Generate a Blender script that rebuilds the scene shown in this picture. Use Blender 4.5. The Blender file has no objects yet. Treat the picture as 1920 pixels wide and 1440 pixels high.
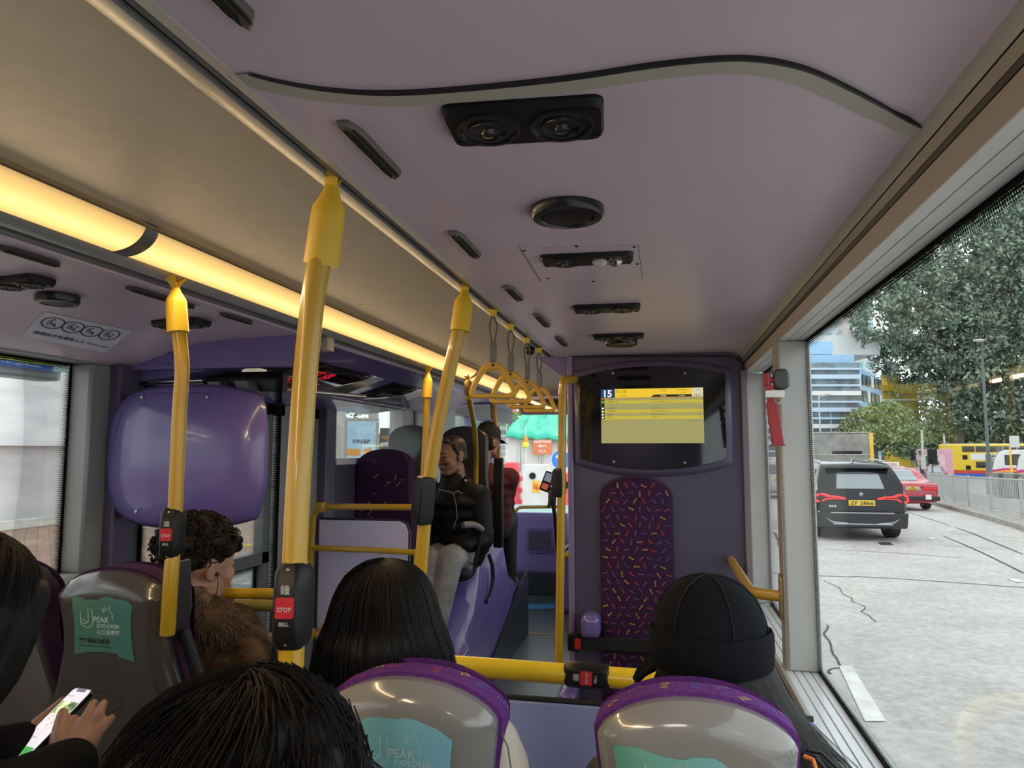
import bpy, math, random
import numpy as np
from mathutils import Vector, Matrix, noise
random.seed(7)
SC = bpy.context.scene
COL = SC.collection
PI = math.pi

# ------------------------------------------------------------------ camera
FPX = 1331.0
PSI, PIT = math.radians(11.96), math.radians(5.365)
_f = (-math.sin(PSI)*math.cos(PIT), math.cos(PSI)*math.cos(PIT), math.sin(PIT))
_r = (math.cos(PSI), math.sin(PSI), 0.0)
_u = (math.sin(PSI)*math.sin(PIT), -math.cos(PSI)*math.sin(PIT), math.cos(PIT))
cam_d = bpy.data.cameras.new('camera'); cam = bpy.data.objects.new('camera', cam_d); COL.objects.link(cam)
cam_d.sensor_fit = 'HORIZONTAL'; cam_d.sensor_width = 36.0; cam_d.lens = 36.0*FPX/1920.0
cam_d.clip_start = 0.02; cam_d.clip_end = 1500
cam.matrix_world = Matrix(((_r[0], _u[0], -_f[0], 0), (_r[1], _u[1], -_f[1], 0), (_r[2], _u[2], -_f[2], 0), (0, 0, 0, 1)))
SC.camera = cam

# ------------------------------------------------------------------ overcast sky and exposure
W = bpy.data.worlds.new('overcast'); SC.world = W; W.use_nodes = True
wn = W.node_tree.nodes; wl = W.node_tree.links
for n in list(wn): wn.remove(n)
wo = wn.new('ShaderNodeOutputWorld'); wb = wn.new('ShaderNodeBackground')
tc = wn.new('ShaderNodeTexCoord'); nz = wn.new('ShaderNodeTexNoise'); cr = wn.new('ShaderNodeValToRGB')
nz.inputs['Scale'].default_value = 1.6; nz.inputs['Detail'].default_value = 4
cr.color_ramp.elements[0].position = .3; cr.color_ramp.elements[0].color = (.74, .79, .84, 1)
cr.color_ramp.elements[1].position = .7; cr.color_ramp.elements[1].color = (.95, .97, 1.0, 1)
wl.new(tc.outputs['Generated'], nz.inputs['Vector']); wl.new(nz.outputs['Fac'], cr.inputs['Fac'])
wl.new(cr.outputs['Color'], wb.inputs['Color']); wl.new(wb.outputs[0], wo.inputs[0])
wb.inputs['Strength'].default_value = 1.28
SC.view_settings.view_transform = 'Standard'; SC.view_settings.look = 'None'
SC.view_settings.gamma = 1.0; SC.view_settings.use_curve_mapping = False
SC.view_settings.exposure = 0.98

def area_lamp(name, loc, rot, sx, sy, power, col):
    d = bpy.data.lights.new(name, 'AREA'); d.shape = 'RECTANGLE'; d.size = sx; d.size_y = sy
    d.energy = power; d.color = col
    o = bpy.data.objects.new(name, d); COL.objects.link(o); o.location = loc; o.rotation_euler = rot
    return o
# unseen fill lamps added behind the camera; the first carries on the aisle band
area_lamp('saloon_fill_lamp', (-1.0, -0.9, 0.40), (0, math.radians(8), 0), .10, 1.6, 10.0, (1, .80, .52))
area_lamp('saloon_fill_lamp', (-0.3, -1.6, 0.36), (0, 0, 0), .5, .9, 10.0, (1, .93, .86))

# ------------------------------------------------------------------ pixel -> point on a plane of the place
def ray(px, py):
    a = (px-960)/FPX; b = (720-py)/FPX
    return Vector([_f[i]+a*_r[i]+b*_u[i] for i in range(3)])
def at(px, py, X=None, Y=None, Z=None, d=None):
    w = ray(px, py)
    t = X/w.x if X is not None else Y/w.y if Y is not None else Z/w.z if Z is not None else d
    return w*t
def road_z(Y): return -1.9-(max(0., Y-20)*.02)
def atg(px, py):
    w = ray(px, py); t = 20
    for _ in range(60): t = road_z(w.y*t)/w.z
    return w*t

# ------------------------------------------------------------------ materials
MATS = {}
def _new(name):
    m = bpy.data.materials.new(name); m.use_nodes = True; MATS[name] = m
    return m, m.node_tree.nodes, m.node_tree.links, m.node_tree.nodes['Principled BSDF']
EMK = .50   # lit screens and lamps are kept in step with the exposure
def mat(name, col, rough=.5, metal=0., spec=.5, var=0., vs=8., bump=0., bs=60., coat=0., emit=None, es=0., stretch=None, alpha=None):
    m, N, L, b = _new(name)
    b.inputs['Base Color'].default_value = (*col, 1); b.inputs['Roughness'].default_value = rough
    b.inputs['Metallic'].default_value = metal; b.inputs['Specular IOR Level'].default_value = spec
    b.inputs['Coat Weight'].default_value = coat
    t = N.new('ShaderNodeTexCoord'); mp = N.new('ShaderNodeMapping'); L.new(t.outputs['Object'], mp.inputs['Vector'])
    if stretch: mp.inputs['Scale'].default_value = stretch
    if var > 0:
        n = N.new('ShaderNodeTexNoise'); n.inputs['Scale'].default_value = vs; n.inputs['Detail'].default_value = 5
        r = N.new('ShaderNodeValToRGB'); L.new(mp.outputs[0], n.inputs['Vector']); L.new(n.outputs['Fac'], r.inputs['Fac'])
        r.color_ramp.elements[0].position = .32; r.color_ramp.elements[1].position = .68
        r.color_ramp.elements[0].color = (*[c*(1-var) for c in col], 1)
        r.color_ramp.elements[1].color = (*[min(1, c*(1+var)) for c in col], 1)
        L.new(r.outputs['Color'], b.inputs['Base Color'])
    if bump > 0:
        n2 = N.new('ShaderNodeTexNoise'); n2.inputs['Scale'].default_value = bs; n2.inputs['Detail'].default_value = 3
        bp = N.new('ShaderNodeBump'); bp.inputs['Strength'].default_value = bump; bp.inputs['Distance'].default_value = .004
        L.new(mp.outputs[0], n2.inputs['Vector']); L.new(n2.outputs['Fac'], bp.inputs['Height']); L.new(bp.outputs[0], b.inputs['Normal'])
    if emit:
        b.inputs['Emission Color'].default_value = (*emit, 1); b.inputs['Emission Strength'].default_value = es*EMK
    return m
def glass_mat(name, tint=(.93, .96, .95), refl=.07, rough=.0, frit=None, haze=0.):
    """clear pane: light goes through, the surface mirrors a little; frit=(w,h) adds the printed black dots at the edges"""
    m, N, L, b = _new(name); N.remove(b)
    out = [n for n in N if n.type == 'OUTPUT_MATERIAL'][0]
    tr = N.new('ShaderNodeBsdfTransparent'); tr.inputs[0].default_value = (*tint, 1)
    gl = N.new('ShaderNodeBsdfGlossy'); gl.inputs['Roughness'].default_value = rough
    lw = N.new('ShaderNodeFresnel'); lw.inputs['IOR'].default_value = 1.45
    mu = N.new('ShaderNodeMath'); mu.operation = 'MULTIPLY'; mu.inputs[1].default_value = refl/.12; mu.use_clamp = True
    L.new(lw.outputs[0], mu.inputs[0])
    mx = N.new('ShaderNodeMixShader'); L.new(mu.outputs[0], mx.inputs[0]); L.new(tr.outputs[0], mx.inputs[1]); L.new(gl.outputs[0], mx.inputs[2])
    last = mx
    if haze > 0:
        df = N.new('ShaderNodeBsdfTranslucent'); df.inputs[0].default_value = (.8, .8, .8, 1)
        m2 = N.new('ShaderNodeMixShader'); nn = N.new('ShaderNodeTexNoise'); nn.inputs['Scale'].default_value = 3
        mm = N.new('ShaderNodeMath'); mm.operation = 'MULTIPLY'; mm.inputs[1].default_value = haze*2
        L.new(nn.outputs['Fac'], mm.inputs[0]); L.new(mm.outputs[0], m2.inputs[0]); L.new(last.outputs[0], m2.inputs[1]); L.new(df.outputs[0], m2.inputs[2]); last = m2
    if frit:
        w, h = frit
        uv = N.new('ShaderNodeUVMap'); uv.uv_map = 'UVMap'; sp = N.new('ShaderNodeSeparateXYZ'); L.new(uv.outputs[0], sp.inputs[0])
        def M(op, a, b_=None, c=None):
            n = N.new('ShaderNodeMath'); n.operation = op
            for i, q in enumerate((a, b_, c)):
                if q is None: continue
                if isinstance(q, (int, float)): n.inputs[i].default_value = q
                else: L.new(q, n.inputs[i])
            return n.outputs[0]
        U, V = sp.outputs[0], sp.outputs[1]
        e = M('MINIMUM', M('MINIMUM', U, M('SUBTRACT', w, U)), M('MINIMUM', V, M('SUBTRACT', h, V)))
        g = .0062
        row = M('FLOOR', M('DIVIDE', V, g))
        off = M('MULTIPLY', M('MODULO', row, 2.), .5)
        fu = M('SUBTRACT', M('FRACT', M('ADD', M('DIVIDE', U, g), off)), .5)
        fv = M('SUBTRACT', M('FRACT', M('DIVIDE', V, g)), .5)
        r = M('SQRT', M('ADD', M('MULTIPLY', fu, fu), M('MULTIPLY', fv, fv)))
        lim = M('SUBTRACT', .56, M('MULTIPLY', M('MAXIMUM', M('SUBTRACT', e, .008), 0.), 15.))
        dot = M('LESS_THAN', r, lim); solid = M('LESS_THAN', e, .010)
        fac = M('MAXIMUM', dot, solid)
        bk = N.new('ShaderNodeBsdfDiffuse'); bk.inputs[0].default_value = (.012, .012, .013, 1)
        m3 = N.new('ShaderNodeMixShader'); L.new(fac, m3.inputs[0]); L.new(last.outputs[0], m3.inputs[1]); L.new(bk.outputs[0], m3.inputs[2]); last = m3
    L.new(last.outputs[0], out.inputs['Surface'])
    return m

lilac = mat('lilac_plastic', (.70, .56, .65), .32, var=.03, vs=3, bump=.03, bs=120)
violet = mat('violet_plastic', (.20, .155, .38), .38, var=.05, vs=3, bump=.02, bs=100)
violet_gl = mat('glossy_violet_plastic', (.165, .125, .36), .22, var=.04, vs=3, coat=.3)
pale_vio = mat('pale_violet_panel', (.40, .36, .66), .45, var=.03, vs=4)
dusk_vio = mat('dull_violet_wall', (.09, .07, .135), .5, var=.05, vs=4)
beige_cl = mat('speckled_beige_ceiling_board', (.46, .43, .37), .55, var=.05, vs=40)
alu = mat('satin_grey_aluminium', (.43, .44, .43), .38, metal=.25, var=.04, vs=5, stretch=(1, 1, .2))
alu_d = mat('dark_grey_aluminium', (.19, .19, .19), .42, metal=.3, var=.05, vs=5)
alu_br = mat('brushed_silver_trim', (.62, .63, .64), .3, metal=.5)
alu_rev = mat('pale_grey_painted_metal', (.60, .60, .58), .45, var=.05, vs=9)
taupe = mat('taupe_painted_metal', (.31, .285, .265), .5)
rubber = mat('black_rubber', (.012, .012, .013), .5)
blk = mat('black_plastic', (.009, .009, .010), .42, spec=.25, var=.1, vs=12)
blk_gl = mat('glossy_black_acrylic', (.006, .007, .008), .05, spec=.5, coat=.6)
yel = mat('yellow_enamel', (.50, .295, .014), .27, var=.03, vs=5, coat=.25)
yel_pl = mat('yellow_plastic', (.76, .48, .03), .42, var=.03, vs=8)
ochre = mat('ochre_strap_plastic', (.66, .37, .045), .45, var=.05, vs=12)
trimb = mat('beige_rubber_trim', (.47, .44, .36), .5, var=.05, vs=10)
grey_sh = mat('glossy_grey_seat_shell', (.235, .225, .21), .17, var=.04, vs=4, coat=.6)
grey_md = mat('matt_grey_seat_shell', (.085, .08, .078), .4, var=.05, vs=4)
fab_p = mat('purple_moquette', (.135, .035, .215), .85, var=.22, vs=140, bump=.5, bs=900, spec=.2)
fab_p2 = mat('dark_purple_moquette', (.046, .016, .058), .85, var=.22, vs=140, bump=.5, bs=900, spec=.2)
mk_y = mat('yellow_thread', (.80, .55, .06), .8); mk_r = mat('red_thread', (.72, .08, .04), .8)
mk_b = mat('blue_thread', (.06, .14, .46), .8); mk_l = mat('lilac_thread', (.26, .17, .38), .8)
red_pl = mat('red_plastic', (.32, .012, .02), .4, var=.06, vs=30); red_bt = mat('red_button', (.48, .01, .02), .4)
white_p = mat('white_print', (.80, .80, .80), .5); grey_p = mat('grey_print', (.42, .42, .42), .5)
white_pl = mat('white_plastic', (.74, .74, .72), .4, var=.03, vs=8)
cream_pl = mat('cream_plastic', (.52, .48, .40), .35)
ink = mat('black_print', (.02, .02, .03), .6); ink_b = mat('blue_grey_print', (.08, .09, .2), .6)
teal = None
floor_m = mat('speckled_blue_grey_vinyl', (.055, .075, .085), .38, var=.25, vs=60)
skirt = mat('dark_slate_vinyl', (.028, .036, .042), .4, var=.15, vs=30)
steel = mat('polished_steel', (.6, .6, .6), .22, metal=1.)
screw = mat('steel_screw', (.35, .34, .33), .3, metal=.9)
strapg = mat('grey_rubber_grip', (.16, .155, .15), .5)

# ------------------------------------------------------------------ mesh helpers
class MB:
    def __init__(s): s.v = []; s.f = []; s.m = []; s.mi = 0
    def add(s, V, F, M=None):
        o = len(s.v)
        s.v += [tuple(M @ Vector(p)) if M else tuple(p) for p in V]
        s.f += [tuple(i+o for i in q) for q in F]; s.m += [s.mi]*len(F); return s
    def box(s, c, d, M=None):
        x, y, z = c; a, b, e = d[0]/2, d[1]/2, d[2]/2
        V = [(x+i*a, y+j*b, z+k*e) for k in (-1, 1) for j in (-1, 1) for i in (-1, 1)]
        F = [(0, 2, 3, 1), (4, 5, 7, 6), (0, 1, 5, 4), (2, 6, 7, 3), (0, 4, 6, 2), (1, 3, 7, 5)]
        return s.add(V, F, M)
    def bx(s, x0, x1, y0, y1, z0, z1, M=None):
        return s.box(((x0+x1)/2, (y0+y1)/2, (z0+z1)/2), (abs(x1-x0), abs(y1-y0), abs(z1-z0)), M)
    def grid(s, rows, close=False, M=None):
        n = len(rows[0]); V = [p for r in rows for p in r]; F = []
        for i in range(len(rows)-1):
            for j in range(n if close else n-1):
                k = (j+1) % n; F.append((i*n+j, i*n+k, (i+1)*n+k, (i+1)*n+j))
        return s.add(V, F, M)
    def loft(s, rings, M=None, cap=True):
        n = len(rings[0]); o = len(s.v)
        s.grid(rings, True, M)
        if cap:
            s.f.append(tuple(o+i for i in reversed(range(n)))); s.m.append(s.mi)
            s.f.append(tuple(o+(len(rings)-1)*n+i for i in range(n))); s.m.append(s.mi)
        return s
    def tube(s, pts, r, n=14, M=None, cap=True, r1=None):
        P = [Vector(p) for p in pts]; rings = []; up = None
        for i, p in enumerate(P):
            t = (P[min(i+1, len(P)-1)]-P[max(i-1, 0)]).normalized()
            if up is None: up = Vector((0, 0, 1)) if abs(t.z) < .9 else Vector((1, 0, 0))
            a = t.cross(up).normalized(); up = a.cross(t).normalized()
            rr = r if not isinstance(r, (list, tuple)) else r[i]
            rings.append([tuple(p+rr*(math.cos(2*PI*k/n)*a+math.sin(2*PI*k/n)*up)) for k in range(n)])
        return s.loft(rings, M, cap)
    def lathe(s, prof, c=(0, 0, 0), ax='Z', n=28, M=None):
        rings = []
        for r, h in prof:
            q = []
            for k in range(n):
                a, b = r*math.cos(2*PI*k/n), r*math.sin(2*PI*k/n)
                q.append({'Z': (c[0]+a, c[1]+b, c[2]+h), 'Y': (c[0]+a, c[1]+h, c[2]-b), 'X': (c[0]+h, c[1]+a, c[2]+b)}[ax])
            rings.append(q)
        return s.loft(rings, M)
    def prism(s, poly, d0, d1, fn=lambda u, v, w: (u, v, w), M=None):
        n = len(poly); V = [fn(u, v, d0) for u, v in poly]+[fn(u, v, d1) for u, v in poly]
        F = [tuple(range(n))[::-1], tuple(range(n, 2*n))]+[(i, (i+1) % n, n+(i+1) % n, n+i) for i in range(n)]
        return s.add(V, F, M)
    def ell(s, c, r, n=16, m=10, M=None):
        rings = [[(c[0]+r[0]*math.sin(PI*i/m)*math.cos(2*PI*k/n), c[1]+r[1]*math.sin(PI*i/m)*math.sin(2*PI*k/n), c[2]+r[2]*math.cos(PI*i/m)) for k in range(n)] for i in range(1, m)]
        rings = [[(c[0], c[1], c[2]+r[2])]*n]+rings+[[(c[0], c[1], c[2]-r[2])]*n]
        return s.grid(rings, True, M)
    def cap_(s, p0, p1, r0, r1, n=12, M=None):
        p0, p1 = Vector(p0), Vector(p1); t = (p1-p0).normalized(); P = []; R = []
        for k in range(5): a = PI/2*(1-k/4); P.append(p0-t*r0*math.sin(a)); R.append(max(r0*math.cos(a), 1e-4))
        for k in range(1, 6): a = PI/2*(k-1)/4; P.append(p1+t*r1*math.sin(a)); R.append(max(r1*math.cos(a), 1e-4))
        return s.tube(P, R, n, M)
    def chain(s, pts, M=None):
        for (a, ra), (b, rb) in zip(pts[:-1], pts[1:]): s.cap_(a, b, ra, rb, M=M)
        return s
    def build(s, name, mats, parent=None, smooth=True, bevel=0., seg=2, weld=False, angle=40):
        return mk(name, s.v, s.f, mats, parent, smooth, bevel, seg, s.m, weld, angle)

def wloc(o):
    l = Vector((0, 0, 0))
    while o is not None: l += o.location; o = o.parent
    return l
def mk(name, V, F, mats, parent=None, smooth=True, bevel=0., seg=2, mi=None, weld=False, angle=40):
    me = bpy.data.meshes.new(name); L = wloc(parent) if parent else Vector((0, 0, 0))
    me.from_pydata([(p[0]-L.x, p[1]-L.y, p[2]-L.z) for p in V] if parent else V, [], F)
    if not isinstance(mats, (list, tuple)): mats = [mats]
    for m in mats: me.materials.append(m)
    if mi and len(mats) > 1: me.polygons.foreach_set('material_index', mi)
    me.validate()
    if smooth and not bevel:
        me.polygons.foreach_set('use_smooth', [True]*len(me.polygons)); me.set_sharp_from_angle(angle=math.radians(angle))
    o = bpy.data.objects.new(name, me); COL.objects.link(o)
    if parent: o.parent = parent
    if bevel:
        b = o.modifiers.new('bevel', 'BEVEL'); b.width = bevel; b.segments = seg; b.limit_method = 'ANGLE'; b.angle_limit = math.radians(40); b.harden_normals = False
        me.polygons.foreach_set('use_smooth', [True]*len(me.polygons)); me.set_sharp_from_angle(angle=math.radians(40))
    return o
def thing(name, label, cat, loc=(0, 0, 0), group=None):
    o = bpy.data.objects.new(name, None); COL.objects.link(o); o.location = loc; o.empty_display_size = .1
    o['label'] = label; o['category'] = cat
    if group: o['group'] = group
    return o
def tag(o, label, cat, group=None, kind=None):
    o['label'] = label; o['category'] = cat
    if group: o['group'] = group
    if kind: o['kind'] = kind
    return o
def struct(o): o['kind'] = 'structure'; return o
def dup(root, loc, label=None, group=None, rz=None):
    r = root.copy(); COL.objects.link(r); r.location = loc
    if rz is not None: r.rotation_euler = (0, 0, rz)
    if label: r['label'] = label
    if group: r['group'] = group
    for ch in list(root.children):
        c = ch.copy(); COL.objects.link(c); c.parent = r
        for g in list(ch.children):
            d = g.copy(); COL.objects.link(d); d.parent = c
    return r
def rounded(w, h, r, n=5, cx=0, cy=0):
    P = []
    for qx, qy, a0 in ((1, 1, 0), (-1, 1, 90), (-1, -1, 180), (1, -1, 270)):
        for k in range(n+1):
            a = math.radians(a0+90*k/n); P.append((cx+qx*(w/2-r)+r*math.cos(a), cy+qy*(h/2-r)+r*math.sin(a)))
    return P
def smooth_path(pts, r=.03, n=5):
    """round the corners of a poly-line"""
    P = [Vector(p) for p in pts]; out = [P[0]]
    for i in range(1, len(P)-1):
        a = (P[i-1]-P[i]); b = (P[i+1]-P[i]); k = min(r, a.length*.45, b.length*.45)
        p0 = P[i]+a.normalized()*k; p1 = P[i]+b.normalized()*k
        for j in range(n+1):
            t = j/n; out.append(p0*(1-t)**2+P[i]*2*t*(1-t)+p1*t*t)
    out.append(P[-1]); return out
def spline(pts, n=8):
    P = [Vector(p) for p in pts]; P = [P[0]*2-P[1]]+P+[P[-1]*2-P[-2]]; out = []
    for i in range(1, len(P)-2):
        for j in range(n):
            t = j/n; out.append(.5*((2*P[i])+(P[i+1]-P[i-1])*t+(2*P[i-1]-5*P[i]+4*P[i+1]-P[i+2])*t*t+(3*P[i]-P[i-1]-3*P[i+1]+P[i+2])*t**3))
    out.append(P[-2]); return out
def text_geo(s, size, align='CENTER', space=1.0, bold=0.):
    c = bpy.data.curves.new('lettering', 'FONT'); c.body = s; c.size = size; c.align_x = align; c.align_y = 'CENTER'
    c.space_character = space; c.offset = bold; c.resolution_u = 3; c.extrude = 0.0
    o = bpy.data.objects.new('lettering', c); COL.objects.link(o)
    bpy.context.view_layer.update()
    me = bpy.data.meshes.new_from_object(o.evaluated_get(bpy.context.evaluated_depsgraph_get()))
    V = [tuple(v.co) for v in me.vertices]; F = [tuple(p.vertices) for p in me.polygons]
    bpy.data.objects.remove(o); bpy.data.curves.remove(c); bpy.data.meshes.remove(me)
    return V, F
def fit(V, w=None, h=None):
    if not V: return V
    xs = [v[0] for v in V]; ys = [v[1] for v in V]; cx, cy = (min(xs)+max(xs))/2, (min(ys)+max(ys))/2
    sx = w/(max(xs)-min(xs)) if w else 1; sy = h/(max(ys)-min(ys)) if h else sx
    if not w: sx = sy
    return [((x-cx)*sx, (y-cy)*sy, 0) for x, y, _ in V]
def write(mb, s, fn, c, w=None, h=None, bold=0., size=1.):
    """lettering mapped on a surface: fn(u,v) -> point; c the centre in (u,v)"""
    V, F = text_geo(s, size, bold=bold); V = fit(V, w, h)
    return mb.add([fn(c[0]+x, c[1]+y) for x, y, _ in V], F)
def ribbon(mb, pts, w, fn):
    """flat line of width w through 2-D points mapped by fn"""
    P = [Vector((a, b)) for a, b in pts]; L = []; R_ = []
    for i, p in enumerate(P):
        t = (P[min(i+1, len(P)-1)]-P[max(i-1, 0)]).normalized(); n = Vector((-t.y, t.x))*w/2
        L.append(fn(*(p+n))); R_.append(fn(*(p-n)))
    return mb.grid([L, R_])
def circle2(c, r, n=24, ry=None): return [(c[0]+r*math.cos(2*PI*k/n), c[1]+(ry or r)*math.sin(2*PI*k/n)) for k in range(n+1)]
def wall_fn(axis, d, sgn=1):
    """(u,v)->point on the plane axis=d; sgn flips u"""
    if axis == 'Y': return lambda u, v: (sgn*u, d, v)
    if axis == 'X': return lambda u, v: (d, sgn*u, v)
    return lambda u, v: (sgn*u, v, d)
def remesh(o, vox, it=6, fac=.6):
    m = o.modifiers.new('skin', 'REMESH'); m.mode = 'VOXEL'; m.voxel_size = vox; m.use_smooth_shade = True
    if it:
        s = o.modifiers.new('smooth', 'SMOOTH'); s.iterations = it; s.factor = fac
    return o
# ================================================================== THE BUS BODY
XR, XRi = .42, .337          # right glass, right inner wall
XL, XLi = -1.98, -1.90       # left glass, left inner wall
Y0, Y1 = -2.2, 9.0           # rear bulkhead, windscreen
YF = 5.6                     # end of the flat ceiling
ZF, ZR = -1.55, -1.36        # low floor, raised rear floor

def ext(profile, ya, yb, name, m, th=None, parent=None, close=False, smooth=True):
    """sheet of the (x,z) profile pulled along the bus, given a thickness upward/outward"""
    b = MB()
    if th:
        P = [Vector((p[0], p[1])) for p in profile]; Q = []
        for i, p in enumerate(P):
            t = (P[min(i+1, len(P)-1)]-P[max(i-1, 0)]).normalized(); n = Vector((-t.y, t.x)); Q.append(p+n*th)
        ring = [tuple(p) for p in P]+[tuple(q) for q in reversed(Q)]
        b.loft([[(x, ya, z) for x, z in ring], [(x, yb, z) for x, z in ring]])
    return b.build(name, m, parent, smooth, angle=35)

# --- floors
b = MB(); b.bx(XL, XR, 1.80, Y1, ZF-.06, ZF); struct(b.build('floor', floor_m))
b = MB(); b.bx(XL, XR, Y0, 1.80, ZR-.25, ZR); struct(b.build('floor', floor_m))
b = MB(); b.bx(-1.25, -.42, 6.10, 6.125, ZF, ZF+.004); struct(b.build('trim_floor_line', mat('ochre_floor_line', (.38, .24, .12), .6)))
# --- right side panel of the ceiling, in two lengths split by the wavy joint
RP = [(XRi-.004, .366), (.325, .383), (.316, .397), (.300, .4045), (.26, .409), (.12, .411), (-.10, .411), (-.30, .411), (-.447, .408)]
RPp = RP[2:]
struct(ext(list(reversed(RPp)), Y0, 3.10, 'ceiling', lilac, .02))
struct(ext([(-.447, .408), (-.2, .411), (.1, .411), (.32, .40)], 3.10, YF, 'ceiling', lilac, .02))
struct(ext([(.316, .397), (.327, .381)], Y0, 3.08, 'trim_1', alu, .012))
struct(ext([(.328, .379), (.333, .366)], Y0, 3.08, 'trim_2', alu_d, .012))
struct(ext([(.334, .366), (.336, .359)], Y0, 3.08, 'trim_3', rubber, .012))
struct(ext([(.337, .358), (.342, .326)], Y0, 3.08, 'trim_4', taupe, .03))
b = MB()
for x0, x1, z in ((.342, .366, .325), (.3675, .394, .3255), (.3955, XR+.004, .325)): b.bx(x0, x1, Y0, 3.10, z, z+.04)
struct(b.build('trim_5', alu_rev, bevel=.0012))
# --- wavy beige strip
wp = [(430, 124), (520, 148), (620, 165), (740, 172), (900, 162), (1080, 143), (1220, 122), (1340, 110), (1420, 112), (1500, 130), (1580, 166), (1650, 200), (1720, 217), (1800, 222)]
cl = spline([at(x, y+12, Z=.41) for x, y in wp], 5)
cl = [Vector((max(-.445, p.x), p.y, 0)) for p in cl]
def edge_strip(off0, off1, z0, z1, name, m):
    b = MB(); r0 = []; r1 = []; r2 = []; r3 = []
    for i, p in enumerate(cl):
        t = (cl[min(i+1, len(cl)-1)]-cl[max(i-1, 0)]).normalized(); n = Vector((-t.y, t.x, 0))
        def zz(x, d): return (.4085 if x < .27 else .4085-(x-.27)*.24)-d
        for off, d, R_ in ((off0, z0, r0), (off1, z0, r1), (off1, z1, r2), (off0, z1, r3)):
            q = p+n*off; x = min(q.x, .333); R_.append((x, q.y, zz(x, d)))
    b.grid([r0, r3, r2, r1, r0]); return struct(b.build(name, m))
edge_strip(-.014, .012, -.004, .0022, 'trim_6', trimb)
edge_strip(-.0172, -.0138, -.004, .0032, 'trim_7', rubber)
# --- long rail between side panel and aisle ceiling: lip, black slot, curved apron, bright edge
struct(ext([(-.462, .4075), (-.447, .4055)], Y0, YF, 'trim_8', alu, .012))
struct(ext([(-.472, .409), (-.462, .409)], Y0, YF, 'trim_9', alu_d, .012))
struct(ext([(-.486, .418), (-.472, .418)], Y0, YF, 'trim_10', rubber, .012))
struct(ext([(-.548, .448), (-.536, .432), (-.515, .418), (-.500, .412), (-.486, .410)], Y0, YF, 'trim_11', mat('mid_grey_aluminium', (.30, .30, .30), .36, metal=.3), .010))
struct(ext([(-.556, .449), (-.548, .446)], Y0, YF, 'trim_12', alu_br, .010))
# --- aisle ceiling boards
for ya, yb in ((Y0, 2.085), (2.09, 4.10), (4.105, YF)):
    struct(ext([(-1.016, .463), (-.9, .465), (-.75, .465), (-.6, .460), (-.556, .457)], ya, yb, 'ceiling', beige_cl, .015))
struct(ext([(-1.030, .462), (-1.017, .463)], Y0, YF, 'trim_13', alu_d, .012))
# --- left rail under the lamp and the left side panel
struct(ext([(-1.160, .404), (-1.145, .400), (-1.125, .402), (-1.110, .412)], Y0, YF, 'trim_14', alu, .012))
struct(ext([(-1.176, .413), (-1.160, .413)], Y0, YF, 'trim_15', rubber, .012))
struct(ext([(-1.200, .402), (-1.176, .402)], Y0, YF, 'trim_16', alu_d, .012))
LP_ = [(-1.905, .302), (-1.86, .306), (-1.80, .318), (-1.74, .338), (-1.66, .366), (-1.58, .382), (-1.46, .390), (-1.30, .394), (-1.20, .396)]
struct(ext(LP_, Y0, YF+.2, 'ceiling', lilac, .02))
# --- warm light band over the aisle's left edge, in lengths joined by grey bands
warm = mat('lit_warm_diffuser', (.8, .6, .3), .4, emit=(1.0, .60, .19), es=1.12)
N_, L_ = warm.node_tree.nodes, warm.node_tree.links     # tube behind the diffuser: hotter in the middle of the curve
bb = N_['Principled BSDF']
lamp_prof = []
for k in range(11):
    a = k/10; ang = math.radians(-4+86*a)
    lamp_prof.append((-1.110+.080*math.sin(ang), .411+.053*(1-math.cos(ang))))
lamp_prof[0] = (-1.110, .412)
uvn = N_.new('ShaderNodeUVMap'); uvn.uv_map = 'UVMap'; sx = N_.new('ShaderNodeSeparateXYZ'); L_.new(uvn.outputs[0], sx.inputs[0])
rmp = N_.new('ShaderNodeValToRGB'); L_.new(sx.outputs[0], rmp.inputs['Fac'])
e = rmp.color_ramp.elements; e[0].position = 0; e[0].color = (.50, .27, .07, 1); e[1].position = 1; e[1].color = (.34, .20, .065, 1)
for p, c in ((.22, (.95, .58, .17, 1)), (.45, (1.1, .74, .27, 1)), (.7, (.80, .48, .14, 1))):
    q = rmp.color_ramp.elements.new(p); q.color = c
L_.new(rmp.outputs['Color'], bb.inputs['Emission Color']); bb.inputs['Emission Strength'].default_value = .70
def lamp(ya, yb, label):
    t = thing('light_band', label, 'ceiling light', (-1.08, ya, .42), 'warm light bands over the aisle')
    me_v = []; me_f = []; n = len(lamp_prof); st = 12
    for i in range(st+1):
        y = ya+(yb-ya)*i/st
        me_v += [(x, y, z) for x, z in lamp_prof]
    for i in range(st):
        for j in range(n-1): me_f.append((i*n+j, i*n+j+1, (i+1)*n+j+1, (i+1)*n+j))
    o = mk('diffuser', me_v, me_f, warm, t)
    uv = o.data.uv_layers.new(name='UVMap')
    for p in o.data.polygons:
        for li in p.loop_indices: vi = o.data.loops[li].vertex_index; uv.data[li].uv = ((vi % n)/(n-1), (vi//n)/st)
    so = o.modifiers.new('thick', 'SOLIDIFY'); so.thickness = .003; so.offset = 1
    b = MB(); ring = lamp_prof+[(x-.004, z+.03) for x, z in reversed(lamp_prof)]
    b = MB(); off = [(x*1.0, z-.002) for x, z in lamp_prof]
    b.grid([[(x, yb+d, z) for x, z in off] for d in (0, .038)]); b.grid([[(x, yb+d, z+.004) for x, z in off] for d in (0, .038)])
    b.build('joint_band', alu_d, t)
    return t
lamp(-1.0, 1.235, 'warm lit ceiling light band nearest the front left of the view, before the grey joint')
lamp(1.273, 3.90, 'long warm lit ceiling light band running forward behind the big yellow pole')
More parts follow.
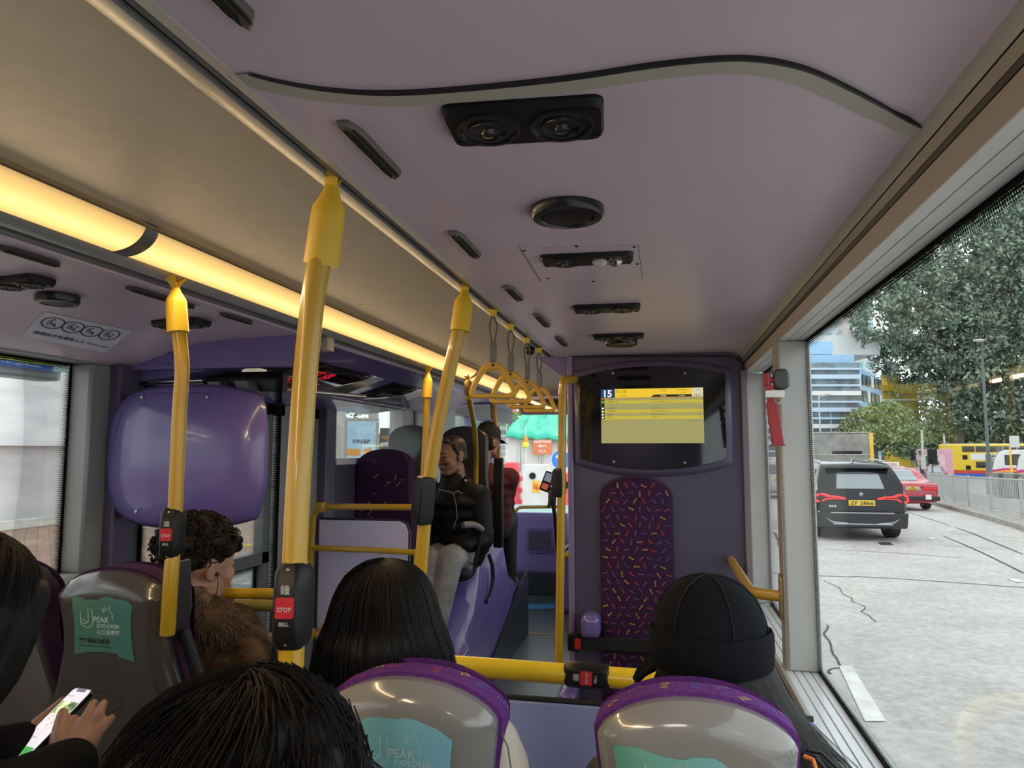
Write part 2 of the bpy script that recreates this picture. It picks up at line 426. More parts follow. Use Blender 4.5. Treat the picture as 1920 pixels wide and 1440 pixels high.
lamp(3.938, YF, 'far short end of the warm light band near the bus front')
for ya, yb in ((-1.0, 1.2), (1.3, 2.5), (2.5, 3.85), (3.97, 5.5)):
    area_lamp('light_band_lamp', (-1.071, (ya+yb)/2, .408), (0, math.radians(-32), 0), .03, (yb-ya), 1.7*(yb-ya), (1, .70, .36))

# --- right wall, pillars, sills, panes
def pane(name, axis, d, u0, u1, v0, v1, frit=True, refl=.07, haze=0., parent=None):
    w, h = abs(u1-u0), abs(v1-v0)
    m = glass_mat('pane_glass', refl=refl, frit=(w, h) if frit else None, haze=haze)
    b = MB(); th = .003
    if axis == 'X': b.bx(d-th, d+th, u0, u1, v0, v1)
    else: b.bx(u0, u1, d-th, d+th, v0, v1)
    o = b.build(name, m, parent, smooth=False)
    uv = o.data.uv_layers.new(name='UVMap'); L = wloc(parent) if parent else Vector((0, 0, 0))
    for p in o.data.polygons:
        for li in p.loop_indices:
            c = o.data.vertices[o.data.loops[li].vertex_index].co+L
            uv.data[li].uv = ((c.y if axis == 'X' else c.x)-u0, c.z-v0)
    return o
SZR = -.625
b = MB(); b.bx(XRi, XR+.03, Y0, 9.0, ZR-.2, SZR-.03); struct(b.build('wall_right', mat('dark_taupe_side_wall', (.11, .085, .105), .3, var=.1, vs=5)))
b = MB()
for x0, x1 in ((.330, .350), (.352, .372), (.374, .396), (.398, XR+.02)): b.bx(x0, x1, Y0, 3.12, SZR-.03, SZR)
struct(b.build('trim_sill_right', mat('pale_aluminium_sill', (.70, .74, .78), .35, metal=.2), bevel=.0015))
b = MB(); b.bx(.318, .331, Y0, 3.12, SZR-.022, SZR+.002); struct(b.build('trim_sill_edge', alu, bevel=.003))
b = MB(); b.bx(XRi, XR+.03, Y0, 9, .325+.04, .60); struct(b.build('wall_right_top', taupe))
b = MB(); b.bx(.338, XR+.01, 2.205, 2.29, SZR, .326); struct(b.build('trim_pillar_right', mat('satin_grey_pillar', (.40, .41, .39), .4, metal=.2, var=.06, vs=7, stretch=(1, 1, .15)), bevel=.006))
b = MB(); b.bx(.334, .339, 2.212, 2.283, SZR, .326); struct(b.build('trim_pillar_side', taupe))
b = MB(); b.bx(.345, XR+.01, 3.12, 3.22, SZR, .326); struct(b.build('trim_pillar_right', alu_rev, bevel=.006))
b = MB(); b.bx(.318, .345, 3.035, 3.20, -1.5, .33); struct(b.build('trim_pillar_liner', mat('grey_violet_liner', (.20, .175, .20), .45), bevel=.004))
struct(pane('window_1', 'X', XR, Y0+.1, 2.215, SZR-.005, .33, refl=.02))
struct(pane('window_2', 'X', XR, 2.275, 3.13, SZR-.005, .33))
struct(pane('window_3', 'X', XR, 3.24, 5.6, SZR-.005, .33))
struct(pane('window_4', 'X', XR, 5.75, 8.9, SZR-.005, .33, frit=False))
b = MB(); b.bx(.35, XR+.01, 5.6, 5.75, SZR, .33); struct(b.build('trim_pillar_right', alu_rev))
# rear bulkhead with its window
b = MB(); b.bx(XL, XR, Y0-.05, Y0, ZR, .6)
struct(b.build('wall_back', dusk_vio))

# --- left wall
b = MB(); b.bx(XL-.03, XLi, Y0, 2.20, ZR-.2, -.45); struct(b.build('wall_left', dusk_vio))
b = MB(); b.bx(XL-.03, XLi, Y0, 2.20, -.45, -.408); struct(b.build('trim_sill_left', alu_rev, bevel=.004))
b = MB(); b.bx(XL-.03, XLi, Y0, 2.20, .297, .345); struct(b.build('trim_lintel_left', alu, bevel=.004))
b = MB(); b.bx(XL-.03, XLi-.003, Y0, 9.0, .345, .60); struct(b.build('wall_left_top', alu_d))
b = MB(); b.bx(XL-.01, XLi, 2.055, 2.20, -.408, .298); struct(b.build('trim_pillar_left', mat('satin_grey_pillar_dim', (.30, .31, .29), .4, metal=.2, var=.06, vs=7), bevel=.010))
struct(pane('window_5', 'X', XL, Y0+.1, 2.06, -.412, .30))
# left bulkhead behind the seats
b = MB(); b.bx(XLi-.03, -1.86, 2.14, 2.24, ZR-.2, .305); struct(b.build('trim_bulkhead_left', dusk_vio, bevel=.008))
b = MB(); b.prism([(-1.90, .288), (-1.175, .288), (-1.175, .40), (-1.30, .40), (-1.46, .395), (-1.58, .387), (-1.66, .371), (-1.74, .343), (-1.80, .323), (-1.86, .310), (-1.90, .307)], 2.20, 2.24, (lambda u, v, w: (u, w, v)))
struct(b.build('wall_header_left', violet, bevel=.002))
# hatch in that header
t = thing('access_hatch', 'small violet access hatch with dark screws under the left ceiling edge', 'hatch', (-1.75, 2.198, .33))
b = MB(); b.prism([(-1.835, .302), (-1.70, .302), (-1.70, .362), (-1.735, .346), (-1.80, .318)], 2.194, 2.20, lambda u, v, w: (u, w, v)); b.build('hatch_lid', violet_gl, t, bevel=.0015)
b = MB()
for x, z in ((-1.71, .308), (-1.71, .347)): b.lathe([(.0035, 0), (.0035, -.002)], (x, 2.194, z), 'Y', 8)
b.build('screws', blk, t)
# lower part of the screen: dark violet panel low down and the glass with dots
b = MB(); b.bx(-1.90, -1.345, 2.30, 2.33, ZF, -.66); struct(b.build('wall_screen_left', dusk_vio, bevel=.004))
struct(pane('window_6', 'Y', 2.315, -1.90, -1.335, -.66, .285, refl=.08))

# --- exit door in the left side, Y 2.35 - 3.9
dm = mat('grey_door_frame', (.135, .145, .15), .42, metal=.2)
dml = mat('pale_door_frame', (.27, .285, .285), .42, metal=.2)
b = MB(); b.bx(XL-.04, XLi, 2.24, 2.34, ZF, .26); b.build('trim_door_post', dm, bevel=.004)['kind'] = 'structure'
dr = bpy.data.objects.new('door_1', None); COL.objects.link(dr); dr['kind'] = 'structure'; dr.location = (XL, 2.34, ZF)
b = MB()
for ya, yb in ((2.345, 2.40), (3.24, 3.31)): b.bx(XL-.02, XL+.03, ya, yb, ZF, .24)
for za, zb in ((ZF, ZF+.09), (-.56, -.50), (.18, .24)): b.bx(XL-.02, XL+.03, 2.345, 3.31, za, zb)
b.build('door_frame', dm, dr, bevel=.003)
pane('door_glass', 'X', XL, 2.40, 3.24, ZF+.09, -.56, frit=True, parent=dr); pane('door_glass', 'X', XL, 2.40, 3.24, -.50, .18, frit=False, parent=dr)
dr2 = bpy.data.objects.new('door_2', None); COL.objects.link(dr2); dr2['kind'] = 'structure'; dr2.location = (XL, 3.36, ZF)
b = MB()
for ya, yb in ((3.36, 3.42), (3.70, 3.80)): b.bx(XL-.02, XL+.03, ya, yb, ZF, .24)
for za, zb in ((ZF, ZF+.09), (.18, .24)): b.bx(XL-.02, XL+.03, 3.36, 3.80, za, zb)
b.build('door_frame', dml, dr2, bevel=.003)
b = MB(); b.bx(XL-.01, XL+.01, 3.42, 3.70, ZF+.09, .18); b.build('door_leaf', dml, dr2)
b = MB(); b.prism(rounded(.16, .62, .05, cx=3.60, cy=-.31), XL+.012, XL+.02, lambda u, v, w: (w, u, v)); b.build('door_plate', white_pl, dr2, bevel=.002)
b = MB(); b.prism(rounded(.17, .63, .055, cx=3.60, cy=-.31), XL+.010, XL+.014, lambda u, v, w: (w, u, v)); b.build('door_seal', rubber, dr2)
b = MB(); b.bx(XL-.04, XLi, 3.80, 3.93, ZF, .33); struct(b.build('trim_door_post', mat('violet_grey_post', (.12, .105, .16), .45), bevel=.006))
b = MB(); b.bx(XL-.03, XLi, 2.24, 3.93, .24, .345); struct(b.build('trim_door_header', dm))
# --- left wall ahead of the door, with its high window
b = MB(); b.bx(XL-.03, XLi, 3.93, 5.75, ZF, -.085); struct(b.build('wall_left_front', mat('dark_slate_violet_wall', (.07, .062, .095), .45, var=.1, vs=4)))
b = MB(); b.bx(XL-.03, XLi+.005, 3.93, 5.35, -.085, -.045); struct(b.build('trim_sill_left', white_pl, bevel=.004))
b = MB(); b.bx(XL-.03, XLi, 3.93, 5.75, .315, .345); b.bx(XL-.03, XLi, 5.04, 5.75, -.045, .315); struct(b.build('trim_lintel_left', alu, bevel=.004))
b = MB(); b.bx(XLi-.005, XLi+.012, 5.27, 5.33, -.085, .335); struct(b.build('trim_post_left', alu_d, bevel=.003))
struct(pane('window_7', 'X', XL, 3.93, 5.05, -.05, .32, frit=False))
# --- front doorway and nose of the bus
b = MB(); b.bx(XL-.03, XLi, 5.75, 6.4, ZF, .60); struct(b.build('wall_left_front', alu))
dr3 = bpy.data.objects.new('door_3', None); COL.objects.link(dr3); dr3['kind'] = 'structure'; dr3.location = (XL, 6.4, ZF)
b = MB()
for ya, yb in ((6.42, 6.50), (7.05, 7.11), (7.14, 7.20), (7.80, 7.88)): b.bx(XL-.02, XL+.03, ya, yb, ZF, .55)
for za, zb in ((ZF, ZF+.1), (.45, .55)): b.bx(XL-.02, XL+.03, 6.42, 7.88, za, zb)
b.build('door_frame', pale_vio, dr3, bevel=.003); pane('door_glass', 'X', XL, 6.45, 7.85, ZF+.1, .46, frit=False, parent=dr3)
b = MB(); b.bx(XL-.03, XLi, 7.88, 8.05, ZF, .60); b.bx(XL-.03, XLi, 8.05, 9.0, ZF, -.7); struct(b.build('wall_left_nose', pale_vio))
struct(pane('window_8', 'X', XL, 8.05, 8.95, -.7, .60, frit=False))
struct(pane('window_9', 'Y', 9.0, XL, XR, -.75, .62, frit=False, refl=.05))
b = MB(); b.bx(XL, XR, 8.96, 9.02, ZF, -.72); struct(b.build('wall_front', pale_vio))
b = MB(); b.bx(XL-.03, XR+.03, Y0, 9.1, .66, .70); struct(b.build('ceiling_roof_skin', alu_rev))
ng = mat('glossy_white_nose_lining', (.56, .54, .58), .12, coat=.8, var=.1, vs=2)
struct(ext([(XLi, .50), (-1.5, .545), (-.8, .56), (XR, .55)], YF+.02, 9.0, 'ceiling_nose', ng, .02))
# glossy header step between the flat ceiling and the nose
b = MB(); b.grid([[(x, YF, .395) for x in (-1.9, -1.5, -1.05)], [(x, YF+.12, .42) for x in (-1.9, -1.5, -1.05)], [(x, YF+.2, .56) for x in (-1.9, -1.5, -1.05)]]); o = b.build('trim_header_step', violet); so = o.modifiers.new('t', 'SOLIDIFY'); so.thickness = .02; struct(o)
b = MB(); b.bx(-1.05, XR, YF, YF+.05, .43, .56); struct(b.build('trim_header_front', violet))

# --- bulkhead ahead of the wheelchair bay, with a screen and a fabric pad
b = MB()
# solid with a screen recess: frame built round the opening
Yb = 3.05
b.prism([(-.385, ZF), (XRi, ZF), (XRi, .36), (.30, .395), (-.385, .41)], Yb, Yb+.30, lambda u, v, w: (u, w, v))
struct(b.build('wall_bulkhead', mat('blue_violet_bulkhead', (.078, .070, .125), .42, var=.05, vs=3), bevel=.012, seg=3))
b = MB(); b.prism([(-.385, .30), (-.385, .415), (-.56, .415)], Yb+.02, Yb+.20, lambda u, v, w: (u, w, v)); struct(b.build('trim_bulkhead_gusset', violet, bevel=.004))
b = MB(); b.prism([(-.40, ZF), (-.375, ZF), (-.375, .41), (-.40, .41)], Yb-.012, Yb+.03, lambda u, v, w: (u, w, v)); struct(b.build('trim_bulkhead_edge', mat('violet_edge_trim', (.22, .18, .30), .35), bevel=.006))
# ================================================================== SCREEN, PAD, BELT ON THE BULKHEAD
Yb = 3.05
def bul(u, v, w=0): return (u, Yb+w, v)
t = thing('passenger_screen', 'black framed passenger information screen showing route 15 on violet bulkhead', 'screen', (-.05, Yb, .14))
# outline of the unit: arched top, bowed bottom
cx, hw = -.045, .302
def unit_poly(gr=0.):
    top = [(hw*k, .353-.040*abs(k)**2.2) for k in [1-i/10 for i in range(0, 21)]]
    bot = [(hw*.985*k, -.078+.045*abs(k)**2.2) for k in [-1+i/10 for i in range(0, 21)]]
    P = [(cx+x*(1+gr/hw), .137+(z-.137)*(1+gr/.2)) for x, z in top]+[(cx+x*(1+gr/hw), .137+(z-.137)*(1+gr/.2)) for x, z in bot]
    return P
surr = mat('violet_surround', (.10, .085, .155), .35)
b = MB(); b.loft([[bul(u, v, 0) for u, v in unit_poly(.030)], [bul(u, v, -.020) for u, v in unit_poly(.020)], [bul(u, v, -.030) for u, v in unit_poly(.006)]]); b.build('surround', surr, t, angle=60)
b = MB(); b.prism(unit_poly(0), -.032, -.036, bul); b.build('front_cover', blk_gl, t, bevel=.0015)
b = MB()
for x, y in ((1149, 700), (1284, 700), (1151, 866), (1284, 868)):
    p = at(x, y, Y=Yb-.037); b.lathe([(.0055, 0), (.0055, -.003), (.002, -.004)], (p.x, Yb-.036, p.z), 'Y', 12)
b.build('screws', screw, t)
# the lit display
E_ = Yb-.0375
def em(name, c, s=1.): return mat(name, (0.02, .02, .02), .6, emit=c, es=s)
e_bg = em('display_pale_gold', (.47, .43, .16), .75); e_y = em('display_yellow', (.90, .60, .03), .95); e_y2 = em('display_row_yellow', (.62, .50, .05), .9)
e_nv = em('display_navy', (.012, .05, .16), .9); e_w = em('display_white', (.95, .95, .85), 1.); e_k = em('display_black', (.015, .015, .01), .5)
e_rd = em('display_red', (.85, .12, .03), .8); e_gr = em('display_green', (.1, .6, .12), .8); e_lt = em('display_cream', (.75, .72, .45), .9); e_dt = em('display_dark_text', (.13, .11, .03), .7)
x0, x1, z0, z1 = -.253, .166, .031, .259
b = MB(); b.bx(x0, x1, E_, E_+.001, z0, z1); d = b.build('display', e_bg, t, smooth=False)
sw, sh = x1-x0, z1-z0
def scr(px, py):   # pixel of the 4x zoom of the display -> point
    return x0+(px-432)/(1170-432)*sw, z1-(py-360)/(765-360)*sh
def srect(name, pxa, pya, pxb, pyb, m, lay):
    a = scr(pxa, pya); c = scr(pxb, pyb); b = MB(); b.bx(a[0], c[0], E_-.0002*lay-.0002, E_-.0002*lay, c[1], a[1]); return b.build(name, m, d, smooth=False)
srect('header_band', 432, 360, 1090, 425, e_y, 1); srect('route_box', 432, 360, 536, 425, e_nv, 2); srect('clock_box', 1090, 360, 1170, 425, e_lt, 2)
b = MB(); b.prism([scr(795, 424), scr(822, 407), scr(1090, 407), scr(1090, 424)], E_-.0007, E_-.0005, lambda u, v, w: (u, w, v)); b.build('serving_band', e_k, d)
srect('red_rule', 560, 425, 1168, 428, e_rd, 3)
b = MB()
for ya, yb in ((447, 470), (515, 540), (562, 588)):
    a = scr(458, ya); c = scr(1168, yb); b.bx(a[0], c[0], E_-.0005, E_-.0003, c[1], a[1])
b.build('row_bands', e_y2, d, smooth=False)
srect('stop_column', 434, 428, 458, 586, e_k, 2)
b = MB(); fn = lambda u, v: (u, E_-.0009, v)
write(b, '15', fn, scr(484, 394), h=.030, bold=.025); b.build('lettering', e_w, d)
def wr1(s_, c_, h, m): b = MB(); write(b, s_, fn, c_, h=h); b.build('lettering', m, d)
wr1('往 山頂', scr(580, 380), .0125, e_dt); wr1('to The Peak', scr(590, 412), .0055, e_dt)
for i, (a, c_) in enumerate((('花園道', 'Cotton Tree'), ('聖若瑟小學', "St. Joseph's Primary School"), (None, None), ('司徒拔道', 'Stubbs Road'), ('山頂警署', 'The Peak Police Station'), ('僑福道', 'Mount Austin Road'), ('山頂', 'The Peak'))):
    if not a: continue
    y = (438, 459, 0, 505, 528, 551, 573)[i]
    for s_, xx in ((a, 478), (c_, 797)):
        V, F = text_geo(s_, 1, align='LEFT'); h = .0085 if s_ == a else .0072; q = scr(xx, y); b = MB()
        b.add([fn(q[0]+x*h, q[1]+z*h) for x, z, _ in V], F); b.build('lettering', e_dt, d)
for s_, xx, yy, h in (('14', 1145, 508, .006), ('15', 1145, 530, .006), ('20', 1145, 553, .006), ('21', 1145, 576, .006), ('預計到站時間 (min)', 1100, 604, .006), ('車務監', 888, 375, .006), ('司機號碼 職員號碼', 1020, 375, .0045), ('GC1726', 1030, 395, .0045), ('五月廿五', 1135, 376, .0045), ('16:51', 1133, 412, .010)):
    wr1(s_, scr(xx, yy), h, e_dt)
wr1('為您服務', scr(888, 416), .0055, e_w); wr1('is serving you', scr(1018, 416), .0042, e_w)
for y in (505, 528, 551, 573): b = MB(); b.prism([p for p in circle2(scr(445, y), .0042, 14)][:-1], E_-.0012, E_-.0009, lambda u, v, w: (u, w, v)); b.build('stop_mark', e_w, d)
b = MB(); b.prism(circle2(scr(445, 458), .0055, 14)[:-1], E_-.0013, E_-.0010, lambda u, v, w: (u, w, v)); b.build('stop_mark', e_gr, d)
b = MB(); b.prism([scr(434, 430), scr(456, 430), scr(445, 446)], E_-.0013, E_-.0010, lambda u, v, w: (u, w, v)); b.build('stop_mark', e_rd, d)

# fabric marks: little zig-zag threads
def zigzag(b, fn, c, ang, L=.018, A=.0035, w=.0018, n=6):
    pts = []
    for i in range(n+1): x = -L/2+L*i/n; y = A*(1 if i % 2 else -1); pts.append((c[0]+x*math.cos(ang)-y*math.sin(ang), c[1]+x*math.sin(ang)+y*math.cos(ang)))
    ribbon(b, pts, w, fn)
# pad
p_l, p_r, p_t = at(1127, 1000, Y=Yb).x, at(1261, 1000, Y=Yb).x, at(1190, 895, Y=Yb).z
pw = p_r-p_l; pc = (p_l+p_r)/2
pb = -1.12
t = thing('backrest_pad', 'tall rounded purple patterned backrest pad on violet bulkhead below the screen', 'backrest', (pc, Yb, pb))
pol = [(pc+pw/2*x, z) for x, z in [(1, pb), (1, p_t-.09)]+[(math.cos(a), p_t-.09+.09*math.sin(a)) for a in [PI/2*k/8 for k in range(1, 9)]]+[(-math.cos(a), p_t-.09+.09*math.sin(a)) for a in [PI/2*(8-k)/8 for k in range(1, 9)]]+[(-1, p_t-.09), (-1, pb)]]
def sc(P, k, cx, cz): return [(cx+(x-cx)*k, cz+(z-cz)*k) for x, z in P]
cz = (pb+p_t)/2
b = MB(); b.loft([[bul(u, v, w) for u, v in sc(pol, k, pc, cz)] for k, w in ((1.0, 0), (1.0, -.018), (.985, -.03), (.95, -.036))])
b.mi = 0
rnd = random.Random(5); fn = lambda u, v: (u, Yb-.0368, v)
r = 0; z = pb+.02
while z < p_t-.02:
    x = p_l+.016+(.018 if r % 2 else 0); k = 0
    while x < p_r-.012:
        dx, dz = x+rnd.uniform(-.003, .003), z+rnd.uniform(-.003, .003)
        inside = dz < p_t-.095 or ((dx-pc)/(pw/2-.012))**2+((dz-(p_t-.09))/.078)**2 < 1
        if inside:
            b.mi = (1, 2, 4, 3, 1, 2, 4)[(k+r*3) % 7] if rnd.random() < .9 else 4
            zigzag(b, fn, (dx, dz), rnd.choice([.2, .9, 1.5, 2.2, 2.8])+rnd.uniform(-.2, .2), L=.022, A=.0028, w=.0022)
        x += .037; k += 1
    z += .033; r += 1
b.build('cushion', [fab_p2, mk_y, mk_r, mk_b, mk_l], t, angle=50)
b = MB(); b.prism(sc(pol, 1.025, pc, cz), -.004, 0, bul); b.build('piping', mat('dark_plum_piping', (.05, .02, .06), .6), t)
# belt with buckle and the folded arm
t = thing('wheelchair_belt', 'black wheelchair belt with red buckle strapped across the purple pad', 'belt', (-.38, Yb-.05, -.70))
bz = at(1150, 1208, Y=Yb-.05).z
b = MB(); b.bx(-.365, .34, Yb-.052, Yb-.046, bz-.027, bz+.027); b.build('strap', rubber, t, bevel=.002)
b = MB(); b.bx(-.40, -.350, Yb-.072, Yb-.04, bz-.033, bz+.038); b.build('buckle', blk, t, bevel=.008)
q = at(1083, 1200, Y=Yb-.075); b = MB(); b.bx(q.x-.012, q.x+.013, Yb-.080, Yb-.07, bz-.022, bz+.022); b.build('release_button', red_bt, t, bevel=.003)
q0 = at(1090, 1150, Y=Yb-.07); q1 = at(1127, 1215, Y=Yb-.07)
b = MB(); b.bx(q0.x, q1.x, Yb-.115, Yb-.001, bz+.03, q0.z); o = b.build('folded_armrest', violet_gl, bevel=.025, seg=4); tag(o, 'small violet folded armrest block above the belt buckle', 'armrest')
q0 = at(1047, 1290, Y=Yb-.1); q1 = at(1080, 1318, Y=Yb-.1)
b = MB(); b.bx(q0.x, q1.x+.01, Yb-.16, Yb-.01, -1.3, q0.z); o = b.build('lower_bracket', violet_gl, bevel=.02, seg=3); tag(o, 'small violet bracket block low on bulkhead beneath the yellow rail', 'bracket')
# notice on the right pillar liner
# ------------------------------------------------------------------ modesty panel and the yellow rail in front of the near seats
Ym = 1.80
b = MB(); b.bx(-.46, XRi-.008, Ym-.012, Ym+.012, -1.40, -.618); o = b.build('modesty_screen', mat('pale_blue_violet_panel', (.47, .54, 1.0), .4, var=.03, vs=4), bevel=.004)
tag(o, 'pale violet modesty panel below the yellow rail in front of near seats', 'panel')

b = MB(); b.tube([(-.46, 1.80, -.614), (.325, 1.80, -.614)], .008, 8); b.build('top_seal', rubber, o)
# ================================================================== POLES
def bell(b_parent, c, ax, up, L=.118, W_=.045, D=.040, r=.019, text=True, face=None):
    """bell-push clamped on a pole: c centre on the pole axis, up pole direction, face the outward normal of the push"""
    up = Vector(up).normalized(); fz = Vector(face).normalized(); fz = (fz-up*fz.dot(up)).normalized(); sx = up.cross(fz)
    def T(x, y, z): return tuple(Vector(c)+sx*x+up*y+fz*z)     # x across, y along, z outward
    b = MB(); h = L/2; w = W_/2
    prof = [(-h, w*.72, -.019, .017), (-h*.78, w, -.021, D*.62), (-h*.35, w, -.022, D*.72), (h*.35, w, -.022, D*.72), (h*.78, w, -.021, D*.60), (h, w*.72, -.019, .017)]
    rings = []
    for y, ww, zb, zf in prof:
        rings.append([T(-ww, y, zb), T(ww, y, zb), T(ww, y, zf*.55), T(ww*.62, y, zf), T(-ww*.62, y, zf), T(-ww, y, zf*.55)])
    b.loft(rings); o = b.build('bell_box', blk, b_parent, bevel=.003)
    zf = D*.72
    b = MB(); b.prism(rounded(W_*.58, .028, .003), zf-.002, zf+.0015, T); bt = b.build('push_button', red_bt, o)
    b = MB(); write(b, 'STOP', lambda u, v: T(u, v, zf+.0018), (0, -.002), w=W_*.44, bold=.02)
    write(b, 'BELL', lambda u, v: T(u, v, zf+.0006), (0, -.0215), w=W_*.32, bold=.02)
    write(b, '鐘', lambda u, v: T(u, v, zf+.0006), (0, .0245), w=W_*.30, bold=.01)
    b.build('lettering', grey_p, o)
    b = MB()
    for y in (h*.84, -h*.84): p = T(0, y, D*.50); b.ell(p, (.0035, .0035, .0035), 8, 6)
    b.build('screw', screw, o)
    return o
def pole(label, top, pts, sl, r=.018, bell_at=None, bell_face=(0, -1, 0), slim=False, group=None, sleeve_m=None, r_s=1.42):
    """top bracket in the rail slot, tapered moulded sleeve, bent tube"""
    t = thing('grab_pole', label, 'pole', tuple(pts[-1]), group)
    P = [Vector(p) for p in pts]
    d0 = (P[1]-P[0]).normalized()
    path = smooth_path(P, .10, 6)
    b = MB(); b.tube(path, r, 20); b.build('tube', yel, t)
    # sleeve : forked ears, cone, barrel
    s0 = Vector(top); dd = (P[0]-s0).normalized(); Ls = sl
    sm = sleeve_m or yel_pl
    bar0 = s0+dd*(Ls*.42); bar1 = s0+dd*Ls
    b = MB(); b.tube([s0+dd*(Ls*.20), s0+dd*(Ls*.30), bar0, bar0+dd*.01, bar1-dd*.004, bar1], [r*.55, r*.85, r*r_s*.96, r*r_s, r*r_s*1.04, r*r_s*1.04], 22)
    b.build('sleeve', sm, t)
    b = MB()
    for s in (-1, 1):
        fw = Vector((0, 1, 0))
        a = s0+dd*(Ls*.24); e = s0+fw*(s*r*1.35)
        ring = []
        for k in range(7):
            u = k/6; p = a*(1-u)+e*u; p = p+fw*(s*r*.25*math.sin(PI*u)*-1.2); wd = r*(.55+.5*u**2); ring.append([(p.x-wd, p.y-.002*1, p.z), (p.x+wd, p.y-.002, p.z), (p.x+wd*.8, p.y+s*.005, p.z+.001), (p.x-wd*.8, p.y+s*.005, p.z+.001)])
        b.loft(ring)
    b.build('fork_bracket', sm, t)
    b = MB(); b.lathe([(.006, 0), (.006, -.012), (.004, -.014)], (s0.x, s0.y, s0.z+.012), 'Z', 10); b.build('bolt', screw, t)
    if bell_at: bell(t, bell_at[0], None, bell_at[1], face=bell_face, r=r)
    return t
PX = -.478
tp = at(628, 312, X=PX)
bp_ = [at(607, 460, d=1.085), at(588, 545, d=1.075), at(572, 700, d=1.06), at(556, 960, d=1.02), at(546, 1240, d=.99)]
low = bp_[-1]+(bp_[-1]-bp_[-2]).normalized()*.85; low.z = ZR
bp_ = [Vector(tp)+(bp_[0]-Vector(tp))*.72]+bp_[1:]+[low]
mid = at(547, 1134, d=1.0); d_ = (bp_[-2]-bp_[-3])
pole('thick yellow pole nearest the viewer with a STOP bell box facing back', tp, bp_, .150, r=.0178, bell_at=(at(549, 1134, d=1.0), -(d_)), bell_face=(.12, -1, .05))
# left pole
tl = at(328, 520, Z=.408)
lp = [at(333, 612, d=1.66), at(343, 690, d=1.66), at(337, 760, d=1.66), at(327, 1000, d=1.64), at(320, 1090, d=1.62)]
lp[0] = Vector(tl)+(lp[0]-Vector(tl))*.72
pole('slim yellow pole in front of the rounded violet panel, rising from the grey seat handle', tl, lp+[lp[-1]+Vector((-.01, .01, -.12))], .135, r=.0165, bell_at=(at(323, 1000, d=1.64), lp[-3]-lp[-1]), bell_face=(.2, -1, .1))
# third, leaning
t3 = at(874, 527, X=PX)
p3 = [at(864, 610, Y=1.69), at(855, 640, Y=1.69), at(820, 800, Y=1.70), at(800, 930, Y=1.71), at(784, 1130, Y=1.72)]
p3[0] = Vector(t3)+(p3[0]-Vector(t3))*.8
l3 = p3[-1]+(p3[-1]-p3[-2]).normalized()*.62
pole('leaning yellow pole with a black bell box in front of the man in black', t3, p3+[l3], .130, r=.0168, bell_at=(at(793, 938, Y=1.70), p3[-2]-p3[-1]), bell_face=(-1, .75, 0))
t4 = at(803, 688, Z=.408)
p4 = [at(801, 730, d=3.45), at(799, 800, d=3.42), at(793, 930, d=3.38), at(789, 1030, d=3.35)]
pole('slim straight yellow pole partly behind the leaning pole', t4, p4+[p4[-1]+Vector((0, 0, -.4))], .155, r=.0165)
t5 = at(877, 706, Z=.408)
p5 = [at(879, 750, d=3.72), at(884, 790, d=3.72), at(890, 820, d=3.70), at(893, 868, d=3.70)]
t = pole('slim kinked yellow pole above the seated man in black, with a darker sleeve', at(877, 706, Z=.408), [at(879, 745, d=4.1), at(890, 800, d=4.5), at(893, 862, d=4.86), at(891, 990, d=4.92)], .16, r=.0165, sleeve_m=mat('dull_ochre_sleeve', (.36, .24, .06), .45))
t = pole('farthest kinked ochre pole beside the black capped person', at(923, 738, Z=.42), [at(926, 775, d=5.3), at(931, 805, d=5.35), at(935, 850, d=5.4), at(934, 880, d=5.4)], .20, r=.0165, sleeve_m=mat('dull_ochre_sleeve_far', (.36, .24, .06), .45), )
# pole at the bulkhead's corner, bent over at the top
t = thing('grab_pole', 'upright yellow pole bending over into the violet bulkhead corner', 'pole', tuple(at(1048, 1262, Y=2.93)))
pp = smooth_path([at(1082, 711, Y=3.05), at(1057, 712, Y=2.93), at(1055, 730, Y=2.93), at(1053, 900, Y=2.93), at(1048, 1262, Y=2.93), at(1078, 1272, Y=3.06)], .05, 6)
b = MB(); b.tube(pp, .0172, 20); b.build('tube', yel, t)
b = MB(); b.lathe([(.024, 0), (.024, -.006)], tuple(at(1084, 1272, Y=Yb)), 'Y', 16); b.build('flange', yel, t)
q = at(1048, 905, Y=2.93); bell(t, tuple(q), None, (0, 0, 1), face=(-1, .5, 0))
b = MB(); q = at(1034, 925, Y=2.93); b.chain([((q.x, q.y, q.z), .014), ((q.x-.004, q.y, q.z-.03), .010), ((q.x-.012, q.y, q.z-.055), .006)]); b.chain([((q.x+.01, q.y, q.z-.01), .010), ((q.x+.012, q.y, q.z-.062), .005)]); b.build('loose_cable', rubber, t)

# ------------------------------------------------------------------ horizontal rail with bell over the modesty panel
t = thing('grab_rail', 'horizontal yellow rail with a STOP bell box in front of the black hatted passenger', 'handrail', (-.06, 1.78, -.565))
a, c = at(838, 1246, Y=1.78), at(1225, 1274, Y=1.76); e_ = (c-a).normalized()
a = a-e_*.32; c2 = Vector((.215, c.y, c.z-.005)); c3 = Vector((.225, 1.79, ZR))
b = MB(); b.tube(smooth_path([a, c2, c3], .09, 6), .0245, 20); b.build('tube', mat('bright_yellow_enamel', (.86, .58, .02), .3, coat=.3), t)
q = at(1102, 1266, Y=1.775); bb_ = bell(t, tuple(q), None, (-1, 0, 0.03), L=.120, face=(0, -1, .1), r=.025, D=.052, W_=.054)
b = MB()
for x in (-.80,): b.tube([(x, 1.79, a.z-.01), (x, 1.795, ZR)], .012, 10)
b.build('support', alu_d, t)
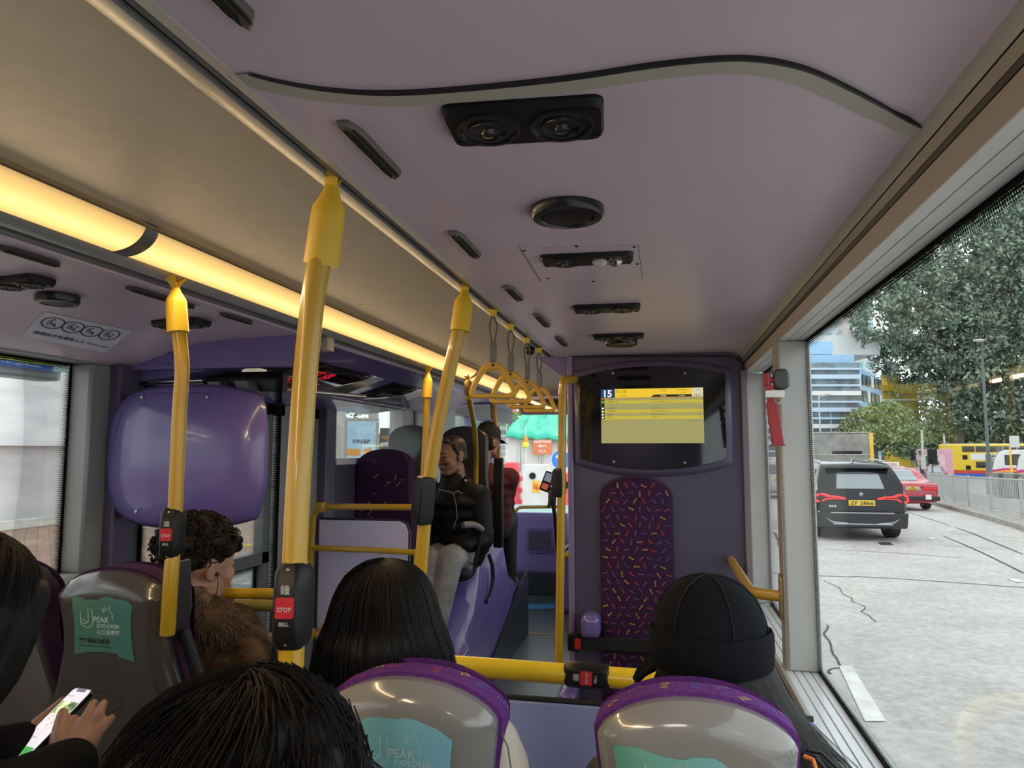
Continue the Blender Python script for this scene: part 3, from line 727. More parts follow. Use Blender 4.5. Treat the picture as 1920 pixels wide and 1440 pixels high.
# ------------------------------------------------------------------ bent handle on the right pillar
t = thing('pillar_grab_bar', 'bent yellow grab handle fixed to the right window pillar', 'handle', (.337, 2.24, -.41))
hp = smooth_path([Vector((.345, 3.13, -.365)), at(1357, 1028, X=.262), at(1410, 1112, X=.262), Vector((.337, 2.245, -.425))], .07, 7)
b = MB(); b.tube(hp, .0165, 18); b.build('tube', yel, t)
b = MB(); b.prism(rounded(.030, .13, .015, cx=2.245, cy=-.425), .325, .338, lambda u, v, w: (w, u, v)); b.build('flange', mat('worn_brass_flange', (.34, .25, .12), .35, metal=.6), t, bevel=.002)
# ------------------------------------------------------------------ hammer in its holder
t = thing('emergency_hammer', 'red emergency hammer hanging in a dark holder on the right pillar', 'hammer', (.35, 2.23, .20))
q = at(1456, 712, Y=2.19)
def hp_(x, y): p = at(x, y, Y=2.19); return (p.x, p.z)
b = MB(); c0 = hp_(1458, 712); b.prism(rounded(.042, .060, .014, cx=c0[0]+.008, cy=c0[1]), 2.165, 2.207, lambda u, v, w: (u, w, v)); b.build('holder', mat('charcoal_plastic', (.045, .045, .05), .4), t, bevel=.006)
b = MB(); b.tube([at(1437, 700, Y=2.18), at(1439, 725, Y=2.18)], .011, 12); b.tube([at(1437, 712, Y=2.18), at(1452, 712, Y=2.18)], .009, 10); b.build('hammer_head', red_pl, t)
b = MB(); pr = []
P0, P1 = at(1441, 722, Y=2.175), at(1459, 836, Y=2.175)
n = 22
for k in range(n+1):
    u = k/n; p = P0*(1-u)+P1*u; w_ = .0105 if u < .3 else .0145+.002*u; w_ *= (1.0 if k % 3 else .93)
    if k == n: w_ *= 1.25
    pr.append([(p.x-w_, p.y-.010, p.z), (p.x+w_, p.y-.010, p.z), (p.x+w_, p.y+.010, p.z), (p.x-w_, p.y+.010, p.z)])
b.loft(pr); b.build('handle', red_pl, t, bevel=.002)
b = MB(); c0 = hp_(1450, 740); b.prism(rounded(.052, .020, .003, cx=c0[0], cy=c0[1]), 2.155, 2.163, lambda u, v, w: (u, w, v)); b.build('paper_seal', white_pl, t)
b = MB(); b.tube(spline([at(1444, 756, Y=2.16), at(1452, 752, Y=2.155), at(1460, 757, Y=2.16), at(1466, 752, Y=2.17)], 4), .0008, 6); b.build('seal_wire', steel, t)

# ------------------------------------------------------------------ hanging strap handles
def strap(loc, label, yaw, first=None):
    if first is not None:
        return dup(first, loc, label, rz=yaw)
    t = thing('strap_handle', label, 'strap handle', (0, 0, 0), 'yellow triangular strap handles')
    b = MB(); b.prism([(-.012, 0), (.012, 0), (.009, -.022), (-.009, -.022)], -.006, .006, lambda u, v, w: (u, w, v)); b.bx(-.016, .016, -.004, .004, -.006, .001); b.build('rail_clip', mat('bright_yellow_clip', (.70, .55, .05), .4), t, bevel=.001)
    b = MB()
    for s in (-1, 1): b.tube(spline([(0, 0, -.018), (s*.010, 0, -.045), (s*.008, 0, -.075), (s*.003, 0, -.102)], 5), .0028, 8)
    b.build('cord_loop', mat('dark_grey_cord', (.09, .085, .08), .6), t)
    b = MB(); b.prism(rounded(.022, .056, .006, cy=-.128), -.008, .008, lambda u, v, w: (u, w, v)); b.build('grip_block', strapg, t, bevel=.002)
    # rounded triangle ring
    out = [(0, -.156), (.022, -.160), (.040, -.178), (.058, -.212), (.070, -.242), (.067, -.256), (.055, -.262), (0, -.262), (-.055, -.262), (-.067, -.256), (-.070, -.242), (-.058, -.212), (-.040, -.178), (-.022, -.160)]
    inn = [(0, -.180), (.016, -.182), (.028, -.193), (.042, -.218), (.052, -.238), (.051, -.244), (.046, -.247), (0, -.247), (-.046, -.247), (-.051, -.244), (-.052, -.238), (-.042, -.218), (-.028, -.193), (-.016, -.182)]
    n = len(out); rings = []
    for i in range(n):
        (a, c), (d_, e) = out[i], inn[i]; m1 = ((a+d_)/2, (c+e)/2)
        rings.append([(a, 0, c), (m1[0]*.5+a*.5, -.0065, m1[1]*.5+c*.5), (m1[0]*.5+d_*.5, -.0065, m1[1]*.5+e*.5), (d_, 0, e), (m1[0]*.5+d_*.5, .0065, m1[1]*.5+e*.5), (m1[0]*.5+a*.5, .0065, m1[1]*.5+c*.5)])
    rings.append(rings[0]); b = MB(); b.loft(rings, cap=False); b.build('triangle_grip', ochre, t)
    b = MB(); b.lathe([(.004, -.009), (.004, .009)], (0, 0, -.166), 'Y', 10); b.build('rivet', rubber, t)
    t.location = loc; t.rotation_euler = (0, 0, yaw); return t
s1 = strap(Vector((PX, 1.99, .412)), 'nearest and largest of the hanging yellow triangular strap handles', math.radians(10))
s2 = strap(Vector((PX, 2.235, .412)), 'second nearest hanging yellow strap handle, overlapping the nearest one', math.radians(6), s1)
s3 = strap(Vector((PX, 2.52, .412)), 'third nearest hanging yellow strap handle, just left of the farthest', math.radians(14), s1)
s4 = strap(Vector((PX, 2.78, .412)), 'farthest hanging yellow strap handle, closest to the violet bulkhead', math.radians(-4), s1)
# speaker ball on the rail behind the third strap
q = at(994, 657, Z=.40)
b = MB(); b.ell(tuple(q), (.02, .02, .02), 16, 10); o = b.build('rail_camera', blk); tag(o, 'small black dome fixed behind the third strap handle', 'dome camera')

# ------------------------------------------------------------------ ceiling vents and speakers, right panel
slot_m = mat('dull_grey_slot_frame', (.13, .115, .10), .45); slot_d = mat('black_slot', (.008, .008, .008), .7)
def slot_vent(c, L, w, label, yaw=0, m=None, m2=None, tilt=0.):
    t = thing('slot_vent', label, 'air vent', c, 'long narrow ceiling slot vents')
    P = [(x*w/2, y) for x, y in ((-1, -L/2), (.35, -L/2), (1, -L/2+.03), (1, L/2-.02), (-.35, L/2), (-1, L/2-.03))]
    ca, sa = math.cos(yaw), math.sin(yaw)
    f = lambda u, v, ww: (c[0]+u*ca-v*sa, c[1]+u*sa+v*ca, c[2]+ww+u*tilt)
    b = MB(); b.prism(P, -.007, .004, f); b.build('frame', m or slot_m, t, bevel=.0025)
    b = MB(); b.prism([(x*.35-.15*w, y*.86) for x, y in P], -.0085, -.006, f); b.prism([(x*.18+.28*w, y*.86) for x, y in P], -.0085, -.006, f); b.build('slots', m2 or slot_d, t)
    return t
for (y0, y1, x, lab, L) in ((.395, .585, -.378, 'slot vent in the purple ceiling nearest the top left, cut by the picture edge', 0), (.785, .97, -.379, 'slot vent beside the top of the thick yellow pole, left of the twin outlet', 0), (1.24, 1.42, -.374, 'slot vent left of the round black ceiling speaker', 0), (1.69, 1.86, -.370, 'short slot vent left of the third black ceiling outlet', 0), (2.06, 2.28, -.362, 'small slot vent over the middle strap handles', 0), (2.50, 2.72, -.362, 'farthest small slot vent near the bulkhead corner', 0)):
    slot_vent((x, (y0+y1)/2, .408), y1-y0, .024, lab)
def twin(c, sx, sy, label, yaw=0., kind='twin', z=.411):
    t = thing('ceiling_outlet', label, 'air outlet', c, None)
    M = Matrix.Translation(Vector(c)) @ Matrix.Rotation(yaw, 4, 'Z')
    b = MB(); b.loft([[(x, y, w) for x, y in rounded(sx*k, sy*k2, .014)] for k, k2, w in ((1, 1, .004), (1, 1, -.004), (.965, .90, -.012))], M); b.build('housing', blk, t, angle=30)
    for s in (-1, 1):
        if kind == 'lamp' and s > 0: continue
        b = MB(); cc = (s*sx*.235, 0, -.012)
        b.lathe([(sy*.40, .001), (sy*.40, -.004), (sy*.36, -.004), (sy*.35, .0), (sy*.27, -.001), (sy*.26, -.005), (sy*.23, -.005), (sy*.22, -.001), (sy*.1, -.003), (sy*.08, -.008), (.0005, -.010)], cc, 'Z', 28, M)
        nz_ = b.build('nozzle', mat('gloss_black_nozzle', (.02, .02, .021), .22), t)
    if kind == 'lamp':
        for k, xx in ((0, .14), (1, .30)):
            b = MB(); b.lathe([(sy*.22, 0), (sy*.22, -.004), (sy*.15, -.010), (.0005, -.014)], (sx*xx, 0, -.012), 'Z', 20, M); b.build('reading_lamp', mat('frosted_lens', (.5, .5, .48), .2, coat=.5) if k == 0 else steel, t)
    b = MB()
    for s in (-1, 1):
        for q in (-1, 1): b.lathe([(.003, 0), (.003, -.0015)], (s*sx*.45, q*sy*.34, -.0122), 'Z', 8, M)
    b.build('screws', slot_d, t)
    return t
twin((-.160, .832, .411), .195, .100, 'large black twin round air outlet in the near purple ceiling', .075)
twin((-.150, 1.475, .411), .195, .075, 'black ceiling unit with a nozzle and two small reading lamps', .05, 'lamp')
twin((-.150, 2.015, .411), .19, .080, 'third black ceiling outlet, flat and wide beyond the reading lamps', .03)
twin((-.148, 2.53, .411), .18, .075, 'farthest black ceiling outlet just before the screen bulkhead', .03)
def speaker(c, r, label, yaw=0, tilt=0):
    t = thing('ceiling_speaker', label, 'speaker', c)
    b = MB(); b.lathe([(r, .004), (r, -.010), (r*.93, -.017), (r*.72, -.018), (r*.68, -.013)], c, 'Z', 40); b.build('rim', mat('gloss_black_rim', (.012, .012, .013), .25), t)
    b = MB(); b.lathe([(r*.69, -.012), (r*.67, -.0165), (r*.4, -.018), (.0005, -.0185)], c, 'Z', 36); b.build('grille', blk, t)
    return t
speaker((-.152, 1.172, .411), .063, 'round black ceiling speaker in the purple ceiling above the access panel')
speaker((-.145, 2.66, .409), .060, 'small round black speaker where the ceiling meets the screen bulkhead')
# access panel outline
t = thing('inspection_hatch', 'thin outlined access panel with dark screws around the reading lamp unit', 'panel', (-.155, 1.5, .411))
b = MB(); cpt = [at(975, 463, Z=.41), at(1196, 457, Z=.41), at(1205, 522, Z=.41), at(1015, 527, Z=.41)]
b.prism([(p.x, p.y) for p in cpt], .4085, .412, lambda u, v, w: (u, v, w)); b.build('plate', lilac, t)
b = MB()
for i in range(4):
    p, q = cpt[i], cpt[(i+1) % 4]; n = Vector((-(q-p).y, (q-p).x, 0)).normalized()*.0006
    b.add([(p.x-n.x, p.y-n.y, .4083), (p.x+n.x, p.y+n.y, .4083), (q.x+n.x, q.y+n.y, .4083), (q.x-n.x, q.y-n.y, .4083)], [(0, 1, 2, 3)])
b.build('gap_line', mat('dark_gap', (.05, .03, .04), .8), t)
b = MB()
for x, y in ((983, 470), (1081, 462), (1189, 463), (1113, 528), (1195, 495), (1027, 522)):
    p = at(x, y, Z=.408); b.lathe([(.0035, .001), (.0035, -.001)], tuple(p), 'Z', 8)
b.build('screws', slot_d, t)

# ------------------------------------------------------------------ left side panel: vents, sticker, camera, LED housing
lx = .392
for (a, c_, lab) in (((0, 462), (122, 497), 'slot vent in the left ceiling nearest the picture edge'), ((240, 538), (372, 576), 'slot vent behind the top of the slim left pole'), ((412, 588), (482, 605), 'short slot vent between the slim left pole and thick pole')):
    p, q = at(*a, Z=lx), at(*c_, Z=lx); slot_vent(((p.x+q.x)/2-.003, (p.y+q.y)/2, lx+.001), (q-p).length, .022, lab, m=mat('dark_slot_frame', (.05, .045, .045), .5), tilt=.02)
twin(tuple(at(38, 527, Z=.386)), .15, .07, 'dark twin air outlet at the left edge above the priority sign', -.1)
speaker(tuple(at(108, 557, Z=.384)), .050, 'round grey brown speaker above the priority seats sign')
twin(tuple(at(340, 605, Z=.384)), .17, .08, 'dark wing shaped outlet behind the slim left pole', -.12)
# priority sign laid on the sloping part of the panel
def slope_z(x):
    P = LP_
    for (a, za), (b_, zb) in zip(P[:-1], P[1:]):
        if a <= x <= b_: return za+(zb-za)*(x-a)/(b_-a)
    return P[0][1] if x < P[0][0] else P[-1][1]
def on_slope(px, py):
    w = ray(px, py); lo, hi = 1.0, 3.2
    for k in range(400):
        tt = lo+(hi-lo)*k/400; p = w*tt
        if p.z >= slope_z(max(-1.9, p.x)): return p
    return w*hi
A, B_, C_, D_ = on_slope(84, 583), on_slope(250, 620), on_slope(198, 660), on_slope(40, 628)
print('SIGN', A, B_, C_, D_)
y0s, y1s = (A.y+D_.y)/2, (B_.y+C_.y)/2; xs0, xs1 = D_.x, A.x
sg = thing('priority_sign', 'pale priority seats notice with four round pictograms on the left ceiling slope', 'sign', (A.x, A.y, A.z))
def SF(u, v, off=.0012):   # u 0..1 along the bus, v 0..1 from window up
    x = (D_.x*(1-u)+C_.x*u)*(1-v)+(A.x*(1-u)+B_.x*u)*v; y = (D_.y*(1-u)+C_.y*u)*(1-v)+(A.y*(1-u)+B_.y*u)*v
    return (x, y, slope_z(max(-1.9, min(-1.2, x)))-off)
sgL = (C_-D_).length; sgH = (A-D_).length
b = MB(); b.grid([[SF(i/20, j/8, .0012) for i in range(21)] for j in range(9)]); b.build('sheet', mat('lilac_white_sheet', (.80, .78, .84), .5), sg)
F2 = lambda u, v: SF(u/sgL, v/sgH, .0024)
b = MB(); rr = sgH*.20
for k in range(4):
    cx_ = sgL*(.17+.215*k); cy_ = sgH*.66; ribbon(b, circle2((cx_, cy_), rr), rr*.16, F2)
    # seated figure: head, back, seat, leg
    b.add([F2(cx_-rr*.15+rr*.13*math.cos(2*PI*j/10), cy_+rr*.55+rr*.13*math.sin(2*PI*j/10)) for j in range(10)], [tuple(range(10))])
    ribbon(b, [(cx_-rr*.25, cy_+rr*.35), (cx_-rr*.20, cy_-rr*.15), (cx_+rr*.25, cy_-rr*.15), (cx_+rr*.32, cy_-rr*.6)], rr*.2, F2)
    ribbon(b, [(cx_-rr*.5, cy_+rr*.3), (cx_-rr*.42, cy_-rr*.38), (cx_+rr*.15, cy_-rr*.38)], rr*.1, F2)
    if k in (1, 3): ribbon(b, [(cx_+rr*.1, cy_+rr*.25), (cx_+rr*.5, cy_+rr*.1)], rr*.12, F2)
write(b, '請讓座予有需要人士', F2, (sgL*.36, sgH*.24), w=sgL*.58, bold=.02); write(b, 'Priority Seats', F2, (sgL*.82, sgH*.22), w=sgL*.28, bold=.01)
b.build('lettering', ink_b, sg)
# little cream camera under the rail
q = at(612, 641, X=-1.168)
t = thing('cream_camera', 'small cream camera block hanging from the ceiling rail behind the thick pole', 'camera', tuple(q))
b = MB(); b.prism(rounded(.042, .05, .008, cx=q.x, cy=q.y), q.z-.034, q.z+.018, lambda u, v, w: (u, v, w)); b.build('body', cream_pl, t, bevel=.004)
b = MB(); b.bx(q.x-.024, q.x+.024, q.y-.03, q.y+.03, q.z+.016, q.z+.024); b.build('bracket', alu_d, t)
# LED sign housing over the exit door
def hs(name, prof, ya, yb, m, par=None, th=.006):
    o = ext(list(prof), ya, yb, name, m, th); 
    if par: o.parent = par; 
    return o
t = bpy.data.objects.new('led_sign', None); COL.objects.link(t)
t['label'] = 'violet housing with glossy black LED sign over the exit door'; t['category'] = 'led sign'
b = MB(); ringA = [(-1.215, .398), (-1.33, .362), (-1.60, .272), (-1.90, .236), (-1.90, .30), (-1.74, .335), (-1.58, .380), (-1.30, .392)]
b.loft([[(x*1.0, 2.242, z+.012) for x, z in ringA], [(x, 2.38, z) for x, z in ringA], [(x, 4.35, z) for x, z in ringA], [(x+(-1.75-x)*.35, 4.62, z+(.35-z)*.5) for x, z in ringA]])
b.build('housing', violet_gl, t, angle=30)
def HS(u, v, off=.003):  # u metres along the bus from 2.30; v 0..1 up the slope
    x = -1.60+(.27)*v; z = .272+.09*v; return (x+.3*off, 2.30+u, z-off)
b = MB(); b.grid([[HS(u, v, .004) for u in (0.06, .4, .8, 1.0)] for v in (.04, .5, .96)]); o = b.build('cover', blk_gl, t); so = o.modifiers.new('t', 'SOLIDIFY'); so.thickness = .002
b = MB(); fn = lambda u, v: HS(.06+u, v/.285, .0065); write(b, '鐘 叮 停', fn, (.40, .175), w=.26, h=.075); write(b, 'BUS STOPPING', fn, (.42, .08), w=.32, h=.035)
b.build('lettering', mat('red_led', (.1, 0, 0), .5, emit=(.75, .02, .04), es=.9), t)
b = MB(); b.grid([[HS(u, v, .004) for u in (1.15, 1.5, 1.75)] for v in (.1, .5, .9)]); o = b.build('second_cover', blk_gl, t); so = o.modifiers.new('t', 'SOLIDIFY'); so.thickness = .002
b = MB(); fn = lambda u, v: HS(1.2+u, v/.285, .0065); write(b, '請勿靠近車門', fn, (.22, .12), w=.3, h=.05); b.build('lettering', grey_p, t)
b = MB(); b.tube([(-1.615, 2.40, .262), (-1.615, 4.3, .262)], .006, 8); b.build('edge_trim', steel, t)
b = MB(); b.prism(rounded(.12, .05, .01), -.004, .003, lambda u, v, w: (-1.50+v*.9, 2.40+u*.9, .300+v*.3+w)); b.build('lamp_lens', mat('pale_lamp_lens', (.7, .7, .62), .2, coat=.5, emit=(1, .9, .7), es=.35), t)
# chrome tube and linkage above the glass screen
t = thing('door_gear', 'chrome tube and door levers before a dark backing strip above the rounded violet panel', 'mechanism', (-1.6, 2.26, .25))
b = MB(); b.tube([(-1.88, 2.27, .252), (-1.62, 2.27, .252)], .012, 12); b.tube([(-1.55, 2.40, .245), (-1.36, 3.1, .252)], .010, 12); b.build('rod', steel, t)
b = MB(); b.bx(-1.90, -1.36, 2.34, 2.40, .215, .285); b.build('gap_backing', mat('dark_gap_backing', (.03, .03, .035), .3), t, bevel=.004)  # dark backing strip added for the unlit gap behind the rods
for x in (-1.58, -1.47): b = MB(); b.prism([(x-.03, .25), (x+.02, .25), (x+.04, .215), (x-.01, .205)], 2.27, 2.33, lambda u, v, w: (u, w, v)); b.build('lever', alu_d, t, bevel=.002)
# ------------------------------------------------------------------ rounded violet panel on the left screen
t = thing('draught_screen', 'large rounded glossy violet panel on the left screen behind the slim pole', 'panel', (-1.6, 2.16, 0))
yq = 2.16; L0, R0 = at(201, 850, Y=yq).x, at(503, 850, Y=yq).x; Zt, Zb = at(350, 722, Y=yq).z, at(350, 990, Y=yq).z
n = 28; rows = []
for i in range(n+1):
    v = -1+2*i/n
    hw2 = (R0-L0)/2*(1-.16*abs(v)**3.2)*(1 if abs(v) < .999 else .965)
    row = []
    for j in range(25):
        u = -1+2*j/24
        zc = (Zt+Zb)/2+(Zt-Zb)/2*v*(1-.12*abs(u)**3)
        y = yq-.075*(1-u*u)**.5*(1-.25*v*v)+.035*abs(v)**5
        row.append(((L0+R0)/2+hw2*u, y, zc))
    rows.append(row)
b = MB(); b.grid(rows); o = b.build('shell', violet_gl, t); so = o.modifiers.new('t', 'SOLIDIFY'); so.thickness = .018; so.offset = -1
b = MB()
for x, y in ((271, 745), (393, 745), (260, 959), (382, 963)):
    w = ray(x, y); q = w*(2.115/w.y); q.y -= .012; b.lathe([(.006, .004), (.006, -.002), (.002, -.003)], tuple(q), 'Y', 10)
b.build('screws', screw, t)
b = MB()
def panel_pt(u, v, off=.0015):
    hw2 = (R0-L0)/2*(1-.16*abs(v)**3.2); return ((L0+R0)/2+hw2*u, yq-.075*(1-u*u)**.5*(1-.25*v*v)+.035*abs(v)**5-off, (Zt+Zb)/2+(Zt-Zb)/2*v*(1-.12*abs(u)**3))
ribbon(b, [(-.93+.1*(1-math.cos(k*.3)), -.8+k*.16) for k in range(11)]+[(-.75+.13*k, .86+.02*math.sin(k/10*PI)) for k in range(11)], .006, lambda u, v: panel_pt(u, v, .0012))
b.build('seam', mat('dark_violet_seam', (.04, .03, .07), .6), t)
# two bars between the bulkhead and the thick pole
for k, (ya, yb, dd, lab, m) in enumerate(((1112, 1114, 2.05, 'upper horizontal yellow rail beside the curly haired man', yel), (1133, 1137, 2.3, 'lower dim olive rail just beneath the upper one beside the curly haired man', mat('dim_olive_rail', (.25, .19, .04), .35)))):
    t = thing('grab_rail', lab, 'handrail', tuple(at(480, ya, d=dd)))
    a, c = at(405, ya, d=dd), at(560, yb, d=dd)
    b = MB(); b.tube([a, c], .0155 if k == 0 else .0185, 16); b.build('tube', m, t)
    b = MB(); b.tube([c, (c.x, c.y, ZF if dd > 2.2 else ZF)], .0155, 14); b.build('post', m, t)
# ================================================================== SEATS
OUT = [(0, 0), (.03, -.0012), (.06, -.006), (.09, -.0155), (.115, -.027), (.135, -.041), (.146, -.052), (.1515, -.064), (.151, -.08), (.147, -.11), (.143, -.15), (.146, -.19), (.165, -.26), (.19, -.33), (.205, -.40), (.212, -.5), (.207, -.62), (.19, -.70)]
ARC = OUT[:8]
def arc_z(x): x = abs(x); return interp0(ARC, x)
def interp0(tab, x):
    for (a, va), (c, vc) in zip(tab[:-1], tab[1:]):
        if x <= c: return va+(vc-va)*(x-a)/(c-a)
    return tab[-1][1]
def w_of(z):
    for (wa, za), (wb, zb) in zip(OUT[7:-1], OUT[8:]):
        if z >= zb: return wa+(wb-wa)*max(0, (za-z))/(za-zb)
    return OUT[-1][0]
def bulge(x, z, B=.036):
    if z > -.064: m = min(arc_z(x)-z, (.1515-abs(x))*1.0) if abs(x) < .1515 else 0; m = max(0, min(arc_z(x)-z, .1515-abs(x)+.02))
    else: m = max(0, min(w_of(z)-abs(x), (arc_z(min(abs(x), .15))-z)))
    return -B*(1-math.exp(-max(0, m)/.022))-.012*(1-(x/.22)**2)
def seat_grid(off=0., nu=30):
    rows = []
    us = [math.sin(PI/2*(-1+2*j/nu)*.999)*.6+(-1+2*j/nu)*.4 for j in range(nu+1)]
    fr = [0, .03, .07, .13, .2, .3, .42, .55, .7, .85, 1.]
    for k in fr:
        row = []
        for u in us:
            x0 = (.1515+off)*u; z0 = arc_z(.1515*u)+off*(1-abs(u)**3*.3); x1 = (w_of(-.095)+off)*u; z1 = -.095
            row.append((x0*(1-k)+x1*k, z0*(1-k)+z1*k))
        rows.append(row)
    for z in (-.12, -.15, -.19, -.23, -.27, -.31, -.36, -.42, -.5, -.58, -.64, -.685, -.70): rows.append([((w_of(z)+off)*u, z) for u in us])
    return rows, us
def seat(name, label, top, shellm, fabm, lean=.13, sticker=None, marks=None, wing=False, group='moulded grey passenger seats', facing=1, foot=None):
    tx, ty, tz = top; foot = ZR if foot is None else foot
    t = thing(name, label, 'seat', (tx, ty, foot), group)
    F = facing
    def G(x, y, z): return (tx+x*F, ty+(y-z*lean)*F, tz+z)
    g, us = seat_grid()
    b = MB(); front = [[G(x, bulge(x, z), z) for x, z in r] for r in g]; b.grid(front)
    n = len(g[0]); edge = lambda rr: rr[0]+[r[-1] for r in rr[1:]]+list(reversed(rr[-1][:-1]))+[r[0] for r in reversed(rr[1:-1])]
    e0 = edge([[(x, z) for x, z in r] for r in g])
    rim = [[G(x, bulge(x, z), z) for x, z in e0], [G(x*1.004, .004, z) for x, z in e0], [G(x, .012, z) for x, z in e0]]
    for r in rim: r.append(r[0])
    b.grid(rim); b.build('seat_shell', shellm, t, angle=50)
    g2, _ = seat_grid(.007); b = MB()
    e1 = edge(g2); ring = [[G(x, dy, z) for x, z in e1] for dy in (.010, .018, .05, .062)]
    for r in ring: r.append(r[0])
    b.grid(ring); b.grid([[G(x*.99, .062+.03*(1-(abs(x)/.22)**2)*(1-.2*math.sin(z*9)), z) for x, z in r] for r in g2]); b.grid([[G(x, .010, z) for x, z in r] for r in g2])
    if marks:
        top_e = g2[0]; half = len(top_e)
        L_ = [0]
        side = [r[-1] for r in g2[1:8]]; path = [r[0] for r in reversed(g2[1:8])]+top_e+side
        for p, q in zip(path[:-1], path[1:]): L_.append(L_[-1]+math.hypot(q[0]-p[0], q[1]-p[1]))
        mid = L_[7+half//2]
        def along(s, d):
            s += mid
            for i in range(len(path)-1):
                if L_[i+1] >= s or i == len(path)-2:
                    k = (s-L_[i])/(L_[i+1]-L_[i]+1e-9); p = path[i]; q = path[i+1]; x = p[0]+(q[0]-p[0])*k; z = p[1]+(q[1]-p[1])*k; tx_, tz_ = q[0]-p[0], q[1]-p[1]; l = math.hypot(tx_, tz_); return G(x-tz_/l*.0016, .018+d, z+tx_/l*.0016)
        for s, d, ang, mi, L2 in marks: b.mi = mi; zigzag(b, along, (s, d), ang, L=L2*1.35, A=.0060, w=.0026, n=8)
    b.build('cushion', [fabm, mk_y, mk_r, mk_b, mk_l], t, angle=40)
    # seat pan and leg
    pan = [[G(x, y, z) for x, z in ((-.2*k, -.70+c), (.2*k, -.70+c), (.2*k, -.62+c), (-.2*k, -.62+c))] for y, k, c in ((.0, .96, 0), (.1, 1, 0), (.38, 1, .015), (.44, .9, .02))]
    b = MB(); b.loft(pan); b.build('seat_cushion', fabm, t, bevel=.015)
    zp = tz-.69; b = MB(); b.bx(tx-.10, tx+.10, ty+F*.16, ty+F*.34, foot, zp+.04); b.build('pedestal', alu_d, t, bevel=.01)
    sf = lambda u, v, o_=.0016: G(u, bulge(u, v)-o_, v)
    if sticker:
        sx, sz, sw, sh, col1, col2, full = sticker
        m, N, L, bs_ = _new('teal_sticker'); uvn = N.new('ShaderNodeUVMap'); uvn.uv_map = 'UVMap'; sp = N.new('ShaderNodeSeparateXYZ'); L.new(uvn.outputs[0], sp.inputs[0]); r = N.new('ShaderNodeValToRGB'); r.color_ramp.elements[0].color = (*col1, 1); r.color_ramp.elements[1].color = (*col2, 1); L.new(sp.outputs[0], r.inputs[0]); L.new(r.outputs[0], bs_.inputs['Base Color']); bs_.inputs['Roughness'].default_value = .45
        def topz(u):   # torn skyline edge, u -1..1
            tab = [(-1, -.055), (-.86, -.03), (-.6, -.035), (-.5, -.09), (-.35, -.06), (-.1, -.07), (0, -.02), (.12, .02), (.35, .0), (.5, -.04), (.62, -.03), (.85, -.07), (1., -.16)] if full == 1 else [(-1, -.12), (-.7, -.02), (-.45, .0), (-.1, -.005), (.1, .02), (.3, 0), (.7, -.10), (1., -.24)] if full == 2 else [(-1, -.02), (-.9, .03), (-.5, .03), (-.3, -.02), (-.1, -.06), (.25, -.08), (.45, -.02), (.8, -.02), (1, -.12)]
            return sz+sh*.5*(1+interp0([(a+1, c) for a, c in tab], u+1)*1.6-.0)
        def S(u, v, o_=.0016):   # v 0 bottom..1 top
            x = sx+sw/2*u*(1-.07*math.sin(PI*v)); zb_ = sz-sh/2+.012*(1-u*u)+(-.008 if u > .5 else 0); z = zb_+(topz(u)-zb_)*v; return sf(x, z, o_)
        nn, mm = 26, 14; V = [S(-1+2*i/nn, j/mm) for j in range(mm+1) for i in range(nn+1)]; Fc = [(j*(nn+1)+i, j*(nn+1)+i+1, (j+1)*(nn+1)+i+1, (j+1)*(nn+1)+i) for j in range(mm) for i in range(nn)]
        o = mk('sticker', V, Fc, m, t); uv = o.data.uv_layers.new(name='UVMap')
        for p in o.data.polygons:
            for li in p.loop_indices: vi = o.data.loops[li].vertex_index; uv.data[li].uv = ((vi % (nn+1))/nn, (vi//(nn+1))/mm)
        ln = mat('pale_sticker_print', (.45, .60, .58), .5)
        b = MB(); fn = lambda u, v: sf(u, v, .0024)
        k = sw/.17
        def LN(pts, w=.0018): ribbon(b, [(sx+x*k, sz+z*k) for x, z in pts], w*k, fn)
        LN([(-.058, .035), (-.058, .004), (-.040, -.004), (-.024, .004), (-.024, .040), (-.036, .044), (-.036, .012), (-.058, .016)]); LN([(-.058, .010), (-.045, .006), (-.036, .012)]); LN([(.006, .036), (.012, .050), (.018, .040), (.024, .054), (.026, .036), (.032, .034), (.032, .018)]); LN([(.004, .046), (.010, .036), (.016, .046)])
        o2_ = .012*k
        for s_, c_, w_ in (('PEAK', (.001, .018), .044), ('EXPLORER', (.019, .003), .062), ('山頂探索號', (.019, -.012), .062)): write(b, s_, fn, (sx+c_[0]*k, sz+c_[1]*k), w=w_*k, bold=.015)
        b.build('lettering', ln, o)
        if full == 1:
            b = MB(); write(b, '專屬體驗及禮遇', fn, (sx-.022*k, sz-.034*k), w=.088*k, bold=.02); write(b, 'Exclusive experiences & privileges', fn, (sx-.022*k, sz-.047*k), w=.088*k); b.build('lettering', ink, o)
    if name.startswith('passenger_seat'):
        b = MB(); ribbon(b, circle2((.0, -.30), .045, 30, .026), .0012, lambda u, v: sf(u, v, .0012)); b.build('oval_emblem', mat('dark_oval_line', (.03, .03, .03), .6), t)
    if wing:
        b = MB(); w0 = [(.135, -.03), (.160, .020), (.172, .03), (.172, -.09), (.150, -.16), (.142, -.10)]
        b.prism(w0, -.02, .05, lambda u, v, w: G(u, w, v)); b.build('grab_wing', mat('dark_grey_wing', (.035, .035, .036), .35), t, bevel=.008)
        b = MB(); b.tube([G(.165, .02, -.14), G(.205, .01, -.24), G(.225, .0, -.36), G(.215, 0, -.44)], [.014, .016, .014, .010], 10); b.build('side_handle', blk, t)
    return t
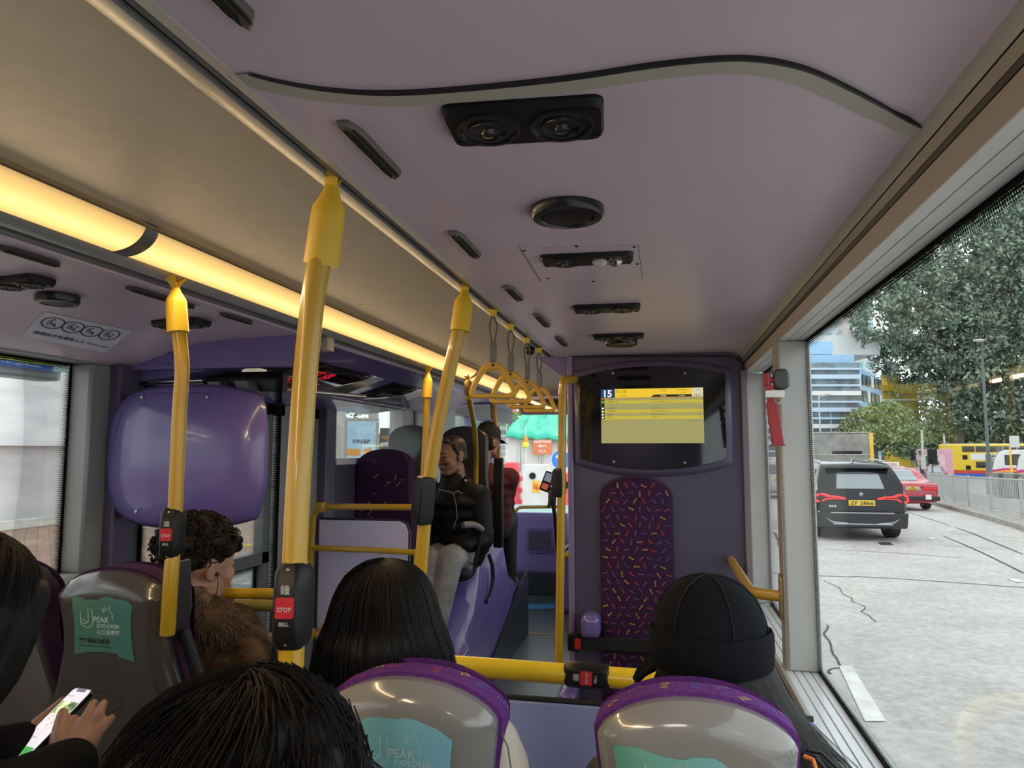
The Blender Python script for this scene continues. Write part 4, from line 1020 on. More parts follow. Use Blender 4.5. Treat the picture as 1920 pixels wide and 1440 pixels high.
mkD = [(-.19, .012, 1.2, 4, .014), (-.135, .008, .6, 1, .012), (-.095, .03, .5, 4, .018), (-.045, .022, 1.45, 1, .022), (.003, .020, 1.6, 3, .020), (.045, .03, .7, 4, .016), (.078, .006, .9, 1, .016), (.115, .008, .25, 3, .022), (.150, .035, .4, 4, .02), (.185, .012, .15, 2, .022), (.200, .030, .5, 2, .014)]
mkC = [(-.12, .02, .2, 2, .014), (-.07, .03, .1, 1, .012), (-.035, .02, .1, 2, .018), (.04, .016, 1.6, 2, .018), (.085, .034, .6, 1, .010), (.12, .026, 1.0, 3, .02), (.165, .026, .2, 4, .02), (.235, .03, 1.0, 1, .026)]
seat('passenger_seat', 'glossy grey seat back at lower right with teal sticker and purple patterned rim', (.040, 1.185, -.386), grey_sh, fab_p, sticker=(-.040, -.135, .170, .13, (.13, .36, .25), (.20, .48, .48), 3), marks=mkD)
seat('passenger_seat', 'glossy grey seat back at bottom centre with blue teal sticker, beige coat beside it', (-.425, 1.165, -.378), grey_sh, fab_p, sticker=(.004, -.125, .170, .145, (.16, .40, .42), (.22, .50, .62), 2), marks=mkC)
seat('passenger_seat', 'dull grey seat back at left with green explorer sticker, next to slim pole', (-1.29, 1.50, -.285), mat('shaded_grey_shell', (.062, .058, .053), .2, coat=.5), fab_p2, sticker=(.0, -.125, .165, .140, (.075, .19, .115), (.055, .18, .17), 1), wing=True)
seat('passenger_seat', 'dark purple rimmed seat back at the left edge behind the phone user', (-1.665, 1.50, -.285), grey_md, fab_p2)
b = MB(); q = [at(432, 1262, d=2.15), at(442, 1205, d=2.15), at(468, 1187, d=2.15), at(500, 1190, d=2.15), at(520, 1210, d=2.15), at(530, 1262, d=2.15)]
o = MB(); o.loft([[(p.x, p.y+dy, p.z) for p in q] for dy in (0, .04)]); o = o.build('low_seat', mat('taupe_plastic', (.075, .062, .068), .45), bevel=.008); tag(o, 'small dull taupe rounded seat back beyond the brown coat passenger', 'seat')

# ------------------------------------------------------------------ seats over the front wheel arch
t = thing('wheel_arch_box', 'violet wheel arch box with dark skirt beside the front aisle', 'seat box', (-1.5, 5.0, ZF))
def arch_sec(y, top): return [(-1.88, y, ZF), (-1.17, y, ZF), (-1.165, y, ZF+.36), (-1.20, y, top-.10), (-1.26, y, top-.02), (-1.32, y, top), (-1.88, y, top)]
b = MB(); b.loft([arch_sec(4.02, -1.12), arch_sec(4.25, -1.02), arch_sec(4.5, -.92), arch_sec(4.62, -.66), arch_sec(5.0, -.60), arch_sec(5.35, -.62), arch_sec(5.55, -.92), arch_sec(6.05, -1.02)]); b.build('box', violet_gl, t, bevel=.01, angle=30)
b = MB(); b.prism([(4.0, ZF), (6.10, ZF), (6.10, ZF+.55), (5.6, ZF+.42), (5.0, ZF+.20), (4.4, ZF+.06), (4.0, ZF+.04)], -1.160, -1.150, lambda u, v, w: (w, u, v)); b.build('dark_skirt', skirt, t)
b = MB(); b.tube(spline([(-1.158, 4.72, -.70), (-1.15, 4.78, -.78), (-1.15, 4.80, -.88), (-1.155, 4.74, -.97), (-1.165, 4.68, -1.0)], 6), .014, 8); b.build('recess_trim', mat('dark_violet_groove', (.03, .02, .05), .3), t)
b = MB(); b.bx(-1.47, -1.27, 4.30, 4.42, -1.0, -.84); 
# pale violet screen with the yellow guard rails
Yp = 3.72
t = thing('guard_screen', 'pale violet guard panel with a please stand behind notice beside the exit door', 'panel', (-1.62, Yp, ZF))
pl = [(-1.885, ZF), (-1.36, ZF), (-1.36, -.44), (-1.375, -.40), (-1.41, -.383), (-1.885, -.383)]
b = MB(); b.prism(pl, Yp-.015, Yp+.015, lambda u, v, w: (u, w, v)); b.build('board', mat('pale_violet_guard', (.58, .56, .86), .45, var=.03, vs=3), t, bevel=.004)
b = MB(); b.tube([(-1.885, Yp-.004, -.380), (-1.41, Yp-.004, -.380), (-1.372, Yp-.004, -.397), (-1.356, Yp-.004, -.44), (-1.356, Yp-.004, ZF)], .009, 8); b.build('black_piping', rubber, t)
c0, c1 = at(645, 1071, Y=Yp-.017), at(744, 1103, Y=Yp-.017); nw, nh = c1.x-c0.x, c0.z-c1.z; nc = ((c0.x+c1.x)/2, (c0.z+c1.z)/2)
b = MB(); b.bx(c0.x, c1.x, Yp-.0175, Yp-.015, c1.z, c0.z); nt = b.build('notice', mat('cream_notice', (.70, .66, .60), .5), t, smooth=False)
b = MB(); b.bx(c0.x, c1.x, Yp-.0185, Yp-.0174, c0.z-.006, c0.z); b.bx(c0.x, c1.x, Yp-.0185, Yp-.0174, c1.z, c1.z+.006); b.build('orange_border', mat('orange_border', (.75, .25, .05), .6), nt, smooth=False)
b = MB(); fn = lambda u, v: (u, Yp-.0192, v); write(b, '請勿站越黃線', fn, (nc[0]+nw*.165, nc[1]+nh*.18), w=nw*.60, bold=.03); write(b, 'Please stand behind', fn, (nc[0]+nw*.165, nc[1]-nh*.13), w=nw*.60, bold=.01); write(b, 'the yellow line', fn, (nc[0]+nw*.165, nc[1]-nh*.32), w=nw*.44, bold=.01)
for dx in (-.012, .014): ribbon(b, [(nc[0]-nw*.33+dx, nc[1]+.018), (nc[0]-nw*.33+dx, nc[1]-.02)], .008, fn)
b.build('lettering', ink_b, nt)
b = MB(); ribbon(b, circle2((nc[0]-nw*.33, nc[1]), nh*.36), .006, fn); ribbon(b, [(nc[0]-nw*.33-.025, nc[1]+.025), (nc[0]-nw*.33+.025, nc[1]-.025)], .005, lambda u, v: (u, Yp-.0196, v)); b.build('red_ring', red_bt, nt)
def rl(px, py, Y): return tuple(at(px, py, Y=Y))
t = thing('guard_rail', 'yellow guard rail frame with two horizontal bars before the pale violet panel', 'handrail', rl(583, 1190, 3.62))
b = MB(); b.tube(smooth_path([rl(606, 952, 3.62), rl(588, 962, 3.62), rl(583, 1028, 3.62), rl(578, 1190, 3.62)], .05, 5), .0155, 14); b.build('upright', yel, t)
b = MB(); b.tube([rl(600, 950, 3.62), rl(778, 951, 3.62)], .0165, 14); b.build('upper_bar', yel, t)
b = MB(); b.tube([rl(583, 1027, 3.62), rl(690, 1031, 3.62), rl(782, 1036, 3.62)], .0155, 14); b.build('lower_bar', yel, t)
for (x, y) in ((601, 951), (581, 1188)):
    p = Vector(rl(x, y, 3.62)); b = MB(); b.box(tuple(p), (.06, .055, .055)); b.build('clamp', yel, t, bevel=.012)
p = Vector(rl(581, 1188, 3.62)); b = MB(); b.tube([p, p+Vector((.11, 0, -.005))], .018, 10); b.box((p.x+.09, p.y, p.z+.01), (.045, .05, .085)); b.build('foot_bracket', yel, t, bevel=.01)
p = Vector(rl(781, 1034, 3.62)); b = MB(); b.tube([p, (p.x, p.y, ZF)], .0155, 12); b.build('leg', yel, t)
# empty patterned seat facing back, grey seats behind
def simple_back(name, label, c, w, h, m, fab=None, th=.10, marks=False, lean=0., y_face=-1):
    """rounded seat back, c = (x, y, z top)"""
    t = thing(name, label, 'seat', (c[0], c[1], c[2]-h)); P = [(w/2*math.sin(a)*(1 if abs(math.sin(a)) < 1 else 1), -w*.28*(1-math.cos(a))) for a in [PI/2*(-1+2*k/18) for k in range(19)]]
    P = [(x, z) for x, z in P]; P = P+[(w/2*1.02, -h*.45), (w/2*1.15, -h*.7), (w/2*1.15, -h)]+[(-w/2*1.15, -h), (-w/2*1.15, -h*.7), (-w/2*1.02, -h*.45)]
    G = lambda u, v, ww: (c[0]+u, c[1]+ww-v*lean, c[2]+v)
    b = MB(); b.loft([[G(u*k, v*(1-(1-k)*.3)-(1-k)*.02, ww) for u, v in P] for k, ww in ((.94, -th/2), (1, -th*.3), (1, th*.3), (.94, th/2))]); 
    if marks:
        rr = random.Random(4)
        for k in range(26):
            u, v = rr.uniform(-w*.4, w*.4), rr.uniform(-h*.9, -w*.16); b.mi = rr.choice([1, 1, 2, 3, 4]); zigzag(b, lambda a, q: G(a, q, -th/2-.002), (u, v), rr.uniform(0, 3), L=.03, A=.003, w=.003)
    b.build('seat_back', [m, mk_y, mk_r, mk_b, mk_l] if marks else m, t, bevel=0, angle=50)
    b = MB(); b.bx(c[0]-w*.5, c[0]+w*.5, c[1]+y_face*.42, c[1]+y_face*.02, c[2]-h-.08, c[2]-h+.04); b.build('seat_cushion', fab or m, t, bevel=.03)
    return t
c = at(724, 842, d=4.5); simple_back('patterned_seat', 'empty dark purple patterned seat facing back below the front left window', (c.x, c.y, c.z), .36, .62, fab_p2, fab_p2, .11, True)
c = at(768, 797, d=4.95); simple_back('grey_seat_rear', 'plain grey seat back behind the empty patterned seat', (c.x+.02, c.y, c.z), .34, .75, mat('dim_grey_shell', (.06, .063, .06), .35, coat=.3), None, .06, y_face=1)
c = at(884, 799, d=5.1); simple_back('charcoal_seat', 'charcoal seat back between the man in black and the capped person', (c.x-.05, c.y, c.z), .34, .80, mat('charcoal_shell', (.028, .027, .030), .4), None, .07, y_face=1)
t = thing('seat_armrest', 'grey curved armrest with black frame beside the man in black', 'armrest', tuple(at(880, 1000, d=4.5)))
b = MB(); b.tube(spline([at(868, 985, d=4.45), at(888, 984, d=4.5), at(903, 993, d=4.55), at(907, 1003, d=4.6)], 5), .022, 10); b.build('arm_pad', mat('mid_grey_pad', (.16, .16, .165), .4), t)
b = MB(); b.tube(smooth_path([at(903, 1000, d=4.5), at(894, 1040, d=4.45), at(886, 1078, d=4.42), at(872, 1086, d=4.4), at(850, 1088, d=4.4)], .04), .013, 8); b.build('arm_frame', blk, t)
b = MB(); b.box(tuple(at(868, 1068, d=4.42)), (.13, .10, .09)); b.build('seat_end_cap', mat('dark_violet_cap', (.06, .045, .08), .35), t, bevel=.025)

# ------------------------------------------------------------------ front: dashboard cabinet, rails, card reader, mirror housing
t = thing('front_cabinet', 'violet cabinet with square speaker grille under the windscreen', 'cabinet', (-1.45, 7.8, ZF))
zc_ = at(1000, 965, Y=7.75).z
b = MB(); b.bx(-1.88, -1.02, 7.76, 8.90, ZF+.22, zc_); b.build('cabinet_body', violet, t, bevel=.03, seg=3)
b = MB(); b.bx(-1.90, -1.0, 7.74, 8.9, ZF, ZF+.23); b.build('plinth', skirt, t, bevel=.01)
b = MB(); b.bx(-1.88, -1.03, 7.80, 8.92, zc_+.001, zc_+.02); b.build('top_board', mat('pale_lilac_dash', (.50, .45, .72), .3, coat=.4), t, bevel=.008)
c = at(1012, 1014, Y=7.75); b = MB(); b.prism(rounded(.30, .27, .03, cx=c.x, cy=c.z), 7.742, 7.76, lambda u, v, w: (u, w, v)); g_ = b.build('grille_frame', mat('deep_violet', (.13, .09, .26), .4), t, bevel=.006)
b = MB(); b.prism(rounded(.235, .205, .01, cx=c.x, cy=c.z), 7.736, 7.742, lambda u, v, w: (u, w, v)); b.build('grille', mat('dark_grille', (.04, .035, .07), .6), g_)
b = MB()
for i in range(13):
    for j in range(11): b.add([(c.x-.108+i*.018+(.009 if j % 2 else 0)+.004*math.cos(k*PI/2), 7.7355, c.z-.09+j*.018+.004*math.sin(k*PI/2)) for k in range(4)], [(0, 1, 2, 3)])
b.build('grille_holes', mat('grille_hole_rim', (.22, .20, .32), .6), g_)
t = thing('front_rail', 'thin yellow rail bending round the cabinet front', 'handrail', tuple(at(963, 1062, Y=7.5)))
b = MB(); b.tube(smooth_path([at(964, 1064, Y=7.68), at(961, 1060, Y=7.45), at(966, 951, Y=7.45), at(1052, 950, Y=7.3)], .09, 6), .017, 12); b.build('tube', yel, t)
t = thing('card_reader', 'tilted black card reader with small screen beside the upright pole', 'card reader', tuple(at(1024, 905, Y=6.2)))
c = at(1026, 903, Y=6.2); M = Matrix.Translation(c) @ Matrix.Rotation(math.radians(20), 4, 'Y') @ Matrix.Rotation(math.radians(-12), 4, 'X')
b = MB(); b.box((0, 0, 0), (.085, .05, .175), M); rd_ = b.build('housing', blk, t, bevel=.01)
b = MB(); b.box((0, -.027, .035), (.06, .004, .075), M); b.build('screen', em('reader_screen', (.22, .26, .33), .8), t); b = MB(); b.box((0, -.027, -.05), (.055, .004, .05), M); b.build('red_pad', mat('reader_red', (.6, .10, .06), .5, emit=(.5, .08, .05), es=.5), t)
b = MB(); b.tube([c+Vector((.02, .03, -.05)), c+Vector((.06, .05, -.3)), c+Vector((.08, .05, -.65))], .018, 10); b.build('stalk', blk, t)
t = thing('front_mirror_box', 'long black glossy display box in violet frame under the front ceiling', 'display', tuple(at(1020, 760, Y=5.5)))
c0, c1 = at(976, 748, Y=5.5), at(1120, 773, Y=5.5)
b = MB(); b.prism(rounded(c1.x-c0.x+.03, c0.z-c1.z+.02, .03, cx=(c0.x+c1.x)/2, cy=(c0.z+c1.z)/2), 5.51, 5.62, lambda u, v, w: (u, w, v)); b.build('violet_frame', violet, t, bevel=.008)
b = MB(); b.prism(rounded(c1.x-c0.x-.01, c0.z-c1.z-.012, .025, cx=(c0.x+c1.x)/2, cy=(c0.z+c1.z)/2), 5.495, 5.51, lambda u, v, w: (u, w, v)); b.build('black_face', blk_gl, t)
c = at(990, 768, Y=5.49); b = MB(); b.ell(tuple(c), (.008, .004, .008), 10, 8); b.build('lens', steel, t)
b = MB(); P = [at(x, y, Z=ZF+.003) for x, y in ((960, 1133), (1042, 1133), (1040, 1141), (955, 1143))]; b.add([tuple(p) for p in P]+[(p.x, p.y, p.z-.002) for p in P], [(0, 1, 2, 3), (7, 6, 5, 4)]); o = b.build('floor_sticker', mat('blue_floor_sticker', (.05, .22, .42), .4), smooth=False); tag(o, 'worn light blue sticker on the front aisle floor', 'floor sticker')
# ticket gate bits right of the pole, low violet engine cover
t = thing('front_gate', 'short yellow rail with steel strip beyond the bulkhead corner pole', 'handrail', tuple(at(1070, 1040, Y=6.0)))
b = MB(); b.tube([at(1056, 1041, Y=6.0), at(1100, 1043, Y=6.0)], .03, 12); b.build('tube', yel, t); b = MB(); b.tube([at(1056, 1036, Y=6.0), at(1085, 1005, Y=6.0)], .012, 8); b.build('steel_strip', steel, t)
p = at(1100, 1043, Y=6.0); b = MB(); b.tube([(p.x, p.y, p.z+.5), (p.x, p.y, ZF)], .02, 10); b.build('post', yel, t)
t = thing('driver_console', 'violet driver console edge right of the front aisle', 'console', (-.6, 6.6, ZF)); b = MB(); b.bx(-1.03, -.2, 6.9, 8.9, ZF, -.95); b.build('lower_body', violet_gl, t, bevel=.06, seg=4)
# ================================================================== OUTSIDE
asph = mat('pale_worn_concrete_road', (.44, .41, .385), .75, var=.10, vs=1.3, bump=.25, bs=25)
N_, L_ = asph.node_tree.nodes, asph.node_tree.links   # fine grit over the broad wear
bsd = N_['Principled BSDF']; tcx = N_.new('ShaderNodeTexCoord'); g1 = N_.new('ShaderNodeTexNoise'); g1.inputs['Scale'].default_value = 14; g1.inputs['Detail'].default_value = 8
L_.new(tcx.outputs['Object'], g1.inputs['Vector']); mxx = N_.new('ShaderNodeMixRGB'); mxx.blend_type = 'OVERLAY'; mxx.inputs[0].default_value = .45
old = bsd.inputs['Base Color'].links[0].from_socket; L_.new(old, mxx.inputs[1]); L_.new(g1.outputs['Fac'], mxx.inputs[2]); L_.new(mxx.outputs[0], bsd.inputs['Base Color'])
ys = [-30, 0, 10, 20, 40, 80, 120, 200]
b = MB(); b.grid([[(x, y, road_z(y)) for x in (-6.3, 0, 10, 30, 120)] for y in ys]); b.grid([[(x, y, road_z(y)-.3) for x in (-6.3, 0, 10, 30, 120)] for y in ys])
o = b.build('road', asph); o['kind'] = 'structure'
def on_road(b, pts, w, lift=.006):
    P = [Vector(p) for p in pts]
    for p, q in zip(P[:-1], P[1:]):
        n = Vector((-(q-p).y, (q-p).x, 0)).normalized()*w/2
        b.add([(p.x+n.x, p.y+n.y, p.z+lift), (q.x+n.x, q.y+n.y, q.z+lift), (q.x-n.x, q.y-n.y, q.z+lift), (p.x-n.x, p.y-n.y, p.z+lift)], [(0, 1, 2, 3)])
jm = mat('dark_tar_joint', (.035, .033, .03), .85, var=.3, vs=10)
b = MB()
def gl(*px): return [atg(*p) for p in px]
def meander(pts, n=30, a=.02):
    P = spline(pts, n); out = []
    for i, p in enumerate(P): out.append(p+Vector((noise.noise(Vector((i*.31, pts[0].x, 0)))*a, noise.noise(Vector((i*.27, 5, pts[0].y)))*a, 0)))
    return out
for pts, w in (((( 1700, 978), (1800, 1018), (1920, 1075)), .035), (((1700, 960), (1800, 992), (1920, 1040)), .03), (((1437, 970), (1455, 1006), (1470, 1040)), .06)):
    on_road(b, meander(gl(*pts), 12, .03), w)
for pts, w in ((((1300, 1066), (1540, 1080), (1640, 1083), (1920, 1102)), .028), (((1545, 1030), (1660, 1036), (1800, 1046)), .022), (((1440, 1004), (1468, 1006)), .03), (((1760, 1022), (1870, 1030)), .02), (((1780, 1000), (1920, 1010)), .02)):
    on_road(b, meander(gl(*pts), 14, .05), w)
o = b.build('road_joints', jm, smooth=False); o['kind'] = 'structure'
b = MB(); on_road(b, meander(gl((1545, 1088), (1600, 1128), (1640, 1168)), 12, .12), .012); on_road(b, meander(gl((1540, 1170), (1575, 1240), (1560, 1262)), 10, .1), .02); o = b.build('road_cracks', jm, smooth=False); o['kind'] = 'structure'
wm = mat('worn_white_road_paint', (.66, .65, .62), .7, var=.15, vs=6, bump=.3, bs=40)
a_, b2_, c2_, d2_ = gl((1573, 1250), (1597, 1250), (1662, 1354), (1622, 1354))
b = MB(); b.add([(p.x, p.y, p.z+.008) for p in (a_, b2_, c2_, d2_)], [(0, 1, 2, 3)]); o = b.build('lane_mark', wm, smooth=False); tag(o, 'white painted lane dash on the road beside the near window', 'road marking')
for pts, lab in (((((1447, 995), (1461, 1000))), 'small white lane dash seen between the two right pillars'), ((((1740, 1008), (1752, 1012))), 'faint white lane dash behind the black car'), ((((1898, 1086), (1912, 1092))), 'white lane dash at the right picture edge')):
    b = MB(); on_road(b, gl(*pts), .12, .008); o = b.build('lane_mark', wm, smooth=False); tag(o, lab, 'road marking')
dg = gl((1645, 1017), (1668, 1017), (1676, 1022), (1652, 1022))
b = MB(); b.add([(p.x, p.y, p.z+.006) for p in dg]+[(p.x, p.y, p.z+.001) for p in dg], [(0, 1, 2, 3), (4, 5, 6, 7)]); o = b.build('drain_cover', mat('dark_iron', (.03, .028, .026), .7), smooth=False); tag(o, 'dark iron drain cover in the road behind the black car', 'drain cover')

# ------------------------------------------------------------------ right verge, kerb and railing
kb = mat('weathered_concrete_kerb', (.30, .28, .25), .85, var=.25, vs=5, bump=.4, bs=20)
K = [atg(1990, 1024), atg(1920, 997), atg(1840, 972), atg(1750, 947), atg(1715, 936)]
K.append(K[-1]+(K[-1]-K[-2])*3)
b = MB(); rows = []
for p in K: rows.append([(p.x, p.y, p.z), (p.x, p.y, p.z+.13), (p.x+.15, p.y+.02, p.z+.14), (p.x+3.2, p.y+1.2, p.z+.14), (p.x+3.2, p.y+1.2, p.z)])
b.grid(rows); o = b.build('kerb_right', kb); o['kind'] = 'structure'
galv = mat('galvanised_steel', (.42, .43, .43), .45, metal=.4)
F_ = [Vector((9.0, 19.2, 0)), Vector((9.35, 21.6, 0)), Vector((9.75, 24.4, 0)), Vector((10.2, 27.2, 0)), Vector((10.75, 30.0, 0)), Vector((11.4, 33.0, 0)), Vector((12.1, 36.0, 0)), Vector((12.9, 39.0, 0)), Vector((13.8, 42.0, 0))]
t = thing('pedestrian_railing', 'grey galvanised railing along the verge right of the road', 'railing', (F_[1].x, F_[1].y, -1.76))
H = 1.05
for i, p in enumerate(F_):
    z = road_z(p.y)+.13; b = MB(); b.bx(p.x-.03, p.x+.03, p.y-.03, p.y+.03, z, z+H+.03); b.build('post', galv, t)
for p, q in zip(F_[:-1], F_[1:]):
    zp, zq = road_z(p.y)+.13, road_z(q.y)+.13
    b = MB(); b.tube([(p.x, p.y, zp+H-.03), (q.x, q.y, zq+H-.03)], .022, 8); b.build('top_rail', galv, t)
    b = MB(); b.tube([(p.x, p.y, zp+.15), (q.x, q.y, zq+.15)], .018, 6)
    for k in range(1, 20):
        u = k/20; x = p.x+(q.x-p.x)*u; y = p.y+(q.y-p.y)*u; z = zp+(zq-zp)*u; b.bx(x-.008, x+.008, y-.008, y+.008, z+.15, z+H-.03)
    b.build('bar_panel', galv, t)

# ------------------------------------------------------------------ vehicles
tyre = mat('tyre_rubber', (.018, .018, .018), .8); rimm = mat('alloy_rim', (.35, .35, .36), .35, metal=.7)
vgl = mat('dark_vehicle_glass', (.035, .04, .045), .04, spec=.8, coat=1.)
vgl2 = mat('pale_rear_glass', (.22, .25, .27), .05, spec=.8, coat=1.)
tail_on = mat('lit_tail_light', (.6, .02, .02), .3, emit=(1., .05, .06), es=1.1); tail_glow = mat('glowing_red_lens', (.55, .02, .02), .15, coat=.6, emit=(.7, .02, .02), es=.25)  # unlit lenses and reflectors given a faint glow in the material
plate_y = mat('yellow_number_plate', (.78, .52, .05), .5)
def interp(tab, y):
    for (a, va), (c, vc) in zip(tab[:-1], tab[1:]):
        if a <= y <= c: k = (y-a)/(c-a+1e-9); return va+(vc-va)*k
    return tab[0][1] if y < tab[0][0] else tab[-1][1]
class Car:
    """body lofted along its length: y=0 rear bumper; top/belt/width tables; greenhouse tumble"""
    def __init__(s, L, W_, top, belt, wid, roofk, zb, tumble=.74):
        s.L, s.W, s.top, s.belt, s.wid, s.roofk, s.zb, s.tum = L, W_, top, belt, wid, roofk, zb, tumble
    def ring(s, y):
        w = s.W/2*interp(s.wid, y); zt = interp(s.top, y); zl = min(interp(s.belt, y), zt); zb = interp(s.zb, y)
        k = max(0., min(1., (zt-zl)/s.roofk)); wr = w*(1-(1-s.tum)*k)
        R_ = [(0, zb), (w*.85, zb), (w*.97, zb+.05), (w, zb+(zl-zb)*.35), (w*1.0, zb+(zl-zb)*.7), (w*.965, zl), (w*.95*(1-k*.05), zl+(zt-zl)*.08), (wr, zl+(zt-zl)*.90), (wr*.93, zl+(zt-zl)*.98), (wr*.6, zt), (0, zt+.012)]
        return R_+[(-x, z) for x, z in reversed(R_[1:-1])]
    def at(s, y, j):   # j fractional index along half ring (0..10) ; negative = left side
        R_ = s.ring(y); a = abs(j); i = min(9, int(a)); f = a-i; x = R_[i][0]*(1-f)+R_[i+1][0]*f; z = R_[i][1]*(1-f)+R_[i+1][1]*f
        return (x if j >= 0 else -x, y, z)
    def body(s, m, par, st):
        b = MB(); b.loft([[(x, y, z) for x, z in s.ring(y)] for y in st]); return b.build('body', m, par, angle=50)
    def patch(s, name, m, par, y0, y1, j0, j1, n=8, mm=6, off=.012, back=False):
        rows = []
        for a in range(n+1):
            y = y0+(y1-y0)*a/n; row = []
            for c in range(mm+1):
                j = j0+(j1-j0)*c/mm; p = s.at(y, j); k = 1+off/max(.2, abs(p[0])) if not back else 1
                row.append((p[0]*k, p[1]-(off if back else 0), p[2]+(off*.7 if back else 0)))
            rows.append(row)
        b = MB(); b.grid(rows); o = b.build(name, m, par); so = o.modifiers.new('t', 'SOLIDIFY'); so.thickness = .006; return o
def wheels(par, xs, ys_, r, w=.22, zc=None):
    for x in xs:
        for y in ys_:
            b = MB(); b.lathe([(r*.55, -w/2), (r*.96, -w/2), (r, -w/3), (r, w/3), (r*.96, w/2), (r*.55, w/2)], (x, y, r), 'X', 24); wh = b.build('wheel', tyre, par)
            b = MB(); b.lathe([(r*.60, -w/2-.005), (r*.55, -w/2-.012), (r*.2, -w/2+.01), (.01, -w/2), (.01, w/2), (r*.2, w/2-.01), (r*.55, w/2+.012), (r*.60, w/2+.005)], (x, y, r), 'X', 18); b.build('rim', rimm, wh)
def plate(par, c, w, h, txt, m=None, two=None):
    b = MB(); b.bx(c[0]-w/2, c[0]+w/2, c[1]-.012, c[1], c[2]-h/2, c[2]+h/2); p = b.build('number_plate', m or plate_y, par, bevel=.004)
    b = MB(); fn = lambda u, v: (u, c[1]-.016, v)
    if two: write(b, txt, fn, (c[0], c[2]+h*.23), w=w*.4, h=h*.34, bold=.03); write(b, two, fn, (c[0], c[2]-h*.2), w=w*.8, h=h*.38, bold=.03)
    else: write(b, txt, fn, (c[0], c[2]), w=w*.88, h=h*.62, bold=.012)
    b.build('lettering', ink, p)
# --- black SUV
car = Car(4.7, 1.89, [(0, .62), (.02, 1.02), (.07, 1.10), (.30, 1.50), (.42, 1.60), (.9, 1.655), (2.0, 1.67), (3.0, 1.52), (3.75, 1.10), (4.5, .92), (4.7, .60)],
          [(0, 1.0), (.1, 1.04), (3.0, 1.02), (3.8, .98), (4.7, .6)], [(0, .86), (.12, .95), (.5, 1.), (4.0, 1.), (4.5, .9), (4.7, .7)], .6, [(0, .42), (.3, .24), (4.4, .24), (4.7, .35)], .76)
blkp = mat('black_car_paint', (.006, .007, .009), .14, coat=.25, spec=.3); blk_tr = mat('dark_bumper_plastic', (.02, .02, .022), .5); slv = mat('silver_bumper_trim', (.40, .41, .43), .3, metal=.6)
t = thing('black_suv', 'glossy black SUV with lit red tail lights stopped behind the bus window pillar', 'car', (0, 0, 0))
car.body(blkp, t, [0, .02, .07, .12, .2, .30, .36, .42, .6, .9, 1.4, 2.0, 2.5, 3.0, 3.3, 3.75, 4.1, 4.5, 4.7])
def rear_quad(par, name, m, zlo, zhi, wlo, whi, y_of, off=.012, n=8):
    rows = []
    for a in range(n+1):
        u = a/n; z = zlo+(zhi-zlo)*u; w = wlo+(whi-wlo)*u; rows.append([(w*(-1+2*c/10), y_of(z)-off+.07*abs(-1+2*c/10)**3, z) for c in range(11)])
    b = MB(); b.grid(rows); o = b.build(name, m, par); so = o.modifiers.new('t', 'SOLIDIFY'); so.thickness = .008; so.offset = 0; return o
yo = lambda z: interp([(.62, 0), (1.02, .02), (1.10, .07), (1.50, .30), (1.60, .42)], z)
rear_quad(t, 'rear_window', vgl2, 1.09, 1.42, .78, .68, yo, .012); rear_quad(t, 'spoiler_band', blk_gl, 1.40, 1.49, .67, .63, yo, .014)
b = MB(); b.loft([[(x, y, z) for x, z in ((-.64, 1.515), (.64, 1.515), (.62, 1.545), (-.62, 1.545))] for y in (.20, .50)]); b.build('spoiler', blkp, t, bevel=.01)
b = MB(); b.tube([(.0, .145, 1.155), (.12, .135, 1.165), (.45, .16, 1.185)], [.018, .014, .008], 8); b.build('rear_wiper', rubber, t)
for s in (-1, 1):
    car.patch('side_window', vgl, t, .65, 2.9, s*6.05, s*6.85, 8, 3)
    b = MB(); b.tube([(s*.66, .55, 1.66), (s*.68, 1.6, 1.70), (s*.66, 2.8, 1.60)], .018, 8); b.build('roof_rail', slv, t)
    # hooked tail light
    out = [(.30, .905), (.42, .935), (.62, .955), (.70, .99), (.80, 1.0), (.905, .965), (.935, .90), (.925, .83), (.86, .795), (.76, .82), (.68, .865), (.46, .875), (.31, .865)]
    inn = [(.42, .895), (.46, .905), (.66, .915), (.73, .945), (.80, .955), (.875, .93), (.895, .89), (.885, .855), (.84, .84), (.77, .855), (.70, .89), (.48, .89), (.43, .885)]
    fy = lambda x: .004+.12*max(0, abs(x)-.62)**1.2*2.0
    b = MB(); b.prism(out, -.012, .05, lambda u, v, w: (s*u, fy(u)+w, v)); b.build('tail_light_housing', mat('dark_red_lens', (.12, .004, .006), .1, coat=1.), t)
    b = MB(); rows = []
    for (a, c), (d_, e) in list(zip(out, inn))+[(out[0], inn[0])]: rows.append([(s*a, fy(a)-.014, c), (s*(a*.55+d_*.45), fy(a)-.022, c*.55+e*.45), (s*d_, fy(d_)-.014, e)])
    b.grid(rows); b.build('tail_light', tail_on, t)
    b = MB(); b.bx(s*.55-.11, s*.55+.11, -.01, .01, .50, .525); b.build('reflector', tail_glow, t)
    b = MB(); b.tube([(s*.86, .03, .62), (s*.74, -.01, .50), (s*.60, -.015, .40), (s*.30, -.02, .37)], .02, 8); b.build('bumper_trim', slv, t)
b = MB(); b.loft([[(x, y, z) for x, z in ((-.86, .28), (.86, .28), (.90, .60), (-.90, .60))] for y in (-.03, .2)]); b.build('rear_bumper', blk_tr, t, bevel=.03)
b = MB(); b.bx(-.58, .58, -.045, .05, .345, .375); b.build('bumper_trim', slv, t, bevel=.01)
b = MB(); b.bx(-.62, .62, -.035, .1, .58, .605); b.build('boot_edge', slv, t, bevel=.006)
plate(t, (0, -.004, .80), .52, .115, 'ZF 2866')
